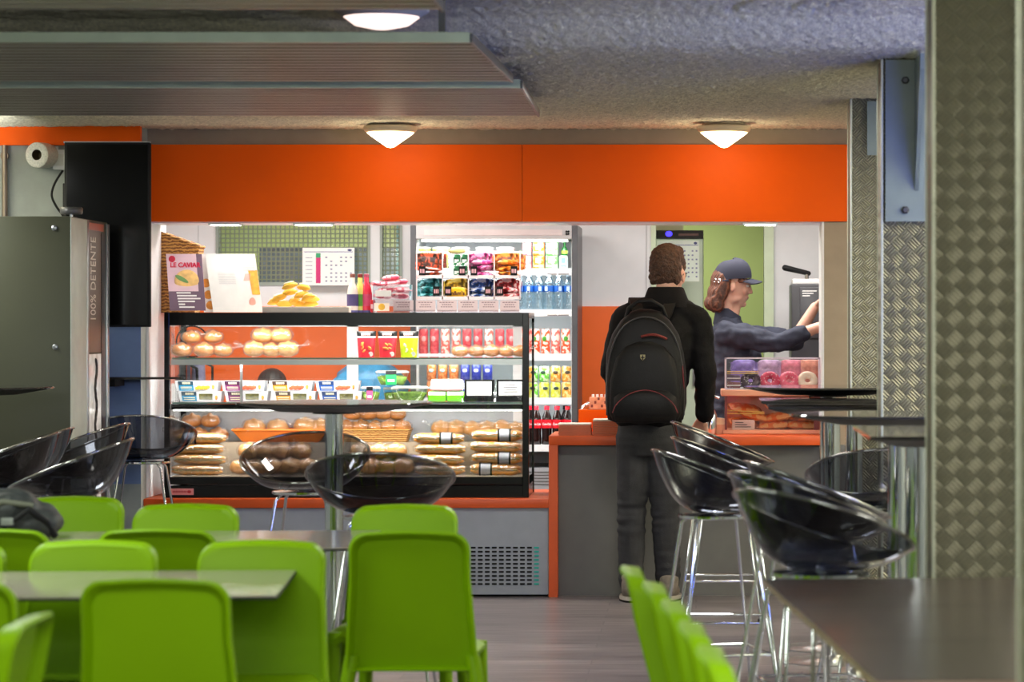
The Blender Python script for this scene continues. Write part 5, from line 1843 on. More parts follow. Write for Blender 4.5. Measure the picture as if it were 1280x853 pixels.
for k in range(len(pts) - 1):
    p0, p1, p2, p3 = (pts[max(0, min(len(pts) - 1, k + d))] for d in (-1, 0, 1, 2))
    for q in range(6):
        f = q / 6
        cur.append(tuple(.5 * (2 * p1[c] + (p2[c] - p0[c]) * f + (2 * p0[c] - 5 * p1[c] + 4 * p2[c] - p3[c]) * f * f + (3 * p1[c] - p0[c] - 3 * p2[c] + p3[c]) * f ** 3) for c in (0, 1)))
b.tube([(p[0], 14.90, p[1]) for p in cur], .006, 8)
o = b.build('television_cable', BLACKM, None, smooth=60); tag(o, 'black cable looping out beside the hung television', 'cable')
t = thing('wall_socket', 'white wall socket box half hidden by the television', 'socket', (wx(73, 239), 15.098, wz(212, 239)))
b = MB(); b.box(-.03, .035, -.035, 0, 0, .105, bev=.004); b.build('socket_box', WHITEL, t)
b = MB(); b.box(-.022, .028, -.038, -.035, .02, .08, bev=.002); b.build('socket_face', mat('off white plastic', (226, 226, 222), rough=.4), t)

# white round spot lamp
sQ = 246.0
t = thing('spot_lamp', 'white round wall spot with a brown open centre beside the television', 'spot lamp', (wx(56, 240), 15.099, wz(193.5, 240)))
d = Vector((-.28, -1, -.02)).normalized()
q = Vector((0, 0, 1)).rotation_difference(d).to_matrix().to_4x4()
b = MB(); b.lathe([(.05, .0), (.066, .02), (.066, .13), (.058, .135), (.028, .132)], 30, M=q, cap1=False); b.build('lamp_body', mat('speckled white enamel', (216, 214, 206), rough=.5, vary=.18, vscale=120), t, smooth=40)
b = MB(); b.lathe([(.029, .132), (.024, .07), (.0, .07)], 24, M=q, cap0=False); b.build('lamp_opening', mat('brown hollow', (84, 66, 36), rough=.5), t, smooth=40)
b = MB(); b.box(-.05, .05, -.012, .0, -.05, .05, bev=.003); b.build('wall_plate', WHITEL, t)
# pipe clamps at the edge of the picture
for (py, lab) in ((173, 'upper brown pipe clamp at the edge beside the orange band'), (194, 'lower brown pipe clamp at the edge under the orange band')):
    t = thing('pipe_clamp', lab, 'clamp', (wx(2, 240), 15.098, wz(py, 240)))
    b = MB(); b.tube([(.018 * math.cos(2 * PI * k / 16), -.03, .018 * math.sin(2 * PI * k / 16)) for k in range(16)], .006, 8, closed=True); b.build('ring', mat('tarnished steel', (130, 116, 100), rough=.4, metal=.7), t, smooth=60)
    b = MB(); b.cap((0, 0, 0), (0, -.03, -.012), .007, .006, 8); b.build('stem', MATS['tarnished steel'], t, smooth=60)
o = MB(); o.lathe([(.015, .0), (.015, 2.44)], 14, o=(wx(2, 240), 15.068, 0))
o = o.build('grey_pipe', mat('tarnished steel', (130, 116, 100)), None, smooth=40); tag(o, 'thin brownish pipe held by two clamps at the wall', 'pipe')

# ---------------------------------------------------------------- vending machine
sV = 262.0
YV = FPX / sV
vx = wx(88, sV)
ZV = wz(270.5, sV)
t = thing('vending_machine', 'large olive grey vending machine with lettering on its glazed front', 'vending machine', (vx - .5, YV + .45, 0))
VG = mat('olive grey enamel', (66, 68, 52), spec=.3, rough=.42, vary=.05, vscale=3)
b = MB(); b.box(-.45, .5, -.45, .42, .06, ZV, bev=.006); b.build('cabinet', VG, t)
for sx in (-.4, .44):
    for sy in (-.38, .36):
        b = MB(); b.lathe([(.03, 0), (.025, .06)], 12, o=(sx, sy, 0)); b.build('foot', BLACKM, t)
for (yy, zz) in ((wx(68, sV) - t.location.x, wz(285, sV)), (wx(69, sV) - t.location.x, wz(434, sV))):
    b = MB(); b.lathe([(.013, 0), (.013, .008), (.004, .012)], 14, M=Matrix.Translation((yy, -.45, zz)) @ Matrix.Rotation(PI / 2, 4, 'X'))
    b.build('screw', ALU, t, smooth=40)
# the front faces the room (+X): pale door frame, brown lettered panel, window and chrome edge, met from near to far
xf = .5
pale = mat('pale grey door', (196, 204, 192), rough=.4)
b = MB(); b.box(xf, xf + .003, -.45, -.09, .08, ZV - .004, bev=.001); b.build('door_frame', pale, t)
b = MB(); b.box(xf, xf + .006, -.09, -.055, .08, ZV - .004, bev=.001); b.box(xf, xf + .012, .36, .41, .08, ZV - .01, bev=.002); b.build('chrome_edge', ALU, t)
b = MB(); b.box(xf, xf + .003, -.055, .24, 1.30, ZV - .03); b.build('lettered_panel', mat('brown sign panel', (112, 90, 78), rough=.35), t, smooth=0)
b = MB(); b.box(xf, xf + .0045, -.055, .30, ZV - .05, ZV - .015); b.build('top_band', mat('red brown band', (176, 74, 40), rough=.35), t, smooth=0)
lt = lettering('panel_lettering', '100% DETENTE', .17, mat('cream lettering', (240, 232, 220)), t, (xf + .0036, .06, 1.66), (0, 0, 0), sx=.37)
# letters read upwards on the side facing the room
xax, zax = Vector((0, 0, 1)), Vector((1, 0, 0))
lt.rotation_euler = Matrix((xax, zax.cross(xax), zax)).transposed().to_euler()
b = MB(); b.box(xf, xf + .004, -.05, .24, .45, 1.29); b.build('product_window', mat('lit product window', (232, 226, 214), rough=.15, vary=.5, vscale=9, emit=.25), t, smooth=0)
b = MB(); b.box(xf, xf + .004, .25, .35, .45, ZV - .06); b.build('keypad_strip', mat('dark keypad strip', (52, 40, 36), rough=.3, vary=.6, vscale=14), t, smooth=0)
b = MB()
for k in range(22):
    b.cap((xf + .004, .10 + .02 * math.sin(k * 1.2), 1.26 - k * .036), (xf + .004, .10 + .02 * math.sin(k * 1.2 + 1.2), 1.232 - k * .036), .010, .010, 8)
b.build('spiral_coil', mat('dark coil', (40, 34, 30), rough=.4), t, smooth=50)
b = MB(); b.box(xf, xf + .012, -.04, .24, .20, .42, bev=.004); b.build('pickup_flap', BLACKM, t)
t = thing('antenna_puck', 'small black disc on a stem standing on the vending machine', 'device', (wx(51, 268), YV + .35, ZV + .001))
b = MB(); b.lathe([(.03, 0), (.03, .006), (.008, .01), (.008, .022)], 18); b.build('stem', ALU, t, smooth=40)
b = MB(); b.lathe([(.052, .022), (.055, .03), (.055, .05), (.05, .056)], 24); b.build('disc', mat('dark grey disc', (60, 60, 60), rough=.35), t, smooth=40)
# ---------------------------------------------------------------- bar tables
TOPG = mat('glossy dark table top', (46, 44, 42), rough=.04, vary=.05, spec=.6)
TOPU = mat('black table underside', (14, 14, 14), rough=.5)


def bar_table(label, x, y, z, r=None, sq=None, pole=(0, 0), group='bar tables'):
    t = thing('bar_table', label, 'bar table', (x, y, 0), 0, group)
    b = MB()
    if r:
        b.mi = 0; b.lathe([(r - .004, z), (r, z - .003), (r, z - .008)], 48, cap0=True, cap1=False)
        b.mi = 1; b.lathe([(r, z - .008), (r - .16, z - .036), (.05, z - .040)], 48, cap0=False)
    else:
        w, d = sq
        q = lambda k, zz: [(-w / 2 + k, -d / 2 + k, zz), (w / 2 - k, -d / 2 + k, zz), (w / 2 - k, d / 2 - k, zz), (-w / 2 + k, d / 2 - k, zz)]
        b.mi = 0; b.loft([q(.003, z), q(0, z - .003), q(0, z - .010)], True, False)
        b.mi = 1; b.loft([q(0, z - .010), q(.10, z - .036)], False, True)
    b.build('table_top', [TOPG, TOPU], t, smooth=30)
    px, py = pole
    b = MB(); b.lathe([(.036, .012), (.036, z - .036)], 28, o=(px, py, 0)); b.build('column', CHROME, t, smooth=40)
    b = MB(); b.lathe([(.085, z - .046), (.085, z - .036)], 24, o=(px, py, 0)); b.build('mounting_plate', BLACKM, t, smooth=40)
    b = MB(); b.lathe([(.21, 0), (.21, .006), (.06, .016), (.045, .03)], 36, o=(px, py, 0)); b.build('base_plate', STEEL, t, smooth=40)
    return t


bar_table('round black bar table in front of the glass food case between two smoky stools', -1.426, 11.35, 1.132, r=.385)
bar_table('round black bar table partly hidden by the vending machine side', -3.24, 12.85, 1.160, r=.37)
bar_table('round black bar table farthest along beside the doughnut box', .585, 12.78, 1.162, r=.375)
bar_table('square black bar table second farthest, just below the farthest round one', .62, 12.38, 1.115, sq=(.69, .50), pole=(-.04, -.10))
bar_table('square black bar table in the middle of the row along the pillars', .64, 11.84, 1.107, sq=(.70, .56), pole=(.01, .0))
bar_table('round black bar table between the square ones along the pillars', .725, 10.35, 1.117, r=.39)
bar_table('square dark bar table nearest the wide blurred pillar', .855, 8.82, 1.112, sq=(.70, .90), pole=(-.165, .18))

t = thing('wall_shelf', 'thin black shelf fixed to the blue grey wall next to the vending machine', 'shelf', (-2.865, 15.09, 1.166))
b = MB()
pts = [(-.21, 0), (-.21, -.30)] + [(.02 + .19 * math.sin(a), -.15 - .15 * math.cos(a)) for a in [PI * k / 12 for k in range(13)]] + [(.02, 0)]
rings = [[(p[0], p[1], z) for p in pts] for z in (-.012, 0)]
b.loft(rings); b.build('shelf_board', TOPG, t, smooth=30)
b = MB(); b.box(-.20, -.13, -.25, -.001, -.05, -.012); b.build('bracket', BLACKM, t, smooth=0)

# ---------------------------------------------------------------- smoky shell stools
def make_stool():
    t = thing('bar_stool', 'x', 'stool', (0, 0, 0), 0, 'smoky shell bar stools')
    nth, nr = 56, 14
    zb = .740

    def P(th, r, off=0.0):
        # th = 0 at the back; front is +Y
        x = .272 * math.sin(th)
        y = -.245 * math.cos(th)
        zr = .878 + .097 * math.cos(th) + .004 * math.sin(th) ** 2
        f = r ** 3.8
        return (x * r * (1 - off), y * r * (1 - off) + .01, zb + (zr - zb) * f + off * .04)
    b = MB()
    rings = [[P(2 * PI * j / nth, .06 + .94 * (k / nr)) for j in range(nth)] for k in range(nr + 1)]
    b.loft(rings, True, False)
    b.build('shell', SMOKE, t, smooth=180)
    b = MB(); b.tube([P(2 * PI * j / nth, 1.0) for j in range(nth)], .0058, 8, closed=True)
    b.build('rim', SMOKERIM, t, smooth=180)
    b = MB(); b.lathe([(.135, .722), (.14, .726), (.14, .734), (.06, .738)], 28); b.build('seat_plate', CHROME, t, smooth=40)
    b = MB(); b.lathe([(.018, .738), (.018, .746), (.01, .75)], 12); b.build('seat_bolt', CHROME, t, smooth=40)
    for sx in (-1, 1):
        for sy in (-1, 1):
            b = MB(); b.tube([(sx * .085, sy * .085, .724), (sx * .105, sy * .105, .70), (sx * .205, sy * .195, .012)], .0065, 10); leg = b.build('leg', CHROME, t, smooth=50)
            b = MB(); b.lathe([(.012, 0), (.012, .014)], 10, o=(sx * .205, sy * .195, 0)); b.build('foot_cap', BLACKM, t, smooth=40).parent = leg
    q = .172
    b = MB(); b.tube([(-q, -q * .95, .23), (q, -q * .95, .23), (q, q * .95, .23), (-q, q * .95, .23)], .006, 8, closed=True); b.build('foot_rail', CHROME, t, smooth=50)
    return t


st = make_stool()
ust = {}
H = PI / 2
for (x, y, rz, lab) in (
        (-1.647, 12.15, PI * .98, 'smoky clear shell stool closest to the food case, behind the round bar table'),
        (-1.16, 10.58, .03, 'smoky clear shell stool in front of the round bar table by the food case'),
        (-2.51, 11.62, H + .05, 'smoky shell stool in front of the dark backpack on the green chair table'),
        (-2.95, 12.27, H, 'smoky shell stool nearest the viewer in the row along the vending machine'),
        (-3.02, 12.86, H, 'smoky shell stool in the middle of the row along the vending machine'),
        (-2.885, 13.44, H - .1, 'smoky shell stool last in the row along the vending machine'),
        (-2.845, 14.81, .05, 'smoky shell stool under the thin wall shelf beside the white hatch lining'),
        (.355, 8.18, -H + .62, 'dark smoky stool at the square bar table, closest to the dark wood table'),
        (.345, 9.10, -H + .45, 'dark smoky stool second from the dark wood table in the row along the pillars'),
        (.40, 9.74, -H + .2, 'dark smoky stool third from the dark wood table in the row along the pillars'),
        (.075, 10.65, -H + .25, 'dark smoky stool standing just beside the jeans of the man'),
        (.135, 11.8, -H, 'dark smoky stool mostly hidden behind the stool beside the jeans'),
        (.115, 13.7, -H, 'dark smoky stool farthest along, its rim touching the pastry box in view'),
        (.69, 10.92, .15, 'dark smoky stool tucked behind the chrome columns by the pillars')):
    put(st, ust, (x, y, 0), rz, lab)

# ---------------------------------------------------------------- green chairs
def make_chair():
    t = thing('dining_chair', 'x', 'chair', (0, 0, 0), 0, 'green plastic chairs')

    def outline(k=0.0, n=8):
        """half width along the height of the back, as a closed loop in (x, h)"""
        pts = []
        wb, wt, h0, h1, r = .200 - k, .180 - k, -.050 + k * .6, .372 - k, .055 - k * .5
        pts.append((-wb, h0)); pts.append((-wb * .96, h0 + .12)); pts.append((-wt, h1 - r - .08))
        for q in range(n + 1):
            a = PI - (PI / 2) * q / n
            pts.append((-wt + r + r * math.cos(a), h1 - r + r * math.sin(a)))
        for q in range(1, 4):
            f = q / 4
            pts.append((-(wt - r) + 2 * (wt - r) * f, h1 + .006 * math.sin(PI * f)))
        for q in range(n + 1):
            a = PI / 2 - (PI / 2) * q / n
            pts.append((wt - r + r * math.cos(a), h1 - r + r * math.sin(a)))
        pts.append((wt, h1 - r - .08)); pts.append((wb * .96, h0 + .12)); pts.append((wb, h0))
        return pts

    def place(x, h, d):
        # leaning back plane: z up from the seat, d is depth towards the rear
        lean = -.206 - .082 * max(0, h / .37) ** 1.25 - .012 * math.sin(PI * min(1, max(0, h / .37)))
        return (x, lean - d + .018 * (abs(x) / .19) ** 2 * (1 if d < .03 else 1), .438 + h)
    n_ = len(outline())
    b = MB()
    o0, o1 = outline(0), outline(.012)
    # front face ring outward: front panel, rim front edge, flange outside, flange rear, flange inside, rear panel
    loops = [[place(x, h, 0.0) for x, h in outline(.020)],
             [place(x, h, -.002) for x, h in outline(.008)],
             [place(x, h, .004) for x, h in o0],
             [place(x * 1.012, h + .006 * (h > .3), .040) for x, h in o0],
             [place(x * 1.0, h + .004 * (h > .3), .046) for x, h in outline(.006)],
             [place(x, h, .034) for x, h in outline(.013)],
             [place(x, h, .014) for x, h in outline(.022)]]
    b.loft(loops, True, True)
    b.build('backrest', GREENP, t, smooth=40)
    # seat: dished slab with a rounded front and an apron
    b = MB()
    ny, nxx = 12, 12
    topg, botg = [], []
    for i in range(ny + 1):
        v = i / ny
        y = -.21 + .43 * v
        w = .205 - .022 * (1 - v) - .02 * max(0, v - .85) / .15
        drop = -.030 * max(0, (v - .78) / .22) ** 2
        rt, rb = [], []
        for j in range(nxx + 1):
            u = j / nxx * 2 - 1
            dish = -.010 * (1 - u * u) * math.sin(PI * v) - .020 * max(0, (abs(u) - .86) / .14) ** 2
            rt.append((u * w, y, .452 + dish + drop))
            rb.append((u * w * .985, y * .99, .436 + dish * .4 + drop - .012 * (abs(u) > .95)))
        topg.append(rt); botg.append(rb)
    rings = [topg[i] + botg[i][::-1] for i in range(ny + 1)]
    b.loft(rings)
    b.build('seat', GREENP, t, smooth=50)
    for sx in (-1, 1):
        for sy in (-1, 1):
            b = MB()
            rings = []
            for k in range(7):
                f = k / 6
                if sy < 0:
                    x = sx * (.180 + .012 * f + .022 * math.sin(PI * min(1, f * 1.1)) * (f > 0))
                    y = -.205 - .035 * f - .02 * f * f
                else:
                    x = sx * (.178 + .016 * f)
                    y = .185 + .018 * f
                z = .436 * (1 - f)
                wx_, wy_ = .021 - .006 * f, .026 - .010 * f
                rings.append([(x + wx_ * math.cos(a) * (1.15 if abs(math.cos(a)) > .5 else 1), y + wy_ * math.sin(a), z) for a in [2 * PI * j / 12 for j in range(12)]])
            b.loft(rings)
            b.build('leg', GREENP, t, smooth=60)
    b = MB(); b.box(-.165, .165, -.198, -.186, .385, .437, bev=.004); b.build('rear_apron', GREENP, t, smooth=40)
    b = MB(); b.box(-.165, .165, .165, .178, .40, .432, bev=.004); b.build('front_apron', GREENP, t, smooth=40)
    return t


ch = make_chair()
uch = {}


def chair_back(px, s, facing, lab, dr=0.0):
    y0 = FPX / s
    if facing > 0:
        put(ch, uch, (wx(px, s), y0 + .30, 0), dr, lab)
    else:
        put(ch, uch, (wx(px, s), y0 - .30, 0), PI + dr, lab)


far, near = 'on the far side of the second table', 'with its back to the viewer'
chair_back(92, 349, -1, 'green chair half behind the dark backpack on the far table')
chair_back(233, 364, -1, 'green chair on the far side of the grey table below the food case end')
chair_back(506, 365, -1, 'green chair at the table end below the smoky stool, half hidden by another green chair')
chair_back(-12, 413, 1, 'green chair at the near side of the backpack table, cut by the picture edge')
chair_back(197, 413, 1, 'green chair at the near side of the backpack table, its back to the viewer')
chair_back(510.5, 417, 1, 'large green chair with its back to the viewer below the smoky stools', .01)
chair_back(118, 438, -1, 'green chair facing the viewer behind the near table, under the backpack')
chair_back(328, 438, -1, 'green chair facing the viewer at the end corner of the near table')
chair_back(-72, 440, -1, 'green chair facing the viewer at the near table, almost wholly cut by the picture edge')
chair_back(194, 513, 1, 'green chair with its back to the viewer closest at the near table')
chair_back(-74, 516, 1, 'green chair turned away from the viewer, cut off beside the near table')
for (tx, ty, lab) in ((-1.384, 6.12, 'green chair seen edge on low at the picture edge, first of the sideways ones'),
                      (-1.40, 5.68, 'green chair seen edge on low at the picture edge, behind the first sideways one'),
                      (-1.335, 5.22, 'green chair seen edge on low at the picture edge, nearest of the sideways ones')):
    put(ch, uch, (tx - .336, ty, 0), H, lab)
for k, (tx, ty) in enumerate(((-.195, 7.34), (-.130, 6.88), (-.080, 6.42), (-.038, 5.96), (0.0, 5.50))):
    lab = 'green chair seen edge on beside the dark wood table, %s' % ('farthest of five', 'second farthest of five', 'middle one of five', 'second nearest of five', 'nearest of five')[k]
    put(ch, uch, (tx + .336, ty, 0), -H + .05, lab)

# ---------------------------------------------------------------- low tables
WALN = mat('dark walnut laminate', (66, 58, 54), rough=.24, vary=.15, vscale=6, stretch=(1, 14, 1))
PALET = mat('stone grey laminate', (160, 152, 142), rough=.13, vary=.10, vscale=5, stretch=(10, 1, 1))
EDGE = mat('tan table edge', (150, 124, 106), rough=.45)
ANG = math.radians(4.2)


def low_table(label, corner, length, depth, m, mirror=False, group=None):
    """corner: far corner on the side that shows; the table runs from it along +X (or -X when mirrored) and towards the viewer"""
    t = thing('dining_table', label, 'table', (0, 0, 0), ANG, group)
    sx = -1 if mirror else 1
    u = Vector((math.cos(ANG), math.sin(ANG), 0)); v = Vector((-math.sin(ANG), math.cos(ANG), 0))
    c = Vector((corner[0], corner[1], 0)) + u * (sx * length / 2) - v * (depth / 2)
    t.location = c
    b = MB()
    b.mi = 0; b.box(-length / 2, length / 2, -depth / 2, depth / 2, .731, .74)
    b.build('table_top', m, t, smooth=0)
    b = MB(); b.box(-length / 2 - .0015, length / 2 + .0015, -depth / 2 - .0015, depth / 2 + .0015, .724 if not mirror else .730, .737); b.build('table_edge', EDGE if not mirror else BLACKM, t, smooth=0)
    n = 1 if length < 1 else 2
    for k in range(n):
        xx = 0 if n == 1 else (-length / 4 if k == 0 else length / 4)
        b = MB(); b.lathe([(.036, .012), (.036, .70)], 24, o=(xx, 0, 0)); leg = b.build('column', CHROME, t, smooth=40)
        b = MB(); b.lathe([(.20, 0), (.20, .006), (.05, .014)], 32, o=(xx, 0, 0)); b.build('base_plate', STEEL, t, smooth=40)
        b = MB(); b.box(xx - .12, xx + .12, -.12, .12, .70, .7305); b.build('mounting_plate', BLACKM, t, smooth=0)
    return t


low_table('dark wood table farthest of three pushed together beside the pillars', (.186, 7.90), .74, .775, WALN, group='dark wood tables pushed together')
low_table('dark wood table in the middle of three pushed together beside the pillars', (.246, 7.12), .74, .775, WALN, group='dark wood tables pushed together')
low_table('dark wood table nearest of three pushed together beside the pillars', (.302, 6.34), .74, .70, WALN, group='dark wood tables pushed together')
low_table('grey topped table in front, among the green chairs, with a bare free corner', (-1.136, 8.18), 1.5, .77, PALET, True)
low_table('grey topped table farther back carrying the dark backpack', (-1.07, 9.77), 1.62, .77, PALET, True)

# dark backpack lying on the far table
t = thing('dark_backpack', 'dark crumpled backpack lying on the far grey table', 'backpack', (-2.27, 9.40, .741))
b = MB()
for (c, r) in (((-.02, 0, .075), (.20, .13, .075)), ((.03, -.02, .10), (.12, .11, .065)), ((-.12, .02, .085), (.12, .12, .07)), ((.12, -.01, .05), (.09, .10, .05))):
    b.ball(c, r, 20, 12)
o = b.build('bag_body', mat('charcoal nylon', (44, 48, 48), rough=.6, vary=.3, vscale=30, bump=.5, bscale=50), t)
meld(o, .01, 4); crease(o, .016, 16, 2.0)
for v in o.data.vertices:
    v.co.z = max(v.co.z, 0.0)
b = MB(); b.tube([(-.20, -.115, .05), (-.08, -.13, .105), (.04, -.125, .125), (.13, -.10, .11)], .010, 8); b.build('strap', mat('olive webbing', (86, 88, 74), rough=.7), t, smooth=60)
b = MB(); b.tube([(.03, -.12, .01), (.06, -.13, .06), (.12, -.12, .10), (.17, -.09, .06), (.19, -.05, .01)], .012, 8); b.build('side_strap', BLACKM, t, smooth=60)
b = MB(); b.box(.035, .075, -.145, -.13, .05, .075, bev=.003); b.build('buckle', mat('grey plastic buckle', (110, 116, 110), rough=.4), t)
# ---------------------------------------------------------------- people
SKIN = mat('light skin', (226, 172, 146), rough=.5, vary=.06, vscale=14, sub=.15)
SKIN2 = mat('rosy skin', (236, 184, 162), rough=.5, vary=.06, vscale=14, sub=.15)


def hand(b, w, d, n, side, curl=.35, k=1.0):
    """palm and five separate fingers grown from the wrist w along d; n points out of the back of the hand"""
    w, d, n = Vector(w), Vector(d).normalized(), Vector(n)
    n = (n - d * n.dot(d)).normalized()
    r = d.cross(n) * side
    for q in (-.028, -.010, .010, .027):
        b.cap(w + d * .012 * k + r * q * .7 * k, w + d * .082 * k + r * q * k, .0155 * k, .0135 * k, 10)
    for q, L, ph in ((-.030, .062, .0), (-.0105, .076, .02), (.0105, .070, .04), (.029, .054, .06)):
        p = w + d * .088 * k + r * q * k
        a = ph
        dirv = d.copy()
        for seg, fr, rad in ((0, .45, .0088), (1, .32, .0080), (2, .23, .0070)):
            a += curl
            dirv = (d * math.cos(a) - n * math.sin(a))
            p2 = p + dirv * L * fr * k
            b.cap(p, p2, rad * k, rad * .92 * k, 8)
            p = p2
    tb = w + d * .028 * k - r * .030 * k
    t1 = tb + (d * .6 - r * .7 - n * .3).normalized() * .036 * k
    t2 = t1 + (d * .85 - r * .25 - n * .45).normalized() * .030 * k
    b.cap(tb, t1, .013 * k, .0105 * k, 8)
    b.cap(t1, t2, .0100 * k, .0085 * k, 8)


def head(b, M, f=1.0):
    def B(c, r, rot=None):
        R = rot.to_matrix().to_4x4() if rot else Matrix()
        b.ball((0, 0, 0), 1, 20, 14, rot=M @ Matrix.Translation(Vector(c)) @ R @ Matrix.Diagonal((r[0], r[1], r[2], 1)))
    B((0, -.014, .032), (.076, .098, .104))
    B((0, .026, -.028), (.062, .072, .088))
    B((0, .042, -.080), (.046, .046, .046))
    B((0, .074, -.108), (.021, .020, .018))
    B((.0, .082, .026), (.050, .020, .014))
    for s_ in (-1, 1):
        B((s_ * .036, .072, -.030), (.026, .022, .024))
        B((s_ * .040, .020, -.085), (.020, .046, .022), Euler((.45, 0, 0)))
        B((s_ * .077, -.006, -.012), (.010, .020, .032), Euler((.15, 0, s_ * -.35)))
        B((s_ * .080, -.008, -.036), (.007, .010, .012))
        B((s_ * .010, .100, -.040), (.010, .010, .008))
    b.cap(M @ Vector((0, .094, .012)), M @ Vector((0, .112, -.034)), .0095, .0125, 10)
    B((0, .114, -.037), (.011, .011, .009))
    B((0, .093, -.063), (.022, .011, .006))
    B((0, .090, -.076), (.019, .011, .007))
    B((0, .084, -.070), (.030, .014, .018))


def face_bits(M, parent, iris, lip):
    for s_ in (-1, 1):
        c = M @ Vector((s_ * .032, .0845, -.002))
        b = MB(); b.ball(c, (.0125, .0115, .0085), 12, 8); e = b.build('eye', mat('eye white', (232, 228, 222), rough=.2), parent)
        c = M @ Vector((s_ * .033, .0945, -.003))
        b = MB(); b.ball(c, (.0052, .0040, .0056), 10, 6); b.build('iris', mat('iris ' + iris[0], iris[1], rough=.2), parent).parent = e
        b = MB(); b.tube([M @ Vector((s_ * x, y, z)) for x, y, z in ((.016, .098, .018), (.032, .094, .023), (.048, .084, .018))], .0032, 6); b.build('eyebrow', mat('brow brown', (72, 46, 34), rough=.8), parent)
    b = MB()
    b.tube([M @ Vector((x, .1005 - abs(x) * .35, -.0695)) for x in (-.022, -.011, 0, .011, .022)], [.002, .0032, .0035, .0032, .002], 6)
    b.build('lips', mat('lip rose', lip, rough=.45), parent)


def loft_body(b, rows, seg=28):
    b.loft([[(cx_ + rx_ * math.cos(2 * PI * j / seg), cy_ + ry_ * math.sin(2 * PI * j / seg), z) for j in range(seg)] for (z, cx_, cy_, rx_, ry_) in rows])


# ---- the man at the counter
sMan = 241.0
man = thing('person', 'man in a black jacket and dark jeans standing at the serving counter seen from behind', 'person', (wx(822, sMan), FPX / sMan, 0))
HM = Matrix.Translation((.055, .035, 1.704)) @ Matrix.Rotation(-.33, 4, 'Z') @ Matrix.Rotation(-.05, 4, 'X') @ Matrix.Diagonal((1.06, 1.05, 1.05, 1))
b = MB()
head(b, HM)
b.cap((.052, .0, 1.66), (.035, -.012, 1.50), .056, .062)
loft_body(b, [(.84, -.055, 0, .13, .10), (.95, -.04, 0, .145, .10), (1.10, -.02, 0, .145, .10), (1.28, 0, -.005, .16, .105), (1.40, .012, -.01, .17, .10), (1.48, .02, -.01, .13, .08), (1.53, .03, -.01, .06, .06)])
for (a, c, r0, r1) in (((-.165, -.01, 1.44), (-.232, -.03, 1.19), .052, .042), ((-.232, -.03, 1.19), (-.185, .17, 1.00), .042, .030),
                       ((.195, -.01, 1.43), (.245, -.04, 1.17), .052, .042), ((.245, -.04, 1.17), (.235, .12, .95), .042, .030),
                       ((-.12, 0, .86), (-.135, .02, .47), .085, .055), ((-.135, .02, .47), (-.14, -.005, .09), .052, .040), ((-.14, .0, .05), (-.14, .16, .035), .034, .028),
                       ((.02, 0, .86), (.04, .01, .47), .085, .055), ((.04, .01, .47), (.055, .03, .09), .052, .040), ((.055, .035, .05), (.065, .19, .035), .034, .028)):
    b.cap(a, c, r0, r1)
hand(b, (-.182, .185, .988), (.3, .9, -.25), (-.3, .2, .9), 1)
hand(b, (.233, .135, .930), (-.25, .75, -.55), (.5, .5, .6), -1)
o = b.build('body', SKIN, man)
meld(o, .0055, 4)
# hair
b = MB()
def HB(c, r): b.ball((0, 0, 0), 1, 20, 14, rot=HM @ Matrix.Translation(Vector(c)) @ Matrix.Diagonal((r[0], r[1], r[2], 1)))
HB((0, -.018, .066), (.084, .098, .082)); HB((0, -.048, .03), (.083, .072, .09)); HB((0, -.056, -.012), (.070, .052, .056)); HB((0, .035, .108), (.066, .058, .036))
for s_ in (-1, 1):
    HB((s_ * .070, .020, .040), (.013, .022, .034))
    HB((s_ * .060, -.045, -.022), (.022, .035, .040))
HAIR = mat('dark auburn hair', (74, 46, 28), rough=.65, vary=.5, vscale=60, bump=1.0, bscale=110, bdist=.01)
o = b.build('hair', HAIR, man); meld(o, .0055, 3); crease(o, .006, 75, 1.0)
face_bits(HM, man, ('brown', (60, 40, 30)), (190, 110, 100))
b = MB()
for s_ in (-1, 1):
    b.tube([HM @ Vector((s_ * .033 + .021 * math.cos(a), .112, -.004 + .017 * math.sin(a))) for a in [2 * PI * k / 18 for k in range(18)]], .0022, 6, closed=True)
    b.tube([HM @ Vector(p) for p in ((s_ * .054, .110, .002), (s_ * .074, .07, .004), (s_ * .083, .0, .002), (s_ * .084, -.02, -.012))], .0022, 6)
b.tube([HM @ Vector(p) for p in ((-.012, .114, -.002), (0, .117, .001), (.012, .114, -.002))], .002, 6)
b.build('spectacles', BLACKG, man, smooth=60)
# jacket
JKT = mat('black wool jacket', (15, 13, 13), spec=.2, rough=.85, vary=.25, vscale=40, bump=.4, bscale=140)
b = MB()
loft_body(b, [(.915, -.045, 0, .168, .125), (.95, -.045, 0, .172, .128), (1.05, -.03, 0, .172, .128), (1.18, -.012, -.002, .180, .132), (1.30, .004, -.008, .195, .134), (1.40, .014, -.012, .200, .124), (1.47, .02, -.012, .165, .102), (1.525, .032, -.006, .105, .082), (1.57, .04, .002, .078, .074)])
for (a, c, r0, r1) in (((-.172, -.012, 1.462), (-.240, -.035, 1.19), .073, .060), ((-.236, -.035, 1.19), (-.190, .15, 1.015), .060, .046),
                       ((.205, -.012, 1.452), (.252, -.045, 1.17), .073, .060), ((.250, -.045, 1.17), (.238, .105, .965), .060, .046)):
    b.cap(a, c, r0, r1, 16)
b.cap((-.07, -.012, 1.505), (-.178, -.012, 1.468), .070, .066); b.cap((.13, -.012, 1.505), (.208, -.012, 1.46), .070, .066); b.cap((.035, -.02, 1.535), (-.09, -.02, 1.495), .078, .062); b.cap((.035, -.02, 1.535), (.15, -.02, 1.49), .078, .062)
o = b.build('jacket', JKT, man); meld(o, .008, 6); crease(o, .012, 9, 3.0, (1, 1, 1.6)); crease(o, .004, 28, 5.0)
b = MB()
rows = []
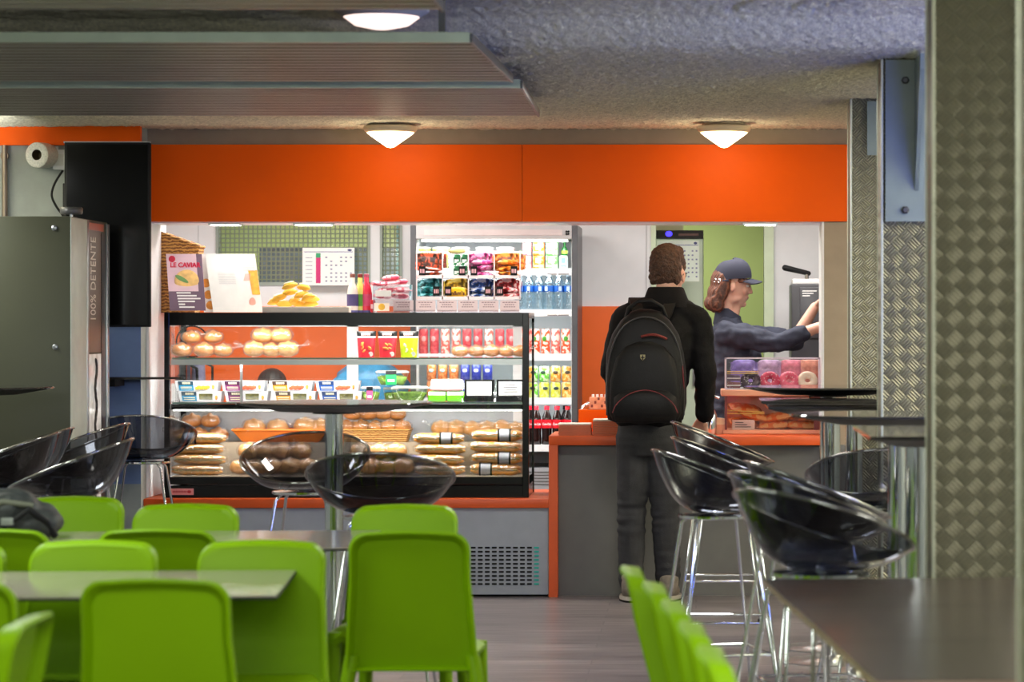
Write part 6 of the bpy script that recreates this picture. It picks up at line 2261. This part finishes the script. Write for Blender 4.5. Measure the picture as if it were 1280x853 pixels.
for (z, r1, r2, dy) in ((1.525, .138, .098, -.014), (1.575, .112, .092, -.012), (1.625, .093, .086, -.004), (1.631, .083, .078, -.002), (1.585, .088, .078, -.008), (1.53, .10, .080, -.010)):
    rows.append([(.043 + r1 * math.cos(2 * PI * j / 30), dy + r2 * math.sin(2 * PI * j / 30), z - .035 * max(0, math.sin(2 * PI * j / 30))) for j in range(30)])
b.loft(rows, False, False); b.build('collar', JKT, man, smooth=60)
for sx, cxx in ((-1, -.13), (1, .178)):
    b = MB(); b.box(-.04, .04, -.022, .022, -.006, .004, M=Matrix.Translation((cxx + sx * .025, -.012, 1.530)) @ Matrix.Rotation(sx * .34, 4, 'Y'), bev=.003)
    b.build('epaulette', JKT, man)
# jeans and shoes
JNS = mat('washed black denim', (40, 40, 44), rough=.85, vary=.35, vscale=14, bump=.35, bscale=160)
b = MB()
loft_body(b, [(.76, -.052, 0, .115, .108), (.82, -.052, 0, .158, .118), (.90, -.05, 0, .160, .118), (.955, -.048, 0, .150, .108)])
for (a, c, r0, r1) in (((-.122, 0, .85), (-.135, .015, .47), .096, .076), ((-.135, .015, .47), (-.140, -.005, .115), .076, .066),
                       ((.020, 0, .85), (.040, .008, .47), .096, .076), ((.040, .008, .47), (.055, .03, .115), .076, .066)):
    b.cap(a, c, r0, r1, 16)
o = b.build('jeans', JNS, man); meld(o, .008, 5)
me = o.data
nr = [v.normal.copy() for v in me.vertices]
for v, n in zip(me.vertices, nr):
    z = v.co.z
    k = math.exp(-((z - .45) / .10) ** 2) + .8 * math.exp(-((z - .17) / .08) ** 2) + .35
    v.co += n * .009 * k * noise.noise(Vector((v.co.x * 7, v.co.y * 7, z * 34)))
SHOE = mat('grey suede', (126, 116, 106), rough=.85, vary=.2, vscale=40)
for sx, (x, y, a) in ((-1, (-.138, -.02, .08)), (1, (.058, .015, -.12))):
    M = Matrix.Translation((x, y, 0)) @ Matrix.Rotation(a, 4, 'Z')
    def sole(k, z): return [tuple(M @ Vector(((.044 + .010 * math.sin(PI * (q / 23 if q < 24 else (47 - q) / 23))) * k * (1 if q < 24 else -1) * math.sin(PI * min(1, max(0, (q if q < 24 else 47 - q) / 23))) ** .35, -.07 + .29 * ((q if q < 24 else 47 - q) / 23), z))) for q in range(48)]
    b = MB(); b.loft([sole(1, 0), sole(1.04, .012), sole(1.0, .028)]); sl = b.build('shoe', SHOE, man)
    bb = MB(); bb.cap(M @ Vector((0, -.012, .075)), M @ Vector((0, .02, .06)), .050, .048, 14); bb.cap(M @ Vector((0, .02, .055)), M @ Vector((0, .165, .040)), .050, .038, 14); bb.cap(M @ Vector((0, -.01, .07)), M @ Vector((0, -.005, .125)), .050, .055, 14)
    up_ = bb.build('upper', SHOE, man); meld(up_, .006, 4)
    for v in up_.data.vertices:
        v.co.z = max(v.co.z, .018)
    up_.parent = sl
    sl.data.materials[0] = mat('pale rubber sole', (186, 178, 166), rough=.7)
    b = MB(); b.loft([sole(1.045, 0.0), sole(1.05, .010)]); b.build('outsole', BLACKM, man).parent = sl

# ---- backpack on his back
bp = thing('backpack', 'black backpack with red piping worn by the man at the counter', 'backpack', (man.location.x - .058, man.location.y - .245, .935))
PACK = mat('black ballistic nylon', (12, 11, 11), spec=.25, rough=.6, vary=.25, vscale=50, bump=.3, bscale=200)
REDP = mat('dark red piping', (112, 28, 34), rough=.6)


def sq(z, rx_, ry_, e=.55, dy=0.0, n=40):
    out = []
    for j in range(n):
        a = 2 * PI * j / n
        c, s_ = math.cos(a), math.sin(a)
        out.append((rx_ * math.copysign(abs(c) ** e, c), dy + ry_ * math.copysign(abs(s_) ** e, s_), z))
    return out


b = MB()
b.loft([sq(0, .150, .07, .6), sq(.02, .190, .098), sq(.10, .205, .108), (sq(.24, .208, .110)), sq(.36, .196, .104), sq(.45, .170, .092), sq(.52, .125, .072), sq(.565, .075, .05), sq(.58, .03, .025)])
o = b.build('main_body', PACK, bp, smooth=60); crease(o, .008, 12, 2.0)


def shell(z0, rows, y0, name, m):
    b = MB()
    b.loft([[(w * math.cos(PI + PI * j / 20), y0 - d * math.sin(PI * j / 20) ** .6, z0 + z) for j in range(21)] for (z, w, d) in rows], True, True)
    return b.build(name, m, bp, smooth=60)


shell(0, [(.015, .165, .03), (.05, .182, .055), (.22, .178, .062), (.33, .150, .055), (.39, .10, .04), (.415, .04, .015)], -.085, 'front_pocket', PACK)
shell(0, [(.012, .155, .045), (.05, .168, .080), (.13, .165, .084), (.165, .14, .07), (.18, .10, .04)], -.085, 'lower_pocket', PACK)
b = MB(); b.tube([(-.165 + .33 * f, -.155 - .012 * math.sin(PI * f), .055 + .115 * math.sin(PI * f) ** .6) for f in [k / 24 for k in range(25)]], .0024, 6); b.build('red_piping', REDP, bp, smooth=60)
b = MB(); b.tube([(-.02 + .13 * f, -.108 - .012 * math.sin(PI * f), .440 + .016 * math.sin(PI * f) - .012 * f) for f in [k / 12 for k in range(13)]], .007, 6); b.build('top_piping', mat('muted red strip', (110, 36, 28), rough=.6), bp, smooth=60)
b = MB(); b.tube([(.198 - .012 * f, -.05 - .03 * math.sin(PI * f), .14 + .20 * f) for f in [k / 10 for k in range(11)]], .003, 6); b.build('side_piping', REDP, bp, smooth=60)
for f_, r_ in ((1.0, .004),):
    pts = []
    for k in range(33):
        a = PI * (k / 32)
        pts.append((-.196 * math.cos(a), -.062 - .03 * math.sin(a), .04 + .50 * math.sin(a) ** .55))
    b = MB(); b.tube(pts, r_, 6); b.build('zip_edge', mat('charcoal zip', (44, 42, 42), rough=.5), bp, smooth=60)
b = MB(); b.tube([(-.10, .0, .535), (-.085, -.02, .585), (-.035, -.03, .620), (.03, -.03, .622), (.085, -.02, .59), (.105, .0, .54)], [.010, .011, .012, .012, .011, .010], 8); b.build('grab_handle', PACK, bp, smooth=60)
for sx in (-1, 1):
    xs_ = (.060 if sx > 0 else .010)
    b = MB()
    path = [(xs_ + sx * .02, .055, .49), (xs_ + sx * .055, .11, .585), (xs_ + sx * .07, .19, .636), (xs_ + sx * .075, .28, .632), (xs_ + sx * .085, .375, .54), (xs_ + sx * .075, .405, .36), (xs_ + sx * .09, .392, .20)]
    rings = []
    for k, p in enumerate(path):
        p = Vector(p)
        d_ = (Vector(path[min(k + 1, len(path) - 1)]) - Vector(path[max(k - 1, 0)])).normalized()
        n_ = d_.cross(Vector((1, 0, 0))).normalized()
        rings.append([tuple(p + Vector((-.030, 0, 0)) + n_ * .006), tuple(p + Vector((.030, 0, 0)) + n_ * .006), tuple(p + Vector((.030, 0, 0)) - n_ * .006), tuple(p + Vector((-.030, 0, 0)) - n_ * .006)])
    b.loft(rings); b.build('shoulder_strap', PACK, bp, smooth=60)
b = MB()
b.prism([(-.013, .014), (.013, .014), (.012, -.004), (0, -.016), (-.012, -.004)], -.004, 0, M=Matrix.Translation((-.012, -.150, .335)))
em = b.build('emblem', mat('dull gold emblem', (150, 140, 96), rough=.4), bp, smooth=0)
b = MB(); b.box(-.015, -.009, -.1555, -.1538, .322, .346); b.box(-.022, -.002, -.1555, -.1538, .332, .337); b.build('emblem_cross', BLACKM, bp, smooth=0).parent = em

# ---- the woman behind the counter
sWo = 222.0
wo = thing('person', 'woman in a navy cap and navy shirt reaching towards the coffee machine', 'person', (wx(915, sWo), FPX / sWo, 0), -PI / 2)
HW = Matrix.Translation((0, .002, 1.662)) @ Matrix.Rotation(.10, 4, 'Z') @ Matrix.Rotation(-.10, 4, 'X') @ Matrix.Diagonal((.95, .97, .97, 1))
b = MB()
head(b, HW)
b.cap((0, -.02, 1.60), (0, -.035, 1.44), .050, .058)
b.cap((0, .030, 1.548), (0, .0, 1.50), .024, .045)
loft_body(b, [(.80, 0, 0, .14, .11), (.95, 0, 0, .145, .11), (1.15, 0, 0, .14, .115), (1.28, 0, .01, .15, .13), (1.36, 0, -.01, .15, .10), (1.42, 0, -.02, .12, .08), (1.46, 0, -.03, .06, .06)])
for (a, c, r0, r1) in (((.17, -.03, 1.39), (.235, .25, 1.335), .050, .042), ((.235, .25, 1.335), (.20, .50, 1.428), .041, .029),
                       ((-.17, -.02, 1.39), (-.25, .36, 1.345), .050, .042), ((-.25, .36, 1.345), (-.20, .475, 1.535), .041, .029),
                       ((.08, 0, .84), (.085, .01, .46), .085, .055), ((.085, .01, .46), (.085, -.01, .08), .052, .038), ((.085, 0, .05), (.09, .15, .035), .034, .026),
                       ((-.08, 0, .84), (-.085, .01, .46), .085, .055), ((-.085, .01, .46), (-.085, -.01, .08), .052, .038), ((-.085, 0, .05), (-.09, .15, .035), .034, .026)):
    b.cap(a, c, r0, r1)
hand(b, (.198, .515, 1.433), (-.10, 1, .12), (.5, -.1, .9), 1, .3, .95)
hand(b, (-.196, .482, 1.545), (.12, .80, .55), (-.3, -.4, .7), -1, .45, .95)
o = b.build('body', SKIN2, wo); meld(o, .0055, 4)
face_bits(HW, wo, ('hazel', (86, 66, 40)), (206, 100, 100))
b = MB()
def WB(c, r, e=None): b.ball((0, 0, 0), 1, 20, 14, rot=HW @ Matrix.Translation(Vector(c)) @ (e.to_matrix().to_4x4() if e else Matrix()) @ Matrix.Diagonal((r[0], r[1], r[2], 1)))
WB((0, -.060, .010), (.088, .070, .085)); WB((0, -.085, -.070), (.090, .056, .078)); WB((0, -.110, -.120), (.084, .044, .046), Euler((.4, 0, 0)))
for s_ in (-1, 1):
    WB((s_ * .073, -.060, -.045), (.022, .040, .095), Euler((-.30, 0, 0)))
    WB((s_ * .068, .044, .026), (.012, .026, .016))
    WB((s_ * .068, -.085, -.120), (.026, .044, .055), Euler((.3, 0, 0)))
WH = wave_mat('brown bob hair', (62, 32, 20), (122, 70, 46), 30, 'X', rough=.5, bump=.6, dist=2.5)
o = b.build('hair', WH, wo); meld(o, .0055, 3); crease(o, .004, 50, 2.0, (1.6, 1.6, .4))
NAVY = mat('navy cotton', (44, 48, 66), rough=.8, vary=.15, vscale=30, bump=.3, bscale=150)
# cap
b = MB()
rows = []
for k in range(12):
    a = (PI / 2) * k / 11.0
    rr, zz = math.cos(a) ** .75, math.sin(a)
    rows.append([tuple(HW @ Vector((.094 * rr * math.cos(2 * PI * j / 36), -.006 + .114 * rr * math.sin(2 * PI * j / 36), .030 + .128 * zz * (.93 + .07 * math.sin(2 * PI * j / 36)) + .018 * (1 - zz) * math.sin(2 * PI * j / 36)))) for j in range(36)])
b.loft(rows, True, True)
capo = b.build('cap', mat('navy cap cloth', (38, 40, 58), rough=.8, vary=.1), wo, smooth=70)
b = MB()
rows = []
for k in range(9):
    f = k / 8
    row = []
    for j in range(17):
        u = -1 + 2 * j / 16
        y0_ = .100 * math.sqrt(max(0, 1 - (u * .86) ** 2))
        y1_ = .095 + .078 * math.sqrt(max(0, 1 - u * u * .98))
        row.append(Vector((u * .084, y0_ + (y1_ - y0_) * f, .046 - .010 * f - .022 * u * u)))
    rows.append(row)
top_ = [[tuple(HW @ p) for p in r] for r in rows]
bot_ = [[tuple(HW @ (p - Vector((0, 0, .006)))) for p in r] for r in rows]
b.loft([t_ + q_[::-1] for t_, q_ in zip(top_, bot_)])
b.build('brim', MATS['navy cap cloth'], wo, smooth=60).parent = capo
b = MB(); b.ball((0, 0, 0), 1, 10, 6, rot=HW @ Matrix.Translation((0, -.004, .150)) @ Matrix.Diagonal((.009, .009, .005, 1))); b.build('cap_button', MATS['navy cap cloth'], wo).parent = capo
b = MB()
b.tube([HW @ Vector((.094 * math.cos(a), -.006 + .114 * math.sin(a), .022 + .018 * math.sin(a))) for a in [-1.75 + 1.5 * k / 12 for k in range(13)]], .007, 6)
b.build('cap_strap', NAVY, wo, smooth=60).parent = capo
b = MB()
for a in (-.98, -.72):
    b.tube([HW @ Vector((.103 * math.cos(a) + .009 * math.cos(q) * math.sin(-a), -.006 + .123 * math.sin(a) + .009 * math.cos(q) * math.cos(a), .012 + .010 * math.sin(q))) for q in [2 * PI * k / 12 for k in range(12)]], .0028, 6, closed=True)
b.build('strap_buckle', CHROME, wo, smooth=60).parent = capo
# shirt
b = MB()
loft_body(b, [(.86, 0, 0, .172, .135), (1.0, 0, 0, .172, .132), (1.14, 0, .004, .172, .142), (1.25, 0, .012, .182, .158), (1.33, 0, .0, .184, .142), (1.40, 0, -.018, .160, .105), (1.445, 0, -.022, .10, .078), (1.475, 0, -.02, .070, .066)])
for (a, c, r0, r1) in (((.165, -.03, 1.385), (.236, .245, 1.335), .072, .060), ((.236, .245, 1.335), (.222, .372, 1.378), .060, .056),
                       ((-.165, -.02, 1.385), (-.25, .36, 1.34), .072, .060), ((-.25, .36, 1.34), (-.24, .385, 1.385), .060, .056)):
    b.cap(a, c, r0, r1, 16)
o = b.build('shirt', NAVY, wo); meld(o, .008, 5); crease(o, .016, 11, 4.0, (1, 1, 2.2)); crease(o, .005, 30, 1.0)
b = MB()
rows = []
for (z, r1) in ((1.44, .088), (1.49, .078), (1.525, .074), (1.528, .067), (1.48, .068), (1.44, .076)):
    rows.append([(r1 * math.cos(2 * PI * j / 28), -.022 + r1 * .98 * math.sin(2 * PI * j / 28), z - .045 * max(0, math.sin(2 * PI * j / 28))) for j in range(28)])
b.loft(rows, False, False); b.build('collar', NAVY, wo, smooth=60)
b = MB()
loft_body(b, [(.74, 0, 0, .12, .11), (.82, 0, 0, .168, .125), (.93, 0, 0, .160, .122)])
for sx in (-1, 1):
    b.cap((sx * .082, 0, .83), (sx * .086, .01, .46), .098, .075, 16); b.cap((sx * .086, .01, .46), (sx * .086, -.005, .11), .075, .062, 16)
o = b.build('trousers', mat('black cotton', (26, 26, 28), rough=.85), wo); meld(o, .009, 5)
for sx in (-1, 1):
    b = MB(); b.cap((sx * .086, -.02, .045), (sx * .09, .15, .04), .045, .036, 14); b.cap((sx * .086, -.01, .05), (sx * .086, -.008, .10), .045, .05, 14)
    o = b.build('shoe', BLACKM, wo); meld(o, .007, 4)
    for v in o.data.vertices:
        v.co.z = max(v.co.z, .0)
# ---------------------------------------------------------------- light
def area(name, loc, size, power, col=(1, 1, 1), rot=(0, 0, 0), sy=None):
    l = bpy.data.lights.new(name, 'AREA')
    l.energy = power
    l.color = col
    l.size = size
    if sy:
        l.shape = 'RECTANGLE'
        l.size_y = sy
    o = bpy.data.objects.new(name, l)
    C.objects.link(o)
    o.location = loc
    o.rotation_euler = rot
    o['kind'] = 'helper'
    return o


K = 1.0
# the bright serving hatch: ceiling lights in the kitchen, lamps under the fascia
area('kitchen_light_a', (-2.0, 16.15, 2.44), 1.6, 52 * K, (1, .97, .93), sy=.7)
area('kitchen_light_b', (.2, 16.15, 2.44), 1.6, 42 * K, (1, .97, .93), sy=.7)
area('kitchen_light_c', (-.3, 19.2, 2.42), 1.0, 34 * K, (1, 1, .92))
area('window_room_light', (-2.6, 19.0, 2.42), .8, 60 * K, (1, 1, .95))
for a, c in ((267, 302), (372, 416), (931, 969)):
    xx = (wx(a, 234) + wx(c, 234)) / 2
    area('hatch_lamp', (xx, YW + .075, 1.95), .14, 1.3 * K, (1, .95, .88), sy=.07)
area('hatch_strip', (-1.38, YW + .055, 1.955), 1.45, 4 * K, (1, .96, .9), rot=(math.radians(12), 0, 0), sy=.05)
# glass case: tubes under the top and the shelves
xc = (X0 + X1) / 2
area('case_tube_top', (xc, YF + .055, ZT - .06), 1.8, 8 * K, (1, .96, .9), rot=(math.radians(20), 0, 0), sy=.03)
area('case_tube_middle', (xc, YF + .047, ZS1 - .045), 1.8, 9 * K, (1, .97, .94), rot=(math.radians(15), 0, 0), sy=.02)
area('case_tube_deck', (xc, YF + .047, ZS2 - .045), 1.8, 12 * K, (1, .95, .86), rot=(math.radians(10), 0, 0), sy=.02)
# drinks fridge
xcf = (fx0 + fx1) / 2
area('fridge_tube', (xcf, YFr + .06, 1.915), .8, 2.5 * K, (.95, 1, 1), rot=(math.radians(25), 0, 0), sy=.03)
for z in shel[:4]:
    area('fridge_shelf_tube', (xcf, YFr + .09, z - .04), .8, 1.6 * K, (.95, 1, 1), rot=(math.radians(25), 0, 0), sy=.02)
# dome lamps
for px in (488, 905):
    l = bpy.data.lights.new('dome_bulb', 'POINT'); l.energy = 3.2 * K; l.color = (1, .80, .52); l.shadow_soft_size = .06
    o = bpy.data.objects.new('dome_bulb', l); C.objects.link(o); o.location = (wx(px, 243), FPX / 243 - .01, 2.468 - .16); o['kind'] = 'helper'
# dim seating area: cool ceiling tubes around and behind the viewer
area('seat_light_a', (-2.6, 8.0, 2.30), .5, 60 * K, (.92, 1, .86), sy=1.6)
area('seat_light_b', (-.6, 4.2, 2.5), 1.6, 70 * K, (.95, 1, .90), sy=1.2)
area('seat_light_c', (2.2, 8.5, 2.5), .6, 90 * K, (1, .98, .86), sy=3.0)
area('wall_wash', (-3.9, 13.2, 2.30), .5, 40 * K, (1, 1, .95), sy=.5)
area('front_room_light', (-.2, 12.4, 2.40), .6, 45 * K, (1, .97, .92), sy=.5)
# broad fill light added high behind the viewer to brighten surfaces facing it
area('window_daylight', (-.8, .3, 2.22), 5.0, 150 * K, (.97, 1, .93), rot=(math.radians(90), 0, 0), sy=.72)
# unseen blue lamp, set beyond the pillars to tint ceiling step and stools
area('blue_wall_light', (1.75, 9.0, 1.7), 1.1, 30 * K, (.05, .14, 1.0), rot=(math.radians(104), 0, math.radians(38)), sy=.6)
# unseen fill lights added off to the sides to brighten the plaster ceiling
area('uplighter_a', (2.5, 10.2, 1.95), .5, 240 * K, (1, .97, .78), rot=(math.radians(180), math.radians(30), 0), sy=1.6)
area('uplighter_b', (2.3, 13.6, 1.95), .4, 190 * K, (1, .95, .85), rot=(math.radians(180), math.radians(25), 0), sy=.8)
area('uplighter_c', (-3.9, 14.0, 2.05), .4, 60 * K, (1, 1, .97), rot=(math.radians(180), math.radians(-35), 0), sy=.6)

w = bpy.data.worlds.new('room_air')
bpy.context.scene.world = w
w.use_nodes = True
w.node_tree.nodes['Background'].inputs[0].default_value = (.80, .86, .80, 1)
w.node_tree.nodes['Background'].inputs[1].default_value = .28

# ---------------------------------------------------------------- camera
cam = bpy.data.cameras.new('camera')
cam.sensor_fit = 'HORIZONTAL'
cam.sensor_width = 36
cam.lens = 36 * FPX / 1280
cam.shift_x = (640 - AX) / 1280
cam.shift_y = -(853 / 2 - AY) / 1280
cam.clip_start = .1
cam.clip_end = 60
cam.dof.use_dof = True
cam.dof.focus_distance = 15.0
cam.dof.aperture_fstop = 4.0
co = bpy.data.objects.new('camera', cam)
C.objects.link(co)
co.location = (0, 0, EYE)
co.rotation_euler = (PI / 2, 0, 0)
sc = bpy.context.scene
sc.camera = co
sc.view_settings.view_transform = 'Standard'
sc.view_settings.look = 'None'
sc.view_settings.gamma = 1
sc.view_settings.exposure = 0.0
sc.view_settings.use_curve_mapping = False
sc.cycles.use_denoising = True
sc.cycles.max_bounces = 10
sc.cycles.transparent_max_bounces = 40
sc.cycles.diffuse_bounces = 4
sc.cycles.glossy_bounces = 5
sc.cycles.sample_clamp_indirect = 6
sc.cycles.caustics_reflective = False
sc.cycles.caustics_refractive = False
